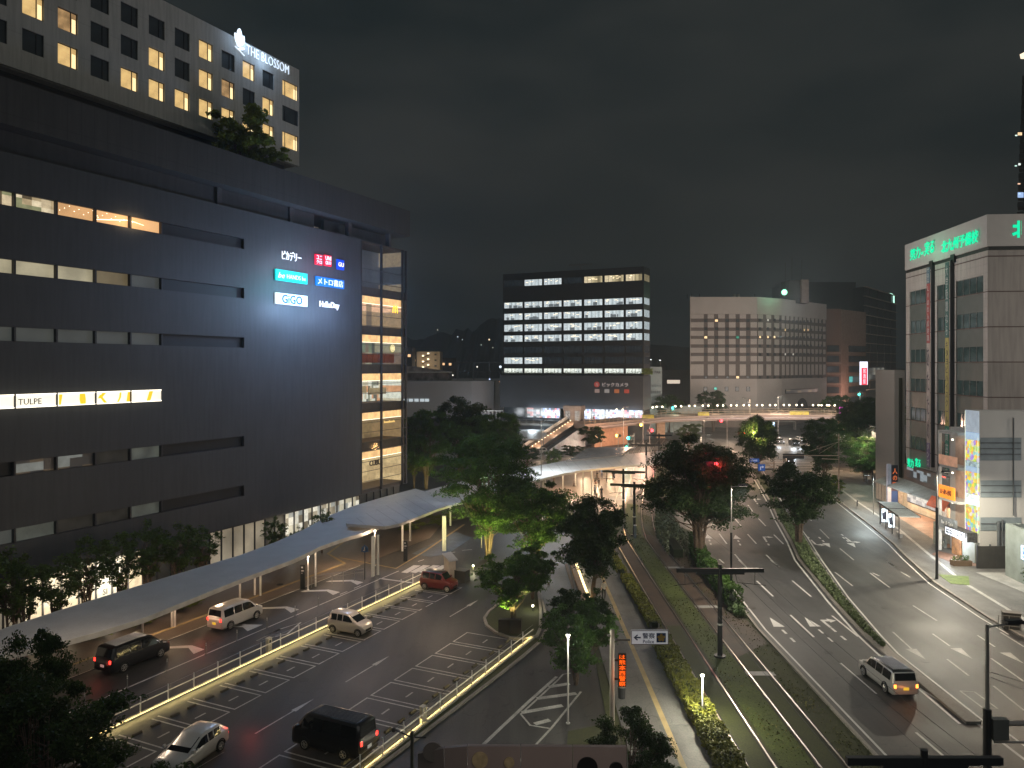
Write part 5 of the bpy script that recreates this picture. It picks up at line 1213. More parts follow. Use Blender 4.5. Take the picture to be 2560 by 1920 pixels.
mb = MB(); mb.box(0,1.1,0,4.2,.0,1.0); mb.build('box', M('signbox_dark', (.07,.07,.07), .5, var=.6, scl=4), r)
mb = MB(); mb.box(-.04,-.005,.4,4.0,.12,.85); mb.build('panel', EM('signboard_white', (.85,.9,1), 1.4), r)
t = text_mb('はなしるべ', height=.56, width=3.1, ext=.02, off=.02); t.v = [T_ @ v+Vector((-.06,3.8,.22)) for v in t.v]; t.build('lettering', MC['sign_black'], r)
light('sign_glow', 'POINT', (47.4,83,2.0), 40, (.9,.95,1), None, radius=.2)
mb = MB(); mb.box(.0,.08,2.6,4.4,0.15,2.2); mb.v = [v+Vector((48.9-49.3,0,0)) for v in mb.v]; mb.build('entrance_door', M('door_amber', (.2,.1,.05), emit=(.5,.25,.08), es=.5, samp=False, evar=.9, scl=1.5), mur)
mb = MB(); mb.box(-.5,-.0,0,2.2,.15,2.25); mb.build('entrance_wall', M('grey_green', (.2,.22,.2)), mur)
# brick wall with bicycles, planter, dark fence, kiosk
r = root('block_wall', (49.5,88.0,0.12), 0, 'short grey tiled wall behind the bicycles', 'wall'); mb = MB(); mb.box(0,2.4,2,2.25,0,2.6); mb.box(0,.2,-.2,2,0,1.0); mb.build('wall_face', M('tile_grey', (.3,.32,.28), .7, var=.25, scl=2), r)
r = root('planter', (46.0,79.9,.12), 0, 'brown box planter with small plants before the grey building', 'planter')
mb = MB(); mb.box(0,1.9,0,.8,0,.55); mb.build('box', M('planter_brown', (.12,.08,.05)), r)
leaf_object('plant', np.stack([rng.uniform(.1,1.8,260), rng.uniform(.1,.7,260), rng.uniform(.5,1.0,260)],1), .09, leafm, rng, r)
r = root('site_fence', (47.9,79.0,.12), 0, 'dark solid panel fence at the foot of the grey building', 'fence'); 
for k in range(4): mb = MB(); mb.box(k*1.9,k*1.9+1.87,0,.1,0,2.3); mb.build('panel', M('fence_dark', (.045,.042,.038), .6), r)
mb = MB(); mb.box(-.08,0,-.03,.13,0,2.4); mb.box(7.6,7.68,-.03,.13,0,2.4); mb.build('post', dark_steel, r)
r = root('kiosk', (48.6,70.5,.12), R(-5), 'pale green block wall with a small blue-white lit sign at the right edge', 'kiosk')
mb = MB(); mb.box(0,.35,0,6,0,5.2); mb.box(.35,9,5.6,6,0,5.2); mb.build('wall', M('kiosk_wall', (.18,.21,.20), .8, var=.15), r)
mb = MB(); mb.box(-.15,0,2.2,3.0,2.4,3.7); mb.build('lit_panel', EM('kiosk_sign', (.55,.75,1), 1.8), r)
t = text_mb('営業中', height=1.1, ext=.01, vertical=True); t.v = [T_ @ v+Vector((-.17,2.75,2.5)) for v in t.v]; t.build('panel_lettering', EM('kiosk_blue', (.02,.1,.5), .8, samp=False), r)
light('sign_glow', 'POINT', (46.9,73.2,3.2), 4, (.6,.8,1), None, radius=.2)
# bicycles
def bicycle():
    r = root('bicycle', (0,0,0), 0, 'x', 'bicycle', 'bicycles parked by the tiled wall')
    for x in (-.52,.52):
        mb = MB(); mb.tube([(x+.33*math.cos(a),0,.34+.33*math.sin(a)) for a in [2*math.pi*i/16 for i in range(17)]], .022, 5, caps=False)
        for i in range(4): a = math.pi*i/4; mb.tube([(x+.32*math.cos(a),0,.34+.32*math.sin(a)),(x-.32*math.cos(a),0,.34-.32*math.sin(a))], .006, 4)
        mb.build('wheel', black, r)
    mb = MB()
    for a, b in (((-.52,.34),(-.1,.3)),((-.52,.34),(-.2,.85)),((-.1,.3),(-.2,.85)),((-.1,.3),(.4,.85)),((-.18,.78),(.4,.85)),((.52,.34),(.38,1.0))): mb.tube([(a[0],0,a[1]),(b[0],0,b[1])], .02, 6)
    mb.build('bicycle_frame', steel, r)
    mb = MB(); mb.box(-.32,-.08,-.07,.07,.86,.92); mb.build('saddle', black, r)
    mb = MB(); mb.tube([(.3,-.26,1.03),(.38,0,1.0),(.3,.26,1.03)], .016, 5); mb.build('handlebar', steel, r)
    mb = MB(); mb.box(.45,.75,-.15,.15,.78,1.0); mb.build('basket', M('basket_wire', (.25,.25,.25)), r)
    return r
bk = bicycle(); bk.location = (48.9,87.6,.12); bk.rotation_euler = (0,0,R(70)); bk['label'] = 'bicycle leaning nearest the entrance, first of the three by the tiled wall'
copy_tree(bk, (49.5,88.1,.12), R(60), label='bicycle in the middle of the three by the tiled wall'); copy_tree(bk, (50.0,88.9,.12), R(75), label='farthest of the three bicycles by the tiled wall')
# utility cabinet on the pavement
p = G(2500,1578); r = root('utility_cabinet', tuple(p+Vector((.6,.4,.12))), R(-20), 'black utility cabinet with metal guard on the pavement', 'cabinet')
mb = MB(); mb.box(-.1,1.1,-.2,.5,0,1.25); mb.build('case', M('cabinet_dark', (.05,.05,.045), .5), r); mb = MB(); mb.box(-.14,1.14,-.24,.54,1.25,1.3); mb.build('lid', M('cab_lid', (.14,.13,.12)), r)
mb = MB(); 
for z in (.3,.7,1.1): mb.tube([(-.5,-.35,z),(1.0,-.35,z)], .03, 5)
for x in (-.5,.25,1.0): mb.tube([(x,-.35,0),(x,-.35,1.1)], .03, 5)
mb.build('guard_rail', steel, r)
# ---- bus shelter
r = root('bus_shelter', (46.6,92.2,.12), math.atan2(9.0,2.0), 'glass bus shelter with two glowing white poster cases by the kerb', 'bus shelter')
L = 9.4
mb = MB(); mb.box(-.3,L+.3,-2.1,.25,2.75,2.88); mb.build('roof', M('shelter_roof', (.62,.67,.66), .5), r)
mb = MB(); mb.box(-.34,L+.34,-2.15,-2.1,2.7,2.92); mb.box(-.34,L+.34,.25,.3,2.7,2.92); mb.box(L*.5-.04,L*.5+.04,-2.1,.25,2.88,2.93); mb.build('roof_edge', dark_steel, r)
for x in (.1, 3.2, 6.2, 9.2): mb = MB(); mb.box(x-.05,x+.05,.05,.15,0,2.75); mb.build('post', dark_steel, r)
for x in (4.6, 8.0):
    mb = MB(); mb.box(x-.2,x-.05,-.55,.3,.45,2.4); f = mb.build('poster_case', dark_steel, r)
    mb = MB(); mb.quad((x-.21,-.48,.55),(x-.21,.23,.55),(x-.21,.23,2.3),(x-.21,-.48,2.3)); mb.build('poster', EM('poster_lit', (.85,.95,1), 1.6), f)
    mb = MB(); mb.quad((x-.22,-.35,.9),(x-.22,.1,.9),(x-.22,.2,1.7),(x-.22,-.2,1.9)); mb.build('poster_picture', M('poster_dark', (.03,.03,.05)), f)
    light('poster_glow', 'POINT', (x-.9,0,1.5), 22, (.85,.95,1), r, radius=.3)
mb = MB(); mb.box(1.0,2.6,-.6,-.2,.42,.47); mb.box(1.1,1.16,-.55,-.25,0,.42); mb.box(2.4,2.46,-.55,-.25,0,.42); mb.build('bench_seat', steel, r)
mb = MB(); mb.quad((.1,.1,.3),(3.2,.1,.3),(3.2,.1,2.3),(.1,.1,2.3)); mb.build('glass_panel', gl, r)
# terracotta tiles have been laid; entrance mat area
mb = MB(); mb.prism([(46.6,80),(49.2,80),(49.2,84),(48.0,86.5),(46.4,85)], .12, .13); structure('brick_entrance', mb, M('brick_paving', (.16,.09,.06), .8, var=.3, scl=3))

# ================================================================== COVERED WALKWAY (near)
roofm = GROUND('canopy_roof', (.46,.46,.455), var=.08, scl=.6, rough=.55, fine=.12)
def canopy(name, poly, z, th, label, ribs=None, mat=None):
    mb = MB(); mb.prism([p[:2] for p in poly], z-th, z); o = mb.build(name, mat or roofm, None); return o
far = [(-200,1664),(0,1575),(200,1511),(400,1449),(600,1389),(680,1360),(760,1325),(820,1291),(880,1267),(960,1243),(1040,1222)]
near = [(-200,1720),(0,1640),(210,1590),(350,1548),(600,1448),(740,1396),(800,1366),(860,1345),(905,1333),(980,1300),(1060,1262),(1100,1240)]
wk = root('covered_walkway', LB(50,-50), RZ, 'long curved white roofed walkway running along the mall', 'walkway')
inv = (Matrix.Translation(LB(50,-50)) @ Matrix.Rotation(RZ,4,'Z')).inverted()
zc = 3.6
pf = [inv @ G(a,b,zc) for a,b in far]; pn = [inv @ G(a,b,zc) for a,b in near]
mb = MB(); Lf = [Vector((p.x,p.y,0)) for p in pf]; 
def resample(ps, n):
    d = [0]
    for i in range(1,len(ps)): d.append(d[-1]+(ps[i]-ps[i-1]).length)
    out = []
    for k in range(n):
        t = d[-1]*k/(n-1); i = max(j for j in range(len(d)) if d[j] <= t+1e-9); i = min(i, len(ps)-2)
        out.append(ps[i].lerp(ps[i+1], (t-d[i])/max(d[i+1]-d[i],1e-6)))
    return out
A = resample(pf, 40); B_ = resample(pn, 40)
mb.strip([(a.x,a.y) for a in A], [(b.x,b.y) for b in B_], zc-.28, h=.28); mb.build('roof', roofm, wk)
mb = MB(); mb.strip([(b.x,b.y) for b in B_], [(b.x+.0,b.y-.09) for b in B_], zc-.34, h=.36); mb.strip([(a.x,a.y+.09) for a in A], [(a.x,a.y) for a in A], zc-.34, h=.36); mb.build('roof_edge', M('roof_trim', (.5,.5,.48), .5), wk)
def col(px, py, top=zc-.3, r_=.09, par=wk, iv=inv):
    p = G(px,py); q = iv @ Vector((p.x,p.y,0)) if iv else p
    mb = MB(); mb.cyl(q.x,q.y,0,top,r_,n=10); return mb.build('column', white_steel, par)
for px,py in ((30,1690),(155,1648),(356,1614),(430,1568),(437,1567),(600,1513),(637,1488),(651,1490),(770,1427),(789,1466)): col(px,py)
# high slab over the junction
zc2 = 4.3
hi = root('canopy', tuple(G(978,1440)), 0, 'raised white canopy slab crossing from the walkway to the tram stop', 'canopy')
iv2 = Matrix.Translation(-Vector(G(978,1440)))
up = [(865,1306),(925,1279),(993,1252),(1040,1236),(1092,1219),(1200,1192),(1290,1175),(1340,1165),(1415,1151),(1479,1143),(1550,1137),(1624,1130),(1690,1122)]
lo_ = [(867,1309),(976,1317.5),(1050,1290),(1106,1268),(1200,1243),(1280,1219),(1323,1204),(1407,1184),(1461,1175),(1551,1166),(1634,1158),(1720,1148)]
A = resample([iv2 @ G(a,b,zc2) for a,b in up], 36); B_ = resample([iv2 @ G(a,b,zc2) for a,b in lo_], 36)
mb = MB(); mb.strip([(a.x,a.y) for a in A], [(b.x,b.y) for b in B_], zc2-.3, h=.3); mb.build('roof', roofm, hi)
mb = MB()
for i in range(1, 36):
    mb.ribbon([A[i], B_[i]], .05, zc2+.006)
mb.build('roof_seam', M('seam_grey', (.2,.2,.2)), hi)
for px,py in ((934,1440),(931,1442),(945,1437),(1006,1378),(1025,1353),(1108,1378),(1113,1378),(1126,1314),(1362,1258.5),(1357,1247.6),(1408,1235),(1439,1215),(1458,1240),(1479,1240),(1578,1238)): col(px,py,zc2-.3,.12,hi,iv2)
for px,py in ((985,1300),(1060,1275)): pass
# rear dark slab
lr = root('canopy', tuple(G(1480,1190)), 0, 'grey rear canopy behind the tram stop roof with warm reflections', 'canopy')
iv3 = Matrix.Translation(-Vector(G(1480,1190)))
pts = [(1415,1151),(1440,1138),(1462,1123),(1480,1118),(1590,1117),(1572,1124),(1556,1137),(1500,1142)]
mb = MB(); mb.prism([(iv3 @ G(a,b,4.6))[:2] for a,b in pts], 4.3, 4.6); mb.build('roof', GROUND('canopy_rear', (.22,.22,.225), var=.1, rough=.35, wet=.1), lr)
for px,py in ((1470,1175),(1560,1175)): col(px,py,4.3,.1,lr,iv3)
# lights under the canopies
for (px,py,e,z) in ((1030,1395,120,3.9),(1090,1340,90,3.9),(1420,1225,420,3.9),(1490,1200,420,3.9),(1370,1235,260,3.9),(1560,1200,380,3.9),(1530,1180,300,3.9),(1460,1185,300,3.9),(640,1500,18,3.1),(430,1580,40,3.1),(330,1600,40,3.1),(540,1540,40,3.1),(840,1420,70,3.1)):
    p = G(px,py); light('canopy_light', 'POINT', (p.x,p.y,z-.3), e*.7, (1,.68,.42), None, radius=.35)

# ================================================================== FOOTBRIDGE + ESCALATOR + STATION FRONT
deck = root('footbridge', (20,190,0), 0, 'long elevated footbridge with lamps on its railing crossing before the far buildings', 'footbridge')
nearE = [(1462,1062,190),(1515,1060,196),(1580,1055,206),(1660,1050,218),(1760,1048,224),(1900,1048,227),(2040,1050,228),(2130,1052,226),(2150,1053,226)]
dz0, dz1 = 4.9, 6.4
E1 = [Vector(((px-CX)*Y/F-20, Y-190)) for px,_,Y in nearE]
E2 = [Vector((e.x+(-2 if i < 3 else 0), e.y+(10+i*.3))) for i, e in enumerate(E1)]
mb = MB(); mb.strip([tuple(p) for p in E2], [tuple(p) for p in E1], dz0, h=dz1-dz0); mb.build('deck', M('deck_concrete', (.26,.20,.17), .8, var=.12, scl=.15), deck)
mb = MB(); mb.strip([(p.x,p.y-.02) for p in E1], [(p.x,p.y-1.2) for p in E1], dz0+.5, h=.35); mb.build('deck_flange', M('deck_pale', (.30,.25,.24), .7), deck)
for EE, nm in ((E1,'near_railing'),(E2,'railing')):
    mb = MB(); P = resample([Vector((p.x,p.y,0)) for p in EE], 50)
    mb.tube([(p.x,p.y,dz1+1.15) for p in P], .05, 5); mb.tube([(p.x,p.y,dz1+.6) for p in P], .03, 4)
    for p in P: mb.cyl(p.x,p.y,dz1,dz1+1.15,.04,n=4)
    mb.build('handrail', M('rail_ochre', (.45,.36,.26), .5), deck)
for i in (1,3,5,7):
    p = (E1[i]+E2[i])/2; mb = MB(); mb.box(p.x-1.2,p.x+1.2,p.y-1,p.y+1,0,dz0); mb.build('pier', M('pier_ochre', (.45,.30,.2), .8), deck)
p0_, p1_ = E1[1], E1[2]; mb = MB(); mb.prism([(p0_.x-3,p0_.y+1),(p1_.x-1,p1_.y+1),(p1_.x-1,p1_.y+6),(p0_.x-3,p0_.y+6)], 0, dz0-.01); mb.build('abutment', M('abut_orange', (.5,.27,.17), .8), deck)
# deck lights
dl = root('deck_lamp', (0,0,0), 0, 'pair of small round lamps on the footbridge railing, first pair from the left end', 'lamp', 'paired lamps along the footbridge')
mb = MB(); mb.ball((-.85,0,.25),.27,6); mb.ball((.85,0,.25),.27,6); mb.build('bulb', EM('deck_bulb', (1,.86,.6), 5, samp=False), dl)
mb = MB(); mb.tube([(-1,0,0),(1,0,0)],.04,5); mb.build('bar', dark_steel, dl)
usd = False
def deck_pt(px):
    for i in range(len(nearE)-1):
        if nearE[i][0] <= px <= nearE[i+1][0]:
            t = (px-nearE[i][0])/(nearE[i+1][0]-nearE[i][0]); v = E1[i].lerp(E1[i+1], t); return v
    return E1[-1]
DPX = [1560,1600,1637,1663,1711,1747,1782,1820,1855,1888,1922,1956,1992,2025,2068,2090,2110]
for px in DPX:
    v = deck_pt(px); loc = (v.x+20, v.y+190+8.5, dz1+2.2)
    if not usd: dl.location = loc; usd = True
    else: copy_tree(dl, loc, label='pair of small round footbridge lamps, %s pair from the left' % ordn(DPX.index(px)))
for px in (1600,1700,1800,1900,2000,2100):
    v = deck_pt(px); light('deck_light', 'POINT', (v.x+20, v.y+190+6, dz1+1.6), 420, (1,.74,.48), None, radius=.6)
    light('under_light', 'POINT', (v.x+20, v.y+190-9, 5.2), 800, (1,.72,.5), None, radius=.6)
light('unseen_fill', 'POINT', tuple(at(1540,1085,188)), 700, (1,.5,.32), None, radius=.6)  # added orange fill on the abutment, no fixture
# yellow flower planters on the deck
for px in (1620,1760,1990,2010): 
    v = deck_pt(px); r = root('deck_planter', (v.x+20, v.y+190+.6, dz1), 0, 'yellow lit planter on the footbridge at %d'%px, 'planter', 'yellow planters on the footbridge')
    r['label'] = 'small yellow lit planter on the footbridge, %s from the left' % ordn((1620,1760,1990,2010).index(px))
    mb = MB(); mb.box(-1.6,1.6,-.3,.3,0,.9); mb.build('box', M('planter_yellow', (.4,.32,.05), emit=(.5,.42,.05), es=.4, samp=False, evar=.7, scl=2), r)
    mb = MB(); 
    for k in range(12): mb.ball((-1.5+k*.27,0,1.0),.16,4)
    mb.build('flowers', leafy, r)
# escalator
top = Vector((17.4,206,6.3)); ft = Vector((4.2,181,.6))
es_ = root('escalator', tuple(Vector((ft.x,ft.y,0))), 0, 'long open escalator with rows of small warm lamps climbing to the footbridge', 'escalator')
a = Vector((0,0,ft.z)); b = top-ft+Vector((0,0,ft.z)); dirv = (b-a); sd_ = Vector((dirv.y,-dirv.x,0)).normalized()
def slab(o0_, o1_, z0_, z1_, nm, mt):
    mb = MB(); vs = []
    for e in (a,b):
        for o_ in (o0_,o1_):
            for z in (z0_,z1_): v = e+sd_*o_; vs.append((v.x,v.y,v.z+z))
    mb.add(vs, [(0,1,3,2),(4,6,7,5),(0,4,5,1),(2,3,7,6),(1,5,7,3),(0,2,6,4)]); return mb.build(nm, mt, es_)
slab(-1.9,1.5,-.3,0,'steps',M('esc_steps',(.55,.38,.28),.6)); slab(1.5,1.7,-.6,.55,'balustrade',M('esc_dark',(.05,.04,.035),.4)); slab(-2.1,-1.9,-.6,.7,'balustrade',MC['esc_dark'])
slab(-2.6,-2.5,-.2,1.3,'side_screen',white_steel); slab(1.7,4.0,-.9,-.7,'stair_flight',MC['esc_dark']); slab(4.0,4.2,-6.6,.1,'side_wall',M('esc_wall',(.62,.70,.78),.6))
mb = MB()
for k in range(16):
    for o_ in (-1.5,1.1):
        v = a.lerp(b,(k+.5)/16)+sd_*o_; mb.ball((v.x,v.y,v.z+.12),.13,4)
mb.build('step_lamp', EM('step_lamp', (1,.78,.5), 4, samp=False), es_)
for k in (1,3,5): v = ft.lerp(top,(k)/6); light('escalator_light', 'POINT', (v.x,v.y,v.z+2.2), 180, (1,.72,.5), None, radius=.4)
light('escalator_light', 'POINT', tuple(at(1400,1115,192)), 300, (.75,.9,1), None, radius=.4)
r = root('lift_tower', (14.2,206.5,0), RB, 'small grey lift lobby at the top of the escalator', 'lift lobby')
mb = MB(); mb.box(-.3,.0,0,3,6.2,8.9); mb.box(4.2,4.5,0,3,6.2,8.9); mb.box(-.4,4.7,-.3,3.2,8.9,10.2); mb.box(1.4,2.7,.3,2.5,6.2,8.9); mb.build('frame', M('lift_grey', (.38,.33,.31), .7), r)
mb = MB(); mb.box(.0,1.35,.4,.5,6.3,8.8); mb.box(2.75,4.2,.4,.5,6.3,8.8); mb.build('glass', M('lift_glow', (.2,.2,.2), emit=(.5,.5,.48), es=.7, samp=False, evar=.8, scl=2), r)
mb = MB(); mb.box(-.3,4.5,-.2,3.2,0,6.15); mb.build('shaft', M('lift_shaft', (.2,.2,.2)), r)
# forecourt roofs
r = root('forecourt_canopy', (3.5,192,0), 0, 'flat pale canopy roof on the station forecourt left of the escalator', 'canopy')
pts = [at(a_,b_,Y) for a_,b_,Y in ((1290,1077,186),(1385,1096,178),(1400,1080,190),(1362,1073,196),(1300,1073,196))]
mb = MB(); mb.prism([(G(x,y,4.2).x-3.5, G(x,y,4.2).y-192) for x,y in ((1296,1098),(1349,1098),(1368,1086),(1360,1074),(1300,1074))], 3.9, 4.2); mb.build('roof', roofm, r)
for x,y in ((-1,-8),(4,-8),(-1,6)): mb = MB(); mb.cyl(x,y,0,3.9,.15); mb.build('column', steel, r)
r = root('raised_terrace', (0,214,0), RB, 'low concrete terrace in front of the bright shop windows', 'terrace')
mb = MB(); mb.box(-16,17,-5,3,4.9,5.5); mb.build('deck', concrete, r); mb = MB(); mb.tube([(-16,-4.9,6.5),(17,-4.9,6.5)],.06,5); 
for k in range(17): mb.cyl(-16+k*2.06,-4.9,5.5,6.5,.04,n=4)
mb.build('handrail', steel, r); mb = MB(); mb.box(-16,17,-3,3,0,4.89); mb.build('wall', M('terrace_dark', (.10,.10,.11)), r)
# forecourt kiosk/hut under bridge on right
r = root('island_shelter', tuple(G(1945,1075)), 0, 'small glowing tram shelter under the footbridge on the right', 'shelter')
mb = MB(); mb.box(-2,6,0,2,2.6,2.8); mb.build('roof', steel, r); mb = MB(); mb.box(-1.9,-1.7,0,2,0,2.6); mb.box(5.7,5.9,0,2,0,2.6); mb.build('post', steel, r)
mb = MB(); mb.box(-1.6,-.8,.9,1,.4,2.4); mb.build('lit_panel', EM('shelter_lit', (.55,.75,1), 3), r)
# ================================================================== CARS
def paintm(name, col, metal=.2, rough=.28):
    if name in MC: return MC[name]
    m = M(name, col, rough, metal, var=.04, scl=.6, spec=.6); b = m.node_tree.nodes['Principled BSDF']; b.inputs['Coat Weight'].default_value = .6; b.inputs['Coat Roughness'].default_value = .06; return m
carglass = M('car_glass', (.008,.01,.012), .04, var=.05, spec=.9)
lampw = M('headlight_off', (.6,.6,.6), .15, .2); 
tail_on = EM('tail_on', (1,.03,.02), 5, samp=False); tail_off = M('tail_off', (.30,.01,.01), .2)
plate_m = M('plate_white', (.7,.7,.68), .5, emit=(.5,.5,.48), es=.25, samp=False); plate_y = M('plate_yellow', (.7,.5,.05), .5, emit=(.9,.6,.05), es=.6, samp=False)
def wheel(par, x, y, r_, wd=.2):
    sgn = 1 if y > 0 else -1
    mb = MB(); mb.tube([(x,y-wd/2,r_),(x,y+wd/2,r_)], r_, 18); w_ = mb.build('wheel', black, par)
    mb = MB(); yo = y+sgn*wd/2
    mb.tube([(x,yo-sgn*.02,r_),(x,yo+sgn*.008,r_)], r_*.66, 16); mb.build('rim_back', M('rim_dark', (.03,.03,.03)), w_)
    mb = MB(); mb.tube([(x+r_*.62*math.cos(a), yo+sgn*.012, r_+r_*.62*math.sin(a)) for a in [2*math.pi*i/16 for i in range(17)]], .02, 5, caps=False)
    for i in range(6): a = 2*math.pi*i/6; mb.tube([(x,yo+sgn*.015,r_),(x+r_*.62*math.cos(a),yo+sgn*.015,r_+r_*.62*math.sin(a))], .028, 5)
    mb.build('rim', M('alloy', (.5,.48,.46), .3, .8), w_)
def car(label, body, roofmat=None, L=4.4, W=1.7, Hh=1.6, hood=.9, hz_=.95, ws=.75, rear=.35, belt=.95, wr=.30, wb=None, tails='off', heads=False, plate=None, cat='car', split=(.36,.66), group=None, ridges=False, nose=.25):
    r = root('parked_car' if tails == 'off' else 'car', (0,0,0), 0, label, cat, group)
    h = W/2; x0, x1 = -L/2, L/2
    zb = .2; wt = h-.17
    st = [ # x, zb, zshoulder, ztop, half width low, belt, top
      (x0, .38, belt*.78, belt-.02, h*.88, h*.86, h*.80),
      (x0+.06, zb+.05, belt*.8, belt+.06, h*.96, h*.95, wt+.02),
      (x0+rear, zb, belt*.85, Hh-.07, h, h*.985, wt),
      (x0+rear+.25, zb, belt*.85, Hh-.01, h, h, wt),
      (x0+L*.45, zb, belt*.85, Hh, h, h, wt),
      (x1-hood-ws-.12, zb, belt*.84, Hh-.03, h, h, wt),
      (x1-hood-ws, zb, belt*.84, Hh-.06, h, h, wt-.02),
      (x1-hood, zb, hz_*.85, hz_+.02, h, h*.99, h-.14),
      (x1-hood*.55, zb, hz_*.82, hz_-.05, h, h*.97, h-.18),
      (x1-nose*.6, zb+.02, hz_*.74, hz_-.14, h*.95, h*.92, h-.24),
      (x1, .36, hz_*.62, hz_-.34, h*.78, h*.75, h-.38)]
    def ring(s_):
        x, z0_, zs_, zt_, a, b, c = s_
        zbl = min(belt, zt_-.02)
        pts = [(x, a*.92, z0_), (x, a, z0_+.16), (x, b*1.0, zs_), (x, b*.975, zbl), (x, c+.015, zt_-.045), (x, c-.10, zt_)]
        return pts+[(p[0],-p[1],p[2]) for p in reversed(pts)]
    rings = [ring(s_) for s_ in st]; n = 12
    mb = MB(); vs = [p for rg in rings for p in rg]; fs = []; fm = []
    for i in range(len(rings)-1):
        for k in range(n):
            k2 = (k+1) % n
            fs.append((i*n+k, i*n+k2, (i+1)*n+k2, (i+1)*n+k))
            fm.append(1 if (roofmat and k in (4,5,6) and 1 < i < 6) else 0)
    b0_ = 0; mb.v = [Vector(v) for v in vs]; mb.f = fs+[list(range(n-1,-1,-1)), list(range((len(rings)-1)*n, len(rings)*n))]; mb.m = fm+[0,0]
    o = mb.build('body', [body, roofmat or body], r)
    bm = bmesh.new(); bm.from_mesh(o.data); bmesh.ops.recalc_face_normals(bm, faces=bm.faces)
    es = [e for e in bm.edges if len(e.link_faces) == 2 and e.calc_face_angle(0) > R(24)]
    bmesh.ops.bevel(bm, geom=es, offset=.035, segments=2, affect='EDGES', clamp_overlap=True)
    for f in bm.faces: f.smooth = True
    bm.to_mesh(o.data); bm.free()
    def lerp_ring(i, t): return [tuple(Vector(a).lerp(Vector(b), t)) for a, b in zip(rings[i], rings[i+1])]
    def at_x(x):
        for i in range(len(st)-1):
            if st[i][0] <= x <= st[i+1][0]: return lerp_ring(i, (x-st[i][0])/(st[i+1][0]-st[i][0]))
    def P(rg, k, t):  # point between ring idx k and k+1
        return Vector(rg[k]).lerp(Vector(rg[k+1]), t)
    # side windows
    xa, xb_ = x0+rear+.12, x1-hood-ws+.12
    edges = [xa]+[xa+(xb_-xa)*s_ for s_ in split]+[xb_]
    for sg in (1,-1):
        for j in range(len(edges)-1):
            e0, e1 = edges[j]+.04, edges[j+1]-.04
            mb = MB(); q = []
            xs_ = [e0, (e0+e1)/2, e1]
            lo = []; up_ = []
            for x in xs_:
                rg = at_x(x); a = P(rg, 3, .06); b = P(rg, 3, .88); lo.append(a); up_.append(b)
            off = Vector((0,.022,0))
            pts_ = [p+off for p in lo]+[p+off for p in up_]
            if j == len(edges)-2:
                rg = at_x(x1-hood-.28); tip = P(rg, 3, .1)+off; pts_.append(tip)
            pts_ = [Vector((p.x, p.y*sg, p.z)) for p in pts_]
            mb.add(pts_, [(0,1,4,3),(1,2,5,4)]+([(2,6,5)] if len(pts_) > 6 else [])); mb.build('side_window', carglass, r)
    # windscreen / rear window
    def cross_glass(i, t0, t1, nm):
        A0, A1 = lerp_ring(i, t0), lerp_ring(i, t1); mb = MB()
        nrm = Vector((1 if nm == 'windscreen' else -1, 0, .9)).normalized()*.02
        q = [Vector(A0[5]).lerp(Vector(A0[4]),.55)+nrm, Vector(A0[6]).lerp(Vector(A0[7]),.55)+nrm, Vector(A1[6]).lerp(Vector(A1[7]),.4)+nrm, Vector(A1[5]).lerp(Vector(A1[4]),.4)+nrm]
        mb.add(q, [(0,1,2,3)]); mb.build(nm, carglass, r)
    cross_glass(6, .05, .93, 'windscreen'); cross_glass(1, .12, .9, 'rear_window')
    wbx = wb or L*.60
    for sx in (-1, 1):
        for sy in (-1, 1):
            xc = sx*wbx/2+(.05 if L < 3.6 else 0); wheel(r, xc, sy*(h-.085), wr)
            mb = MB(); mb.tube([(xc+(wr+.05)*math.cos(a), sy*(h+.004), wr+(wr+.05)*math.sin(a)) for a in [math.pi*i/10 for i in range(11)]], .035, 5); mb.build('wheel_arch', black, r)
    # lamps
    for sy in (-1, 1):
        mb = MB(); mb.box(x1-.22-nose*.3, x1-.08, sy*(h-.36)-.14, sy*(h-.36)+.14, hz_-.42, hz_-.24); mb.build('headlight', EM('head_on', (.9,.95,1), 14, samp=False) if heads else lampw, r)
        mb = MB(); zt = belt*.98 if Hh < 1.75 else belt*1.05; mb.box(x0-.02, x0+.12, sy*(h-.17)-.07, sy*(h-.17)+.07, zt-.30, zt-.08 if Hh > 1.55 else zt-.2); mb.build('taillight', tail_on if tails == 'on' else tail_off, r)
        mb = MB(); mb.box(x1-hood-.28, x1-hood-.12, sy*(h+.02)-.02*sy-.05, sy*(h+.10)+.04*sy, belt, belt+.17); mb.build('mirror', body, r)
    mb = MB(); mb.box(x0-.03, x0+.02, -.17, .17, .55, .72); mb.build('number_plate', plate or plate_m, r)
    mb = MB(); mb.box(x1-.01, x1+.025, -.34, .34, .38, .55); mb.build('grille', black, r)
    mb = MB(); mb.box(x0-.02, x0+.1, -h*.85, h*.85, .30, .50); mb.build('bumper', body, r)
    if ridges:
        mb = MB()
        for k in range(9):
            y = -wt+.2+k*(2*wt-.4)/8; mb.tube([(x0+rear+.3,y,Hh-.005),(x1-hood-ws-.3,y,Hh-.02)], .045, 8)
        mb.build('roof_ridge', M('ridge_sheen', (.30,.32,.36), .30, .9), r)  # lighter metal on the roof puts the blue sheen into the colour
    return r
def place(r, s, n, head, dz=.01): r.location = LB(s,n,dz); r.rotation_euler = (0,0,head); return r
hD = RZ; hN = RZ-math.pi/2
c_white = paintm('car_white', (.62,.61,.59)); c_black = paintm('car_black', (.010,.010,.012)); c_red = paintm('car_red', (.13,.010,.010)); c_pearl = paintm('car_pearl', (.60,.56,.53))
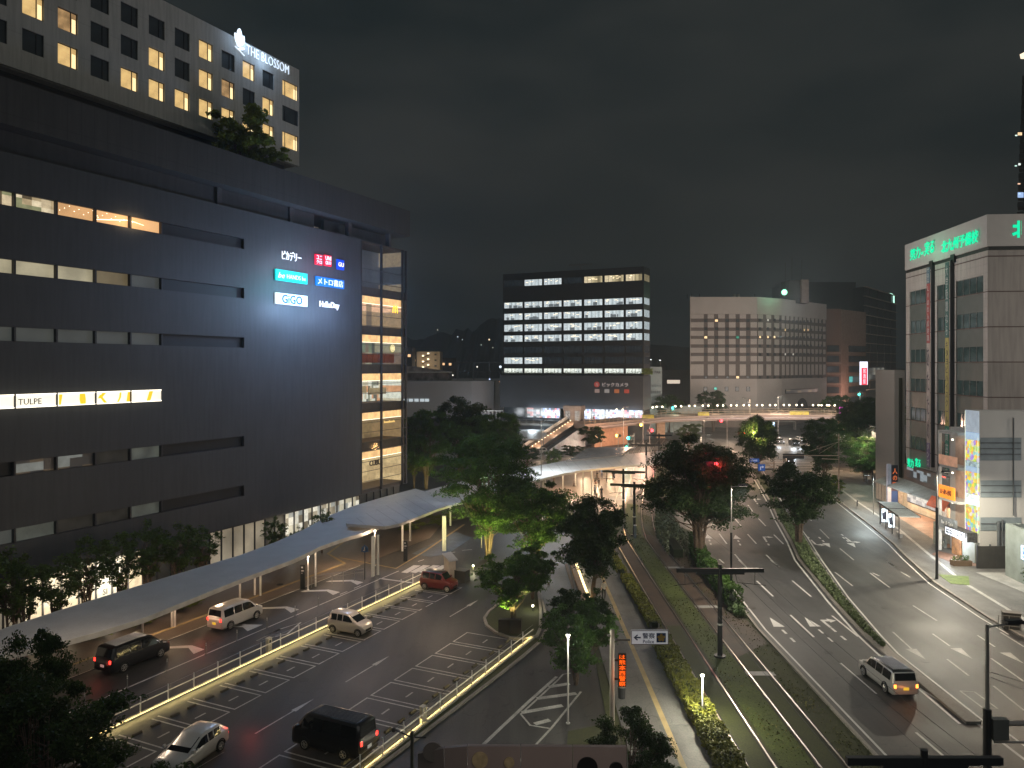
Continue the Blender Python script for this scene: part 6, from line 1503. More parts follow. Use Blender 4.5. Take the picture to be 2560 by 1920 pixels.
v1 = place(car('white minivan with glowing tail lamps waiting in the pickup lane', c_white, L=4.6, W=1.7, Hh=1.82, hood=.75, hz_=1.08, ws=.75, rear=.14, belt=1.08, wr=.32, wb=2.85, tails='on', plate=plate_y, cat='minivan'), 47.0, -47.2, hD)
v1p = EM('indicator_white', (.7,.8,1), 3, samp=False)
v2 = place(car('black minivan half hidden behind the near tree in the pickup lane', c_black, L=4.9, W=1.85, Hh=1.9, hood=.8, hz_=1.1, ws=.8, rear=.25, belt=1.1, wr=.34, wb=3.0, tails='on', cat='minivan', ridges=True), 37.6, -47.4, hD)
v3 = place(car('white compact car parked against the lit railing', c_pearl, L=3.45, W=1.475, Hh=1.62, hood=.62, hz_=1.0, ws=.85, rear=.22, belt=1.0, wr=.28, wb=2.42), 49.25, -37.45, hN)
v4 = place(car('red compact car with black roof parked at the far end of the lot', c_red, roofmat=c_black, L=3.45, W=1.5, Hh=1.7, hood=.75, hz_=1.05, ws=.42, rear=.18, belt=1.05, wr=.30, wb=2.42), 62.3, -37.1, hN)
v5 = place(car('black panel van with ridged roof parked in the lower car park row', c_black, L=4.75, W=1.72, Hh=1.98, hood=.42, hz_=1.2, ws=.62, rear=.12, belt=1.15, wr=.32, wb=2.6, tails='on', cat='van', ridges=True, split=(.3,.62)), 33.9, -26.9, hN+math.pi)
v6 = place(car('white hatchback rolling out along the car park aisle at the bottom', c_white, L=4.1, W=1.72, Hh=1.48, hood=.95, hz_=.92, ws=1.05, rear=.6, belt=.95, wr=.31, wb=2.55, tails='on'), 29.6, -32.9, hD+math.pi+R(8))
v7 = root('x', (0,0,0)); bpy.data.objects.remove(v7)
p = G(2243,1738); v7 = car('white estate car with orange tail lamps driving away on the main road', c_white, roofmat=c_black, L=4.5, W=1.75, Hh=1.68, hood=.95, hz_=1.0, ws=.6, rear=.2, belt=1.0, wr=.34, wb=2.7, tails='on', plate=plate_y, ridges=True)
v7.location = (24.7, 50.6, .01); v7.rotation_euler = (0,0,R(93))
for o in v7.children:
    if o.name.startswith('taillight'): o.data = o.data; o.material_slots[0].link = 'OBJECT'; o.material_slots[0].material = EM('tail_orange', (1,.22,.03), 6, samp=False)
for (s,n,e,c) in ((42.8,-46.6,22,(1,.12,.06)),(34.6,-47.3,5,(1,.1,.06)),(36.4,-23.4,0,(1,.1,.05)),(33.5,-32.5,20,(1,.10,.07)),(37.0,-30.6,12,(.35,.5,1))):
    if e: light('brake_glow', 'POINT', LB(s,n,.9), e*4, c, None, radius=.3)
light('brake_glow', 'POINT', (24.7,47.6,.8), 22, (1,.3,.08), None, radius=.25)
# far traffic
far = [((1947,1108),-88,'on',c_white,'first far car of the queue facing us with dazzling headlights'),((1985,1112),-90,'on',c_black,'second far car of the queue with bluish headlights'),((2003,1106),-90,'on',c_white,'third far car of the queue beside the dark tree'),((1972,1158),-95,'on',c_black,'car partly hidden behind the low tree with one bright headlight'),
       ((2105,1095),-80,'on',c_white,'white car emerging right of the big dark tree at the junction'),((1560,1103),20,'off',c_white,'white taxi crossing under the footbridge'),((1335,1130),200,'on',c_black,'dark car with red lamps at the foot of the escalator'),((1345,1135),200,'off',c_white,'pale car next to the escalator foot')]
for (px,ang,hd,m,lab) in far:
    r = car(lab, m, L=4.3, W=1.7, Hh=1.5, tails='on', heads=True); r.location = tuple(G(*px))[:2]+(.01,); r.rotation_euler = (0,0,R(ang))
for px,e in (((1947,1116),260),((1985,1120),420),((2003,1118),300),((1985,1146),200)): p = G(*px); light('headlamp_pool', 'POINT', (p.x,p.y,.9), e, (.75,.88,1), None, radius=.3)

# ================================================================== TREES
def tree_meshes(seed, h, rad, th, nleaf, ls, K=60, stems=3, trunk_r=.22, mat=leafm, flat=.65, bottom=.0, style='vase', cf=1.0):
    rnd = random.Random(seed); rg = np.random.default_rng(seed)
    cz = (h+th)/2; rz_ = (h-th)/2
    tr_ = MB(); targets = []
    base = []
    for s_ in range(stems):
        a = 2*math.pi*s_/stems+rnd.uniform(-.4,.4); base.append((a, rnd.uniform(.6,1)))
    for k in range(K):
        while True:
            u = Vector((rnd.uniform(-1,1),rnd.uniform(-1,1),rnd.uniform(-1,1)))
            if .35 < u.length < 1.0: break
        if style == 'vase': wscale = .55+.55*max(0,min(1,(u.z+1)/1.4))
        elif style == 'round': wscale = 1.0
        else: wscale = 1.1-.25*(u.z+1)
        j = rnd.uniform(.82,1.12)
        t = Vector((u.x*rad*wscale*j, u.y*rad*wscale*j, cz+u.z*rz_*j)); t.z = min(max(t.z, th*.8), h)
        targets.append(t)
    for s_, (a, q) in enumerate(base):
        top = Vector((math.cos(a)*rad*.28*q, math.sin(a)*rad*.28*q, h*.72))
        m1 = Vector((math.cos(a)*trunk_r*1.2*(stems>1), math.sin(a)*trunk_r*1.2*(stems>1), th*.5)); m2 = m1.lerp(top,.45)+Vector((rnd.uniform(-.15,.15),rnd.uniform(-.15,.15),0))
        r0 = trunk_r*(1 if stems == 1 else .62)
        tr_.tube([Vector((m1.x*.5,m1.y*.5,0)), m1, m2, top], [r0*1.25, r0, r0*.6, r0*.15], 8)
    for i, t in enumerate(targets):
        a, q = base[i % stems]; zt_ = rnd.uniform(.75*th, min(h*.6, max(t.z-.2, th)))
        f = min(zt_/(h*.72),1); st_ = Vector((math.cos(a)*rad*.28*q*f, math.sin(a)*rad*.28*q*f, zt_))
        mid = st_.lerp(t,.5)+Vector((0,0,-.08*(t-st_).length+rnd.uniform(-.2,.2)))
        rr_ = trunk_r*.20; tr_.tube([st_, mid, t], [rr_, rr_*.6, rr_*.2], 5, caps=False)
    per = nleaf//K; cs = []
    for t in targets:
        r_ = rad*rnd.uniform(.13,.25)*cf; n_ = int(per*rnd.uniform(.6,1.4))
        g = rg.normal(0,1,(n_,3)); g /= np.linalg.norm(g,axis=1)[:,None]; g *= (rg.uniform(0,1,n_)**(.45))[:,None]
        c = g*np.array([r_,r_,r_*flat])+np.array([t.x,t.y,t.z]); cs.append(c)
        # sprays hanging outward
        k_ = n_//6; d = Vector((t.x,t.y,0)); d = d.normalized() if d.length > .01 else Vector((1,0,0))
        ln = rg.uniform(0,1,k_)[:,None]; c2 = np.array([t.x,t.y,t.z])+ln*np.array([d.x,d.y,-.15])*r_*1.7+rg.normal(0,.08*r_+.03,(k_,3)); cs.append(c2)
    cs = np.concatenate(cs); cs[:,2] = np.maximum(cs[:,2], max(th*.45,.15))
    return tr_, cs, ls, rg, mat
TP = {}
def tree(label, loc, proto, scale=1.0, rz=0.0, name='tree', cat='tree', group=None, mat=None):
    if proto not in TP:
        a = dict(PROTO[proto]); tr_, cs, ls, rg, m = tree_meshes(**a)
        r = root(name, loc, rz, label, cat, group); tr_.build('trunk', bark, r, smooth=True)
        cr_ = leaf_object('crown', cs, ls, m, rg, r); TP[proto] = r; r.scale = (scale,)*3 if not hasattr(scale,'__len__') else scale
    else:
        r = copy_tree(TP[proto], loc, rz, scale, label); r.name = name
        if group: r['group'] = group
        elif 'group' in r: del r['group']
        r['category'] = cat
    if mat:
        for k in r.children:
            if k.name.startswith('crown'): k.material_slots[0].link = 'OBJECT'; k.material_slots[0].material = mat
    return r
PROTO = {
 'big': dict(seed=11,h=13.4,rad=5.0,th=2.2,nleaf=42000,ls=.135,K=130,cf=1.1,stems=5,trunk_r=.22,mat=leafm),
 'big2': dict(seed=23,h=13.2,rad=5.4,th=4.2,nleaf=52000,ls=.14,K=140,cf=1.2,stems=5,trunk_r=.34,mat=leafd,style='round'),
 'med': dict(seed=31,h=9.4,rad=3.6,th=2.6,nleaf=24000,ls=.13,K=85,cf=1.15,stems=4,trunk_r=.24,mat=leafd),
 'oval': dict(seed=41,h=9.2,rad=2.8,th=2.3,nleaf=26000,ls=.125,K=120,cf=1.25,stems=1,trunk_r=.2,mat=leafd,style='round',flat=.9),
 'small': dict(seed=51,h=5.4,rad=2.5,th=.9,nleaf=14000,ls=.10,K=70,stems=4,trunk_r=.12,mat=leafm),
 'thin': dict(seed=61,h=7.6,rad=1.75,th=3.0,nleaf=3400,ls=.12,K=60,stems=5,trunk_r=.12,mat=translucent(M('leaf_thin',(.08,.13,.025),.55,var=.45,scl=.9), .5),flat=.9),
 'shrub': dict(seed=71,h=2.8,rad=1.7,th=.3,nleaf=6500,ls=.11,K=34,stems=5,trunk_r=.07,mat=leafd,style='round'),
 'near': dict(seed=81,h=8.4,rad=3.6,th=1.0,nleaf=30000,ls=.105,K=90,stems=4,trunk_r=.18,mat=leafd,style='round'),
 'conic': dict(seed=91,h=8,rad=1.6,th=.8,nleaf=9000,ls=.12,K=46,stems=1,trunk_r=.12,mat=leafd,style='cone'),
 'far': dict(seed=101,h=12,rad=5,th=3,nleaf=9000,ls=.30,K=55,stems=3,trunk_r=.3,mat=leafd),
}
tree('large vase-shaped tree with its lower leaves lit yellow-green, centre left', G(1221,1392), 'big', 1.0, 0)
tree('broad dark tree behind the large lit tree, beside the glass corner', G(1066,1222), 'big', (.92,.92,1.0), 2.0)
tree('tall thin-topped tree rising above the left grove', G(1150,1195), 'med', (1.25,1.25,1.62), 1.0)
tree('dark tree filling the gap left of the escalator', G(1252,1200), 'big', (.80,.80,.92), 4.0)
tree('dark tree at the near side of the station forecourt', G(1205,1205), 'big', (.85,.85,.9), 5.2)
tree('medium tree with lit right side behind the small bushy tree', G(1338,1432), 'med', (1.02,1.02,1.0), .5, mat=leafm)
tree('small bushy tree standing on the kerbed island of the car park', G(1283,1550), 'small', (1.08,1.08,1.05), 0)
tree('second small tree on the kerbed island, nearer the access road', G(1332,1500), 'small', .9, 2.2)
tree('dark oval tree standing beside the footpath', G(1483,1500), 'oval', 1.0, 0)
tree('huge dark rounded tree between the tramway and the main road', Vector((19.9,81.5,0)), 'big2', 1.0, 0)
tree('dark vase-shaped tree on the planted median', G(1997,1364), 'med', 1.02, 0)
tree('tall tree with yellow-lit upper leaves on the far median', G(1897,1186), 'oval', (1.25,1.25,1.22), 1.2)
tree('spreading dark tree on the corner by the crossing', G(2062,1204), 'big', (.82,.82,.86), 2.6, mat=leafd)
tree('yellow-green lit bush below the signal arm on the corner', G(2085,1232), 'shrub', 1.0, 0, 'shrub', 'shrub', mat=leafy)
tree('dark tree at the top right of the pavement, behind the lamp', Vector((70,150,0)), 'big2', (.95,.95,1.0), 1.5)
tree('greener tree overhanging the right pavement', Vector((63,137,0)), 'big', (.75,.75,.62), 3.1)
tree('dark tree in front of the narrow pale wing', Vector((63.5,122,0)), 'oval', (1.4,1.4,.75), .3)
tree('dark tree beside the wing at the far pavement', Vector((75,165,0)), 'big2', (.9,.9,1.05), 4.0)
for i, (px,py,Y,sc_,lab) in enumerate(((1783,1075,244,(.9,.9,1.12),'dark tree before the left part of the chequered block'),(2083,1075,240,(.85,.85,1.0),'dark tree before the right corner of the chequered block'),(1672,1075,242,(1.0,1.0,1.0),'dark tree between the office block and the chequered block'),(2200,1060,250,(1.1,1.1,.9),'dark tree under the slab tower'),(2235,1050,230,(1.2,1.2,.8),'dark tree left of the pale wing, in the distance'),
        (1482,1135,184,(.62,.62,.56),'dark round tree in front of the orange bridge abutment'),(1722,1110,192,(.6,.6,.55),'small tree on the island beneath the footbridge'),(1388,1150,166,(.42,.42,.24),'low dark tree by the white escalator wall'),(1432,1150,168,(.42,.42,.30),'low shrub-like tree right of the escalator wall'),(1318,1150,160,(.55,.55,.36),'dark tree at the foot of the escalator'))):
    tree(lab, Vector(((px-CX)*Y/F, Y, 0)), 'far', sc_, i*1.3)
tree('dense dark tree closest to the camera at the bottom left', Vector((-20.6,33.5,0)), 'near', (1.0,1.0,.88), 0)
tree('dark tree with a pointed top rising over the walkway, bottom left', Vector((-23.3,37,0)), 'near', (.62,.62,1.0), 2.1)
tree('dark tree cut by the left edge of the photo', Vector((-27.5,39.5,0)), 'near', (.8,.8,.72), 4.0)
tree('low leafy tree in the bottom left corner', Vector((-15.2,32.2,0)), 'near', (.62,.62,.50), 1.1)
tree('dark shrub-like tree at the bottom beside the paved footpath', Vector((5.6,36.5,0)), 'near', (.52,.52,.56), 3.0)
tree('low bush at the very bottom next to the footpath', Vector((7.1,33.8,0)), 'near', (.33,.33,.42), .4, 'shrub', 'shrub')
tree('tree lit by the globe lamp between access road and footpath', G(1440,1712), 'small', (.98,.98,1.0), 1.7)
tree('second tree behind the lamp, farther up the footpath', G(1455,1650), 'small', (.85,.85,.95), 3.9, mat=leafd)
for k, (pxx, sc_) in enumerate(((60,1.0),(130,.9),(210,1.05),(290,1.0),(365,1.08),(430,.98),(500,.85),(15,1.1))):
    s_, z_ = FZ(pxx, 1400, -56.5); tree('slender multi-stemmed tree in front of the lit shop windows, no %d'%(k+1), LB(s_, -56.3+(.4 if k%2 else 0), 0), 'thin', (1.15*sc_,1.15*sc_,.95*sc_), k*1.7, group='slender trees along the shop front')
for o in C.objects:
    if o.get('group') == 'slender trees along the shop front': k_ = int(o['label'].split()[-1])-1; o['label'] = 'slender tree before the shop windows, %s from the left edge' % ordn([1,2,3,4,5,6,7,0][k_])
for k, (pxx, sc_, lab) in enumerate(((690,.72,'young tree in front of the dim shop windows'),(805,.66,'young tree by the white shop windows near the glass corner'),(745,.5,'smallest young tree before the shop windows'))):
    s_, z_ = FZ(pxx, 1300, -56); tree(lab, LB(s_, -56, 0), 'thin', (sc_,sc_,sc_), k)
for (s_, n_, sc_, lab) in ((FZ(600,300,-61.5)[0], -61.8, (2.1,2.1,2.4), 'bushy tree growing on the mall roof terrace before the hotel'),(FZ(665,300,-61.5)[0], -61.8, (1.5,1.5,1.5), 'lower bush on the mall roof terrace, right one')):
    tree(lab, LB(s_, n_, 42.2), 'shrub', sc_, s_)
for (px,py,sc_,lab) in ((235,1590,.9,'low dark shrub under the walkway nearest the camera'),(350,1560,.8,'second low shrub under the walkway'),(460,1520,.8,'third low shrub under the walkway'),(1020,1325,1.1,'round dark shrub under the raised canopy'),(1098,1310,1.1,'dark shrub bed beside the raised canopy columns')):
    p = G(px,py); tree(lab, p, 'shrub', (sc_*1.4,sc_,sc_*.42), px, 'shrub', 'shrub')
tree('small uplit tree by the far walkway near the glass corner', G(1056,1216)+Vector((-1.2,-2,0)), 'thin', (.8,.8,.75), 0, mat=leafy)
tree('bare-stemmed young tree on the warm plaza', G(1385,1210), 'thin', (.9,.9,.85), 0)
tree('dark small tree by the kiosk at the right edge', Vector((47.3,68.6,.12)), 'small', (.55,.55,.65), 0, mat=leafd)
# uplights
UPL = ((1172,1440,(1205,1392,4.2),520),(1255,1432,(1240,1392,4.0),520),(1310,1492,(1338,1432,3.6),260),(1372,1462,(1345,1432,4.2),240),(1072,1240,(1058,1222,4),160),(1262,1560,(1283,1545,3.2),170))
for ui, (px,py,tg,e) in enumerate(UPL):
    p = G(px,py); q = G(tg[0],tg[1]); q.z = tg[2]; r = root('ground_spotlight', (p.x,p.y,.02), 0, 'ground spotlight shining up into a tree, %s counted from the left' % ordn(sorted([u[0] for u in UPL]).index(px)), 'spotlight', 'spotlights under the trees')
    mb = MB(); mb.cyl(0,0,0,.18,.1); mb.build('housing', dark_steel, r)
    d = q-Vector((p.x,p.y,.3)); light('uplight', 'SPOT', (0,0,.28), e, (1,.93,.30), r, radius=.12, spot=85, blend=.7, rot=d.to_track_quat('-Z','Y').to_euler())
for (px,py) in ((1183,1427),(1332,1530)):
    p = G(px,py); r = root('garden_lamp', (p.x,p.y,.1), 0, 'small bright garden lamp on the kerbed island at %d'%px, 'lamp'); r['label'] = 'small bright garden lamp on the grass near the red car' if px < 1200 else 'small bright garden lamp beside the island kerb'
    mb = MB(); mb.cyl(0,0,0,.35,.04); mb.build('post', dark_steel, r); mb = MB(); mb.ball((0,0,.42),.10,6); mb.build('bulb', EM('garden_bulb', (1,.95,.7), 6, samp=False), r); light('bulb_light','POINT',(0,0,.7),25,(1,.95,.6),r,radius=.1)
p = Vector((48,147,9)); light('uplight', 'POINT', (46.6,147.0,8.0), 420, (1,.85,.3), None, radius=.4)
light('uplight', 'POINT', (60.5,132,7.5), 130, (.85,1,.7), None, radius=.4)

# ================================================================== HEDGES AND GRASS
def hedge(label, pts, wd, hh, n, mat=leafm, ls=.09):
    a = [Vector((x,y,0)) for x,y in pts]; r = root('hedge', tuple(a[0]), 0, label, 'hedge'); cs = []
    seglens = [(a[i+1]-a[i]).length for i in range(len(a)-1)]; tot = sum(seglens)
    core = MB(); core.ribbon([(p.x-a[0].x,p.y-a[0].y) for p in a], wd*.5, 0, h=hh*(.82 if hh < 1 else .4)); core.build('hedge_core', M('hedge_core', (.012,.02,.008), .9), r)
    for i in range(len(a)-1):
        m = int(n*seglens[i]/tot); d = (a[i+1]-a[i]); nn = Vector((-d.y,d.x,0)).normalized()
        t = rng.uniform(0,1,m); lat = rng.uniform(-1,1,m); side = rng.uniform(0,1,m) < .45
        z = np.where(side, rng.uniform(.05,1,m), 1+rng.normal(0,.05,m))*hh; lat = np.where(side, np.sign(lat)*(1+rng.normal(0,.05,m)), lat)*wd/2
        bump_ = 1+.08*np.sin(t*seglens[i]*2.1)+.05*np.sin(t*seglens[i]*5.3)
        cs.append(np.stack([a[i].x-a[0].x+d.x*t+nn.x*lat*bump_, a[i].y-a[0].y+d.y*t+nn.y*lat*bump_, z*bump_],1))
    leaf_object('foliage', np.concatenate(cs), ls, mat, rng, r); return r
hl_ = M('hedge_leaf', (.15,.16,.018), .6, var=.4, scl=1.5)
hedge('long clipped hedge between footpath and tram rails, lit yellow by a low lamp', [(11.2,30),(11.2,45),(11.15,57.5)], 1.3, .85, 16000, hl_)
hedge('low hedge patch along the tram rails, middle one', [(11.45,61.5),(11.4,68),(11.2,76)], .95, .5, 5000, hl_)
hedge('low hedge patch along the tram rails, farthest one', [(11.1,77.5),(10.9,86),(11.0,95)], .9, .45, 4500, hl_)
hedge('untidy verge planting on the kerb of the main road', [(19.3,66),(19.6,78),(20.8,88)], 1.1, 1.6, 6000, leafm, .15)
hedge('tall pale grasses by the tramway left of the huge tree', [(18.2,84),(18.6,92),(19.6,99)], 2.0, 2.2, 5000, M('pampas', (.16,.19,.12), .7, var=.4), .16)
# median grass (liriope tufts)
cs = []; n = 15000
for i in range(n):
    t = rng.uniform(0,1)*70; y = 57+t*.92
    def ip(P_, y):
        for j in range(len(P_)-1):
            if P_[j][1] <= y <= P_[j+1][1]: q = (y-P_[j][1])/(P_[j+1][1]-P_[j][1]); return P_[j][0]+(P_[j+1][0]-P_[j][0])*q
        return P_[-1][0]
    xa_, xb_ = ip(MLp,y)+.35, ip(MRp,y)-.3
    if xb_ > xa_: cs.append((rng.uniform(xa_,xb_), y, .2+rng.uniform(0,.25)))
leaf_object('median_grass', np.array(cs), .15, M('liriope', (.11,.15,.06), .6, var=.5, scl=2.5), rng, None, kind='stuff', label='bushy grass tufts filling the road median')
cs = np.stack([rng.uniform(12,19.6,9000), rng.uniform(30,110,9000), rng.uniform(.01,.08,9000)],1)
cs = cs[(np.abs(cs[:,0]-13.05) > .9) & (np.abs(cs[:,0]-16.85) > .9)]
leaf_object('track_grass', cs, .06, lawn, rng, None, kind='stuff', label='short grass growing between the tram rails')
cs = np.stack([rng.normal(19.1,.25,900), rng.uniform(64,66.5,900), rng.uniform(.05,.7,900)],1)
leaf_object('verge_grass', cs, .12, grassm, rng, None, kind='stuff', label='bright tuft of grass at the foot of the tall mast')
mb = MB(); mb.prism([(42.0,73.5),(43.5,73.0),(45.2,76),(42.6,76.8)], .12, .15); structure('grass_patch', mb, GROUND('lawn_bright', (.14,.20,.05), scl=1, fine=.5))

# ================================================================== CATENARY
def tpole(x, y, half, label, zb=6.1, two=True):
    r = root('catenary_pole', (x,y,0), -.0 if y < 90 else R(-11), label, 'overhead line pole')
    mb = MB(); mb.cyl(0,0,0,6.3,.19,.15,12); mb.cyl(0,0,0,.12,.42,n=14); mb.build('pole', M('pole_black', (.022,.024,.03), .5), r)
    mb = MB(); mb.cyl(0,0,2.3,2.42,.20); mb.build('band', white_steel, r)
    mb = MB(); mb.box(-half,half,-.11,.11,zb,zb+.28); mb.box(-half*.55,half*.55,-.13,.13,zb-.14,zb-.0); mb.cyl(0,0,zb+.2,zb+.55,.13); mb.build('crossbar', MC['pole_black'], r)
    for sx in (-1,1):
        mb = MB(); mb.tube([(sx*half*.35,0,zb-.1),(sx*half*.4,0,zb-.75),(sx*half*1.05,0,zb-.95)], .025, 5); mb.tube([(sx*half*.5,0,zb-.8),(sx*1.9,0,zb-1.0)], .02, 5)
        mb.tube([(sx*half*.8,0,zb),(sx*half*.8,0,zb-.9)], .02, 5); mb.build('bracket', dark_steel, r)
        mb = MB(); mb.ball((sx*half*.8,0,zb-.25),.07,5); mb.ball((sx*1.9,0,zb-1.0),.06,5); mb.build('insulator', steel, r)
for (x,y,hf,lb) in ((15.4,28.7,2.9,'crossbar of the tram line pole seen from above at the bottom edge'),(15.0,55.4,3.15,'nearest full black tram line pole with wide crossbar'),(15.1,94.8,2.95,'second black tram line pole, its bar over the tram stop end'),(15.5,106.8,2.95,'third black tram line pole beside the tram stop'),(25.0,143,2.9,'fourth tram line pole beyond the stop canopy'),(31.2,163,2.7,'farthest tram line pole near the junction')):
    tpole(x,y,hf,lb)
def wire(label, pts, r_=.013, mat=None, n=14, sag=.12):
    mb = MB(); out = []
    for i in range(len(pts)-1):
        a, b = Vector(pts[i]), Vector(pts[i+1])
        for k in range(n): t = k/n; q = a.lerp(b,t); q.z -= sag*4*t*(1-t); out.append(q)
    out.append(Vector(pts[-1])); mb.tube(out, r_, 4); return mb.build('overhead_wire', mat or M('wire_dark', (.09,.09,.09), .5, .5), None, label, 'wire')
wire('contact wire over the near tram track', [(13.1,22,5.15),(13.1,28.9,5.15),(13.1,55.4,5.15),(13.2,94.8,5.15),(14.6,106.8,5.15),(23.2,143,5.15),(29.5,163,5.15)])
wire('contact wire over the far tram track', [(16.9,22,5.15),(16.9,28.9,5.15),(16.9,55.4,5.15),(17.1,94.8,5.15),(18.2,106.8,5.15),(26.8,143,5.15),(33,163,5.15)])
wire('upper feeder wire on the road side of the tram poles', [(17.9,22,5.9),(17.9,28.9,6.0),(17.8,55.4,6.0),(17.8,94.8,6.0)], .012, sag=.3)
wire('thin messenger wire with clips beside the feeder wire', [(17.4,22,5.55),(17.4,28.9,5.6),(17.3,55.4,5.6)], .011, sag=.35)
wire('stay wire crossing the road from the near lamp post', [(19.9,32.2,8.2),(32,33.5,5.0)], .012, steel, sag=.2)
wire('second stay wire from the near lamp post', [(19.9,32.2,8.0),(31,36,3.9)], .012, steel, sag=.2)

# ================================================================== STREET LAMPS, MASTS, SIGNS
def lamp_mast(label, x, y, h, arm, ang, e, col_, thick=.09, lower=None, head_lit=True, zoff=0, spot=150):
    r = root('street_lamp', (x,y,zoff), 0, label, 'street lamp')
    mb = MB(); mb.cyl(0,0,0,h,thick,thick*.6,10); mb.build('pole', steel if lower is None else M('pole_pale', (.42,.41,.39), .4, .3), r)
    if lower: mb = MB(); mb.cyl(0,0,0,lower,thick*1.5,thick*1.45,10); mb.build('pole_base', dark_steel, r)
    dx, dy = math.cos(ang)*arm, math.sin(ang)*arm
    mb = MB(); mb.tube([(0,0,h-.1),(dx,dy,h)], .04, 6); mb.build('arm', steel, r)
    T = Matrix.Translation((dx,dy,h)) @ Matrix.Rotation(ang,4,'Z'); mb = MB(T); mb.box(-.35,.45,-.16,.16,-.02,.10); mb.box(-.3,.4,-.12,.12,.10,.15); mb.build('lamp_head', dark_steel, r)
    if e:
        mb = MB(T); mb.quad((-.3,-.13,-.03),(.4,-.13,-.03),(.4,.13,-.03),(-.3,.13,-.03)); mb.build('lamp_lens', EM('lens_%s'%('w' if col_[2] > .8 else 'a'), col_, 4, samp=False), r)
        light('lamp_light', 'SPOT', (dx,dy,h-.1), e, col_, r, radius=.15, spot=172, blend=.35)
    return r
lamp_mast('tall mast lamp behind the nearest full tram pole', 19.7, 69, 10.2, 1.0, 0, 2000, (1,.88,.70), .07, 6.0)
lamp_mast('tall lamp post on the pavement before the mural building', 41.6, 75.2, 10.4, 1.1, R(20), 4300, (1,.90,.70), .09, 7.0, zoff=.12)
lamp_mast('thick lamp post with long arm at the bottom right', 19.8, 32.0, 10.2, 1.2, R(10), 0, NEUT, .11, 6.7)
lamp_mast('short white lamp behind the bus shelter', 50.6, 107.5, 5.5, .8, R(160), 900, (.8,.95,1), .06, zoff=.12)
lamp_mast('slim lamp mast on the far corner beyond the crossing', 74, 160, 10, .6, R(180), 2600, AMB, .08)  # some masts from here on are added only as light sources
lamp_mast('slender lamp column rising from the far median', 62, 200, 12.5, 1.6, R(180), 2400, (1,.72,.48), .12)
lamp_mast('far lamp column left of the chequered block', 27, 186, 11.0, .8, R(0), 2600, (1,.68,.45), .1)
lamp_mast('lamp pole on the lane side of the far junction', 44, 176, 9.0, .8, R(0), 2400, (1,.70,.48), .08)
lamp_mast('lamp beside the right far kerb near the crossing stripes', 66, 139, 10.0, .8, R(180), 3000, (1,.74,.5), .07)
lamp_mast('lamp over the left carriageway past the huge tree', 31.5, 128, 9.5, 1.2, 0, 3800, (1,.76,.55), .07)
lamp_mast('added lamp at the road side right of the estate car', 40.6, 56, 9.5, 1.2, R(180), 1100, (1,.74,.5), .08, zoff=.12)  # invented mast, added to light the right carriageway
lamp_mast('lamp far down the bridge in front of the chequered block', 79, 228, 12, .8, R(0), 3800, (1,.80,.62), .1)
# globe-top path lamps
def path_lamp(label, p, h, e, c, zl=None):
    r = root('path_lamp', tuple(p), 0, label, 'lamp')
    mb = MB(); mb.cyl(0,0,0,h,.055,.045,8); mb.cyl(0,0,0,.06,.12); mb.build('pole', white_steel, r)
    mb = MB(); mb.ball((0,0,h+.09),.11,8); mb.build('bulb', EM('path_bulb_'+('w' if c[2] > .8 else 'a'), c, 14, samp=False), r)
    mb = MB(); mb.cyl(0,0,h+.17,h+.21,.14,.09); mb.build('cap', dark_steel, r)
    light('lamp_light', 'POINT', (0,-.3,h+.05), e*.8, c, r, radius=.12); return r
path_lamp('slim pole lamp glowing among leaves beside the access road', G(1420,1809), 5.1, 200, (1,.95,.72))
path_lamp('low pole lamp lighting the clipped hedge', Vector((11.2,45.2,0)), 2.7, 560, (1,.93,.70))
path_lamp('bright lamp on a pole under the walkway by the black kiosk', G(770,1475), 3.1, 70, (1,.70,.48))
path_lamp('bright lamp on a pole beside the raised canopy columns', G(937,1415), 3.6, 110, (1,.70,.48))
path_lamp('lamp with pale head on the plaza right of the escalator wall', G(1503,1118), 3.6, 120, (.9,1,.8))
# LED strip bench lighting along path edge
r = root('lit_bench', tuple(G(1440,1412)), 0, 'long slatted bench edge with a bright light strip beside the footpath', 'bench')
A0 = [G(1440,1412),G(1455,1455),G(1472,1500),G(1480,1530)]; A0 = [p-A0[0] for p in A0]
mb = MB(); mb.ribbon([(p.x,p.y) for p in A0], .12, .05, h=.35); mb.build('strip', EM('bench_strip', (1,.78,.38), 2.6, samp=False), r)
mb = MB(); mb.ribbon([(p.x-.45,p.y) for p in A0], .5, .1, h=.3); mb.build('seat', M('bench_wood', (.25,.15,.08), .6), r)
mb = MB(); mb.ribbon([(p.x-1.0,p.y) for p in A0], .3, .0, h=.12); mb.build('kerb_edge', M('bench_wood2', (.2,.13,.08)), r)
for q in (.2,.5,.85):
    i = min(int(q*3),2); v = A0[i].lerp(A0[i+1], q*3-i); light('strip_light','POINT',(v.x+.4,v.y,.5),30,(1,.75,.35),r,radius=.2)
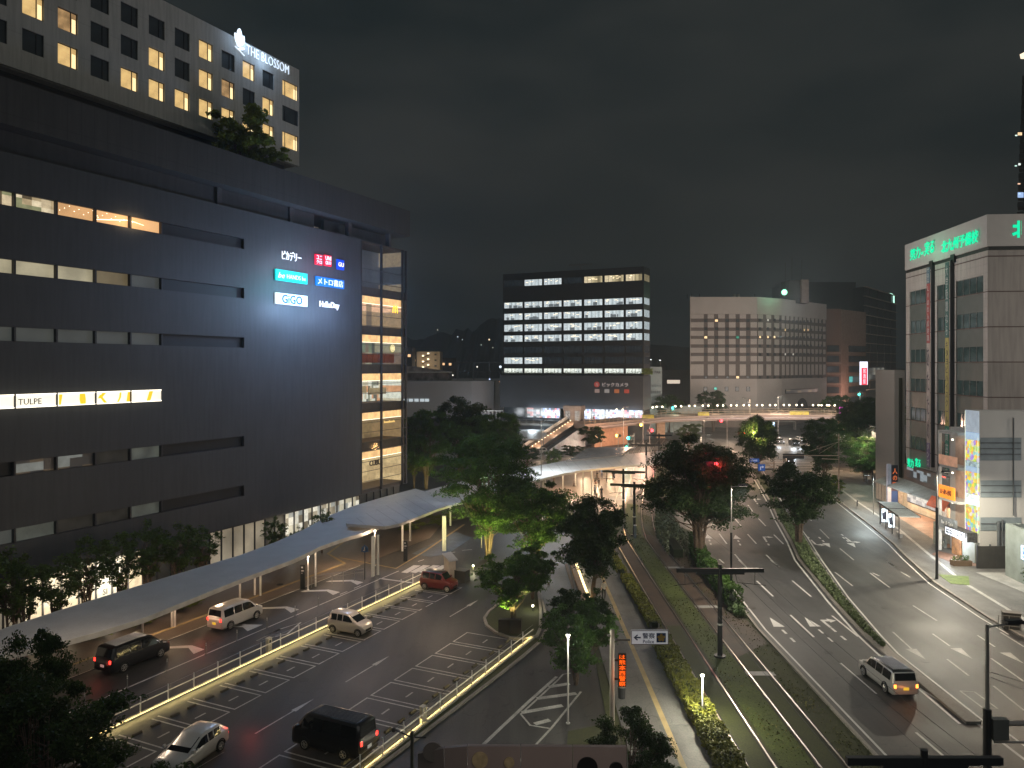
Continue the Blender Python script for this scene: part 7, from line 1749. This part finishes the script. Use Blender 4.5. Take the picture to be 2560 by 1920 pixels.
# police sign
r = root('sign_post', (5.84,44.8,0), 0, 'grey post carrying the white Police direction sign and the orange LED board', 'sign')
mb = MB(); mb.cyl(0,0,0,5.6,.15,.13,12); mb.build('post', M('post_grey', (.30,.27,.25), .5), r)
mb = MB(); mb.box(-.2,1.05,-.04,.04,4.95,5.05); mb.box(-.25,-.1,-.08,.08,5.2,5.3); mb.build('arm', steel, r)
mb = MB(); mb.box(1.1,3.28,-.05,.02,4.74,5.58); mb.build('sign_board', M('sign_white', (.72,.72,.74), .5, emit=(.5,.5,.53), es=.35, samp=False), r)
mb = MB(); 
for a in ((1.1,3.28,4.74,4.78),(1.1,3.28,5.54,5.58),(1.1,1.14,4.78,5.54),(3.24,3.28,4.78,5.54)): mb.box(a[0],a[1],-.065,-.05,a[2],a[3])
mb.build('sign_rim', M('rim_brown', (.2,.15,.14)), r)
ink = M('sign_navy', (.02,.03,.10))
mb = MB(); mb.add([(1.24,-.07,5.16),(1.45,-.07,5.34),(1.50,-.07,5.29),(1.36,-.07,5.16),(1.50,-.07,5.03),(1.45,-.07,4.98)], [(0,1,2,3),(0,3,4,5)]); mb.box(1.36,1.66,-.07,-.066,5.12,5.20); mb.build('arrow', ink, r)
t = text_mb('警察', height=.33, width=.72, ext=.004, off=.01); t.v = [v+Vector((1.76,-.07,5.1)) for v in t.v]; t.build('lettering', ink, r)
t = text_mb('Police', height=.2, width=.64, ext=.004, off=.008); t.v = [v+Vector((1.79,-.07,4.83)) for v in t.v]; t.build('lettering', ink, r)
mb = MB(); mb.box(2.58,3.12,-.075,-.05,4.88,5.42); mb.build('emblem_field', M('emblem_blue', (.01,.05,.18)), r)
mb = MB(); pts = []
for i in range(10): a = math.pi/2+i*math.pi/5; q = .24 if i%2 == 0 else .13; pts.append((2.85+q*math.cos(a),-.085,5.15+q*math.sin(a)))
mb.add(pts+[(2.85,-.085,5.15)], [(10,i,(i+1)%10) for i in range(10)])
for i in range(5): a = math.pi/2+i*2*math.pi/5; mb.tube([(2.85+.15*math.cos(a),-.08,5.15+.15*math.sin(a)),(2.85+.15*math.cos(a),-.09,5.15+.15*math.sin(a))],.085,10)
mb.build('emblem', M('emblem_gold', (.55,.36,.08)), r)
r = root('led_board', (6.2,44.8,2.25), 0, 'narrow vertical orange LED board with glowing Japanese characters', 'sign')
mb = MB(); mb.box(0,.46,-.02,.12,0,1.95); mb.box(-.25,0,.02,.08,.4,.5); mb.box(-.25,0,.02,.08,1.5,1.6); mb.build('case', M('led_case', (.02,.015,.012)), r)
t = text_mb('は熊本西警察', height=1.82, width=.38, ext=.006, vertical=True, off=.0); t.v = [v+Vector((.04,-.035,.06)) for v in t.v]; t.build('lettering', EM('led_orange', (1,.13,.005), 1.4, samp=False), r)
light('sign_glow','POINT',(.2,-.6,.8),1.6,(1,.2,.04),r,radius=.3)
# black pylon kiosks
def pylon(label, p, h, ang):
    r = root('info_pylon', tuple(p), ang, label, 'sign'); mb = MB(); mb.box(-.22,.22,-.1,.1,0,h); mb.build('body', M('pylon_black', (.02,.022,.022), .4), r)
    mb = MB(); mb.box(-.12,.02,-.11,-.1,h-.3,h-.16); mb.box(-.12,.12,-.11,-.1,h-.6,h-.5); mb.box(-.12,.0,-.11,-.1,h-.8,h-.74); mb.build('pictogram', M('pylon_white', (.5,.5,.5)), r)
pylon('black pylon sign beside the lamp under the walkway', G(757,1473), 2.3, 0); pylon('black pylon sign by the raised canopy column', G(1014,1403), 2.2, 0)
# pedestrian sign
r = root('road_sign', tuple(G(912,1449)), 0, 'blue round-cornered pedestrian sign on a black pole', 'sign')
mb = MB(); mb.cyl(0,0,0,2.9,.04); mb.build('post', dark_steel, r); mb = MB(); mb.add([(-.38,-.05,2.75),(.38,-.05,2.75),(.0,-.05,3.45)],[(0,1,2)]); mb.add([(-.38,-.0,2.75),(.38,-.0,2.75),(.0,-.0,3.45)],[(0,2,1)]); mb.tube([(0,-.05,3.0),(0,0,3.0)],.33,12); mb.build('plate', M('sign_blue2', (.06,.16,.36)), r)
mb = MB(); mb.box(-.03,.03,-.07,-.05,2.85,3.12); mb.ball((0,-.06,3.2),.05,5); mb.box(-.16,-.03,-.07,-.05,2.85,2.92); mb.build('pictogram', M('sign_pict', (.6,.6,.6)), r)
# low guard rail near the pylon
r = root('guard_rail', tuple(G(779,1470)), 0, 'low steel pedestrian barrier on the lane corner', 'barrier')
Pg = [G(779,1470),G(830,1460),G(858,1458),G(886,1452),G(910,1449)]; Pg = [p-Pg[0] for p in Pg]
mb = MB(); mb.tube([(p.x,p.y,1.05) for p in Pg],.025,5); mb.tube([(p.x,p.y,.75) for p in Pg],.02,5); mb.build('handrail', steel, r)
for p in Pg: mb = MB(); mb.cyl(p.x,p.y,0,1.05,.03,n=6); mb.build('post', steel, r)
# pay machine + dark box near red car
r = root('pay_machine', tuple(G(1127,1455)), RZ-R(20), 'tall pale ticket machine with slanted hood beside the red car', 'ticket machine')
mb = MB(); mb.add([(-.45,-.2,0),(.45,-.2,0),(.45,.5,0),(-.45,.5,0),(-.45,-.2,2.0),(.45,-.2,2.0),(.45,.5,2.5),(-.45,.5,2.5)], [(0,3,2,1),(4,5,6,7),(0,1,5,4),(1,2,6,5),(2,3,7,6),(3,0,4,7)]); mb.build('cabinet', M('machine_grey', (.48,.42,.36), .6), r)
mb = MB(); mb.add([(-.55,-.45,2.15),(.55,-.45,2.15),(.55,.65,2.75),(-.55,.65,2.75),(-.55,-.45,2.08),(.55,-.45,2.08),(.55,.65,2.66),(-.55,.65,2.66)], [(0,1,2,3),(4,7,6,5),(0,4,5,1),(2,6,7,3),(1,5,6,2),(0,3,7,4)]); mb.build('hood', roofm, r)
mb = MB(); mb.box(.46,.50,.0,.3,1.7,1.9); mb.build('lamp', EM('machine_lamp', (.8,1,.5), 4, samp=False), r)
p = G(1155,1453); r = root('utility_cabinet', tuple(p), RZ, 'black utility box behind the red car', 'cabinet'); mb = MB(); mb.box(-.5,.5,-.6,.6,0,1.1); mb.build('case', MC['cabinet_dark'], r); mb = MB(); mb.box(-.54,.54,-.64,.64,1.1,1.15); mb.build('lid', MC['cab_lid'], r)
r = root('traffic_cone', tuple(G(1136,1448)), 0, 'orange cone between ticket machine and black box', 'cone'); mb = MB(); mb.cyl(0,0,.05,.75,.16,.04); mb.build('cone_body', M('cone_orange', (.6,.12,.03), emit=(.6,.1,.02), es=.15, samp=False), r); mb = MB(); mb.box(-.2,.2,-.2,.2,0,.05); mb.build('base', M('cone_base', (.4,.08,.03)), r)
r = root('utility_cabinet', tuple(G(1275,1585)), R(-5), 'dark brown double cabinet under the small tree on the island', 'cabinet')
for k in (0,1): mb = MB(); mb.box(-.9+k*.92,-.02+k*.92,-.2,.3,.1,1.15); mb.build('door', M('cab_brown', (.035,.03,.025), .6), r)
# traffic signals
def signal(label, p, ang, lamps, arm=0.0, h=None, pole=True):
    """p = lamp head position"""
    r = root('traffic_signal', (p.x,p.y,0), ang, label, 'traffic signal')
    if pole:
        mb = MB(); mb.cyl(arm,.3,0,p.z+1.0,.09,.07); 
        if arm: mb.tube([(arm,.3,p.z+.45),(0,.2,p.z+.45)],.05,6)
        mb.build('pole', steel, r)
    mb = MB(); mb.box(-.62,.62,-.08,.22,p.z-.24,p.z+.24); mb.build('housing', dark_steel, r)
    for i, c in enumerate(lamps):
        x = -.4+i*.4; mb = MB(); mb.tube([(x,-.14,p.z),(x,-.09,p.z)],.19 if p.y < 140 else .34,12)
        mb.build('lens', EM('sig_%s'%c, {'r':(1,.04,.05),'g':(.05,1,.75),'y':(1,.6,.1)}[c], 9, samp=False) if c != '-' else M('lens_off', (.03,.03,.03)), r)
        if c != '-': light('signal_light','POINT',(x,-.9,p.z),{'r':70,'g':40,'y':30}[c],{'r':(1,.05,.08),'g':(.1,1,.8),'y':(1,.6,.1)}[c],r,radius=.25)
    return r
signal('red traffic signal under the footbridge, upper one', at(1799,1052,196), 0, '--r', 2)
signal('red traffic signal left of the yellow-lit tree', at(1853,1081,165), 0, '--r', 2)
signal('red traffic signal glowing through the huge dark tree', at(1780,1160,78.0), 0, '--r', 0, pole=False)
signal('orange-red signal by the footbridge left end', at(1598,1062,186), 0, '--y', 1)
signal('cyan traffic signal above the crossing taxi', at(1575,1095,180), 0, 'g--', 1)
signal('green signal on a pole by the rear canopy', at(1571,1119,160), 0, 'g--', 0)
signal('small red signal beyond the tram wires', at(1625,1076,185), 0, '--r', 0)
signal('orange signal at the abutment kerb', at(1546,1089,184), 0, 'y--', 0)
signal('green signal in front of the tree by the low block', at(1685,1020,232), 0, 'g--', 0)
signal('red signal on the arm right of the dark tree', at(2115,1063,170), 0, '--r', 1)
signal('cyan signal high beside the neon sign', at(2151,986,235), 0, 'g--', 0)
light('red_glow','POINT',tuple(at(1780,1160,75.8)),30,(1,.04,.05),None,radius=.3)
p = at(1780,1160,75.9)
# sign arms
def sign_arm(label, x, y, z, x2, h, board=None, stays=False):
    r = root('sign_gantry', (x,y,0), 0, label, 'sign gantry')
    mb = MB(); mb.cyl(0,0,0,h,.13,.08,10); mb.build('pole', M('gantry_brown', (.22,.17,.14), .5), r)
    mb = MB(); mb.tube([(0,0,z),(x2-x,0,z)],.07,6); mb.tube([(0,0,z-.6),(min(x2-x,0)*.3,0,z-.5)],.06,6)
    if stays: mb.tube([(0,0,z+2.2),((x2-x)*.55,0,z+.6)],.025,5); mb.tube([(0,0,z+2.2),((x2-x)*.35,0,z+.3)],.025,5)
    mb.build('arm', M('gantry_pale', (.45,.36,.28), .5), r); return r
p = at(2097,1139,122); r = sign_arm('sign pole with long arm seen from behind on the right corner', p.x, 122, p.z, at(1957,1139,122).x, 10.2, stays=True)
x_ = at(1957,1139,122).x-p.x; mb = MB(); mb.box(x_,x_+3.4,-.05,.05,p.z-.5,p.z+.3); mb.build('board_back', M('board_back', (.05,.05,.055)), r)
p = at(1935,1166,113); r = sign_arm('dark gantry with blue turn-right arrow sign over the median', p.x, 113, p.z+.5, at(1868,1160,113).x, p.z+.8)
mb = MB(); xx = at(1875,1160,113).x-p.x; mb.tube([(0,0,p.z-.4),(xx,0,p.z-.4)],.09,6); mb.build('lower_arm', dark_steel, r)
mb = MB(); a_ = at(1895.5,1160.5,112.8); b__ = at(1912.5,1177.5,112.8); mb.box(a_.x-p.x,b__.x-p.x,-.25,-.2,b__.z,a_.z); mb.build('arrow_sign', M('road_blue', (.02,.09,.35), emit=(.02,.1,.4), es=.35, samp=False), r)
cx_ = (a_.x+b__.x)/2-p.x; cz_ = (a_.z+b__.z)/2; wpt = M('road_white', (.7,.7,.7), emit=(.6,.65,.7), es=.35, samp=False)
mb = MB(); mb.box(cx_-.22,cx_-.12,-.28,-.26,cz_-.3,cz_+.05); mb.box(cx_-.22,cx_+.1,-.28,-.26,cz_+.05,cz_+.15); mb.add([(cx_+.08,-.27,cz_-.08),(cx_+.35,-.27,cz_+.1),(cx_+.08,-.27,cz_+.28)],[(0,1,2)]); mb.build('arrow', wpt, r)
mb = MB(); a_ = at(1872,1146,113.3); b__ = at(1897,1158.5,113.3); mb.box(a_.x-p.x,b__.x-p.x,.1,.15,b__.z,a_.z); mb.build('direction_sign', MC['road_blue'], r)
t = text_mb('熊本駅', height=.3, ext=.005); t.v = [v+Vector((a_.x-p.x+.25,.08,b__.z+.3)) for v in t.v]; t.build('lettering', wpt, r)
r = root('sign_gantry', (20.0,31.9,0), 0, 'thick grey sign arm leaving the near lamp post at the right edge', 'sign gantry')
mb = MB(); mb.tube([(0,0,6.15),(6,0,6.1)],.11,8); mb.tube([(0,-.05,5.4),(6,-.05,5.3)],.05,6); mb.build('arm', M('arm_grey', (.5,.45,.42), .5), r); mb = MB(); mb.box(-.1,.55,-.16,.16,5.5,6.35); mb.build('clamp', steel, r)
# dark display board right pavement & small bollard, service box by tracks
p = at(2205,1140,140); r = root('display_board', (p.x,140,0), 0, 'dark framed display board in front of the green tree on the right', 'sign')
mb = MB(); mb.box(-1.8,-1.6,0,.2,0,9.0); mb.box(1.6,1.8,0,.2,0,9); mb.box(-1.6,1.6,0,.2,3.2,8.8); mb.build('frame', M('board_frame', (.03,.035,.035)), r); mb = MB(); mb.quad((-1.3,-.02,5),(1.3,-.02,5),(1.3,-.02,8.4),(-1.3,-.02,8.4)); mb.build('screen', M('board_screen', (.10,.10,.10)), r)
r = root('bollard', tuple(G(2143,1268))[:2]+(.12,), 0, 'short dark bollard on the pavement behind the bus shelter', 'bollard'); mb = MB(); mb.cyl(0,0,0,.8,.08); mb.build('post', dark_steel, r); mb = MB(); mb.ball((0,0,.82),.1,6); mb.build('cap', dark_steel, r)
r = root('service_post', tuple(G(1588,1345)), 0, 'short blue-grey service post between the tram tracks', 'post'); mb = MB(); mb.cyl(0,0,0,1.5,.16); mb.build('post_body', M('post_bluegrey', (.16,.2,.24), .5), r); mb = MB(); mb.cyl(0,0,1.5,1.58,.2); mb.build('cap', white_steel, r)
r = root('parking_camera', tuple(G(1030,1920)), 0, 'thin pole with camera bracket at the bottom of the car park', 'camera pole')
mb = MB(); mb.cyl(0,0,0,1.9,.09); mb.build('pole', M('cam_green', (.06,.06,.045)), r); mb = MB(); mb.tube([(0,0,1.6),(-.9,0,2.0)],.04,5); mb.tube([(0,0,1.6),(.7,.2,1.5)],.04,5); mb.build('arm', dark_steel, r); mb = MB(); mb.ball((-.95,0,2.0),.13,6); mb.build('camera', dark_steel, r)
# advertising stand on the footpath
r = root('stand', (6.9,48.3,.1), 0, 'small dark bin on the footpath below the LED board', 'bin'); mb = MB(); mb.cyl(0,0,0,.7,.22,.25,10); mb.build('body', dark_steel, r); mb = MB(); mb.cyl(0,0,.7,.76,.27); mb.build('lid', steel, r)
r.name = 'litter_bin'
mb = MB(); mb.box(.0,.05,0,.6,0,.02)

# ================================================================== FOREGROUND PARAPET (roof edge of the building below the camera)
r = root('hoarding', (-1.0,20,0), 0, 'pinkish panel hoarding with pale and black discs along the bottom edge', 'hoarding')
def fxy(px, py, Y=20.0): p = at(px,py,Y); return (p.x+1.0, p.z)
pk = M('hoarding_pink', (.34,.28,.26), .6, var=.08, scl=.6)
xsP = [(1043,1885),(1110,1871),(1168,1866),(1302,1866),(1432,1867),(1567,1868)]
zt_ = fxy(1300,1866)[1]
for i in range(len(xsP)-1):
    ya = (1.2 if i == 0 else .35 if i == 1 else 0); yb = (.35 if i == 0 else 0)
    (xa,za),(xb_,zb_) = fxy(*xsP[i], Y=20+ya), fxy(*xsP[i+1], Y=20+yb); mb = MB()
    mb.add([(xa+.01,ya,za-3),(xb_-.01,yb,zb_-3),(xb_-.01,yb,zb_),(xa+.01,ya,za),(xa+.01,ya+.12,za-3),(xb_-.01,yb+.12,zb_-3),(xb_-.01,yb+.12,zb_),(xa+.01,ya+.12,za)], [(0,1,2,3),(4,7,6,5),(3,2,6,7),(0,3,7,4),(1,5,6,2)]); mb.build('panel', pk, r)
(xa,za),(xb_,zb_) = fxy(1567,1868), fxy(1590,1925)
mb = MB(); mb.add([(xa,0,za),(xa+.0,0,za-3),(xa+.35,1.3,za-3),(xa+.02,.12,za)], [(0,1,2,3)]); mb.build('end_panel', M('hoarding_end', (.20,.18,.17), .6), r)
for (px,py,rr_,m) in ((1200,1899,20,M('disc_cream',(.48,.38,.22),.7,var=.2,scl=6)),(1273,1905,13,MC['disc_cream']),(1468,1918,26,M('disc_black',(.006,.006,.006))),(1540,1921,17,MC['disc_black']),(1075,1912,25,M('disc_grey',(.13,.12,.11)))):
    (x,z) = fxy(px,py); q = rr_*20/F; y = 0 if px > 1110 else .7
    mb = MB(); mb.tube([(x,y-.05,z),(x,y+.02,z)],q,24); mb.build('disc', m, r)
light('unseen_fill','POINT',(1.5,14.0,15.0),110,(1,.78,.66),None,radius=.8)  # unseen light added to brighten the hoarding
mb = MB(); mb.cyl(0,0,0,1,.02)

# ================================================================== PEOPLE
def human(pose='stand'):
    vs = []; es = []; rad = []
    def v(x,y,z,r_,par=None):
        vs.append((x,y,z)); rad.append(r_); i = len(vs)-1
        if par is not None: es.append((par,i))
        return i
    pel = v(0,0,.95,.145); sp = v(0,.0,1.12,.125,pel); ch = v(0,0,1.32,.16,sp); nk = v(0,0,1.46,.07,ch); nk2 = v(0,-.01,1.52,.055,nk); hd = v(0,-.02,1.62,.095,nk2); ht = v(0,-.015,1.70,.075,hd)
    for s_ in (-1,1):
        hp = v(s_*.09,0,.88,.10,pel); st = .12*s_ if pose == 'walk' else 0
        kn = v(s_*.10,-st*.8,.50,.068,hp); an = v(s_*.10,st*.9,.09,.045,kn); v(s_*.11,st*.9-.15,.035,.038,an)
        sh = v(s_*.17,0,1.40,.062,ch); el = v(s_*.22,.03+st*.4,1.13,.045,sh); wr_ = v(s_*.22,-.05-st*.7,.88,.032,el); hn = v(s_*.22,-.06-st*.7,.80,.034,wr_)
    me = bpy.data.meshes.new('p'); me.from_pydata(vs, es, []); o = bpy.data.objects.new('p', me); C.objects.link(o)
    md = o.modifiers.new('s','SKIN'); 
    for i, sv in enumerate(me.skin_vertices[0].data): sv.radius = (rad[i], rad[i]*(.72 if i in (0,1,2) else 1)); sv.use_root = (i == 0)
    o.modifiers.new('ss','SUBSURF').levels = 1
    dg = bpy.context.evaluated_depsgraph_get(); m2 = bpy.data.meshes.new_from_object(o.evaluated_get(dg)); bpy.data.objects.remove(o)
    return m2
skin = M('skin', (.45,.28,.20), .6); 
def person_mesh(pose):
    m2 = human(pose); 
    for s_ in ('shirt','trousers','skin','shoes'): m2.materials.append(skin)
    for p_ in m2.polygons:
        c = p_.center
        k = 0
        if c.z < .07: k = 3
        elif c.z < .97 and abs(c.x) < .175: k = 1
        elif c.z > 1.47: k = 2
        elif abs(c.x) > .17 and c.z < 1.12: k = 2
        p_.material_index = k; p_.use_smooth = True
    return m2
PM = {'stand': person_mesh('stand'), 'walk': person_mesh('walk')}
hb = MB(); hb.ball((0,.005,1.665),.105,8,sz=.95); hb_o = hb.build('hair', M('hair_black', (.012,.01,.01), .6), reorigin=False); hairm = hb_o.data; bpy.data.objects.remove(hb_o)
fb = MB(); fb.box(-.045,-.02,-.125,-.11,1.625,1.64); fb.box(.02,.045,-.125,-.11,1.625,1.64); fb.box(-.012,.012,-.14,-.11,1.59,1.615); fb.box(-.03,.03,-.122,-.105,1.56,1.568); fo_ = fb.build('face', M('face_dark', (.15,.07,.05)), reorigin=False); facem = fo_.data; bpy.data.objects.remove(fo_)
cols_ = {'white': (.62,.60,.58), 'black': (.02,.02,.025), 'navy': (.03,.04,.08), 'grey': (.2,.2,.2), 'pink': (.5,.3,.28), 'beige': (.4,.33,.25), 'blue': (.1,.16,.3), 'cream': (.55,.5,.4)}
def person(label, loc, rz, top, bot, pose='stand', group=None, sc_=1.0):
    r = bpy.data.objects.new('person', PM[pose]); C.objects.link(r); r.location = loc; r.rotation_euler = (0,0,rz); r.scale = (sc_,)*3
    for i, m in enumerate((M('cloth_'+top, cols_[top], .8), M('cloth_'+bot, cols_[bot], .8), skin, black)):
        r.material_slots[i].link = 'OBJECT'; r.material_slots[i].material = m
    tag(r, label, 'person', group)
    for nm, me in (('hair', hairm), ('face', facem)): q = bpy.data.objects.new(nm, me); C.objects.link(q); q.parent = r
    return r
person('person in white shirt and dark trousers walking up the footpath', (8.2,68.6,.1), math.pi, 'white', 'black', 'walk')
person('person in a black suit standing at the end of the tram platform', tuple(G(1504,1244))[:2]+(.03,), .3, 'black', 'black')
person('person in a white top next to the suited person on the platform', tuple(G(1487,1240))[:2]+(.03,), 2.5, 'white', 'grey')
person('person in beige on the right side of the platform queue', tuple(G(1517,1208))[:2]+(.03,), 1.2, 'cream', 'navy')
random.seed(12)
tops = ['white','pink','navy','grey','beige','black','blue','cream','white','black','grey','pink','white']
for i in range(13):
    y = 1232-i*6.2; x = 1488+i*1.9+random.uniform(-6,8); p = G(x,y)
    person('person in %s top, %s from the near end of the tram stop crowd' % (tops[i], ordn(i)), (p.x,p.y,.03), random.uniform(0,6), tops[i], random.choice(['navy','black','grey']), group='people waiting on the tram platform', sc_=random.uniform(.93,1.02))
for i, (px,py,a_,b__,lb) in enumerate(((1533,1202,'black','black','dark clothed person on the rails side beyond the crowd'),(1536,1196,'navy','navy','person in navy farthest right on the platform'),(1478,1056,'white','blue','person in a pale top on the bridge end by the shop'),(1484,1056,'navy','grey','person in navy beside the pale topped one at the bridge end'),(1231,1052,'white','navy','person in a pale shirt under the walkway canopy of the station'),(1224,1052,'blue','black','person in blue walking near the station hall'))):
    if i < 2: loc = tuple(G(px,py))[:2]+(.03,)
    elif i < 4: q = at(px,py,196); loc = (q.x,196,6.42)
    else: loc = ((px-CX)*215/F, 215, .03)
    person(lb, loc, i, a_, b__)
# planting inside plaza: orange litter post
r = root('traffic_cone', tuple(G(1435,1216))[:2]+(.03,), 0, 'dark cone-shaped post on the warm plaza', 'cone'); mb = MB(); mb.cyl(0,0,0,.9,.16,.05); mb.build('cone_body', M('cone_dark', (.05,.03,.03)), r); mb = MB(); mb.box(-.25,.25,-.25,.25,0,.05); mb.build('base', black, r)

# masts added as light sources, then unseen fill lights for walls and roofs
lamp_mast('added tall cool-white lamp mast beside the tram stop canopy', 4.5, 118, 12.5, 1.0, R(60), 3200, (.9,.97,1), .09)
lamp_mast('added cool lamp mast on the plaza side of the raised canopy', -3.5, 88.5, 9.0, .8, R(250), 1500, (.86,.92,1), .07)
light('unseen_fill', 'POINT', tuple(LB(32,-44,8)), 240, (1,.76,.54), None, radius=.8)
light('unseen_fill', 'POINT', (54.5, 66, 8.0), 950, (1,.95,.9), None, radius=.5)
light('unseen_fill', 'POINT', (38, 106, 29), 4200, (1,.92,.84), None, radius=1.5)
light('unseen_fill', 'POINT', (84, 70, 26), 7000, (1,.88,.76), None, radius=1.5)
light('unseen_fill', 'AREA', (88, 205, 9), 7000, (1,.88,.79), None, size=60, sizey=5, rot=(R(100),0,0))
light('unseen_fill', 'POINT', (-10, 46, 60), 0, (1,.9,.8), None, radius=1.5)

# iron covers on the carriageways
mb = MB()
for q in (z8(860,640), z8(330,330), z8(1250,330), z8(1530,700), z7(560,1400), z7(1500,1250), G(1000,1640), G(760,1700), G(615,1540), G(700,1462), G(1060,1520), G(1230,1700)):
    mb.tube([(q.x,q.y,.035 if q.x < -20 else .009),(q.x,q.y,.04 if q.x < -20 else .014)], .33, 14)
structure('manhole_cover', mb, M('cast_iron', (.025,.024,.023), .5, .4), label='round iron covers set in the road')
# damp night air
mb = MB(); mb.box(-880,1180,-40,1480,-1,112)
hm = bpy.data.materials.new('haze_air'); hm.use_nodes = True; ht = hm.node_tree; ht.nodes.remove(ht.nodes['Principled BSDF'])
pv = ht.nodes.new('ShaderNodeVolumePrincipled'); pv.inputs['Density'].default_value = .00045; pv.inputs['Color'].default_value = (.70,.88,.98,1); pv.inputs['Anisotropy'].default_value = .55
ht.links.new(pv.outputs[0], ht.nodes['Material Output'].inputs['Volume'])
mb.build('haze', hm, None, kind='stuff', reorigin=False)

# weeds on the tram bed
cs = np.stack([rng.uniform(12.2,19.4,9000), rng.uniform(40,100,9000), rng.uniform(.01,.10,9000)],1)
nzv = np.sin(cs[:,0]*1.7+cs[:,1]*.31)+np.sin(cs[:,1]*.83+cs[:,0]*.6)+rng.normal(0,.5,9000)
cs = cs[(nzv > .6) & (np.abs(cs[:,0]-13.05) > .85) & (np.abs(cs[:,0]-16.85) > .85)]
leaf_object('track_weeds', cs, .075, M('weed', (.10,.10,.03), .7, var=.5), rng, None, kind='stuff', label='patchy weeds on the brown tram bed')
# unseen fill lights over the junction, tram stop and plaza

light('unseen_fill', 'POINT', (52, 182, 9), 5200, (1,.62,.42), None, radius=.8)
light('unseen_fill', 'POINT', (30, 176, 8), 3000, (1,.58,.40), None, radius=.8)
light('unseen_fill', 'POINT', tuple(G(1560,1150,6)), 900, (1,.55,.2), None, radius=.6)
light('unseen_fill', 'POINT', tuple(G(1120,1345,6)), 500, (1,.72,.46), None, radius=.6)
light('unseen_fill', 'POINT', tuple(G(900,1400,6)), 260, (1,.70,.46), None, radius=.6)
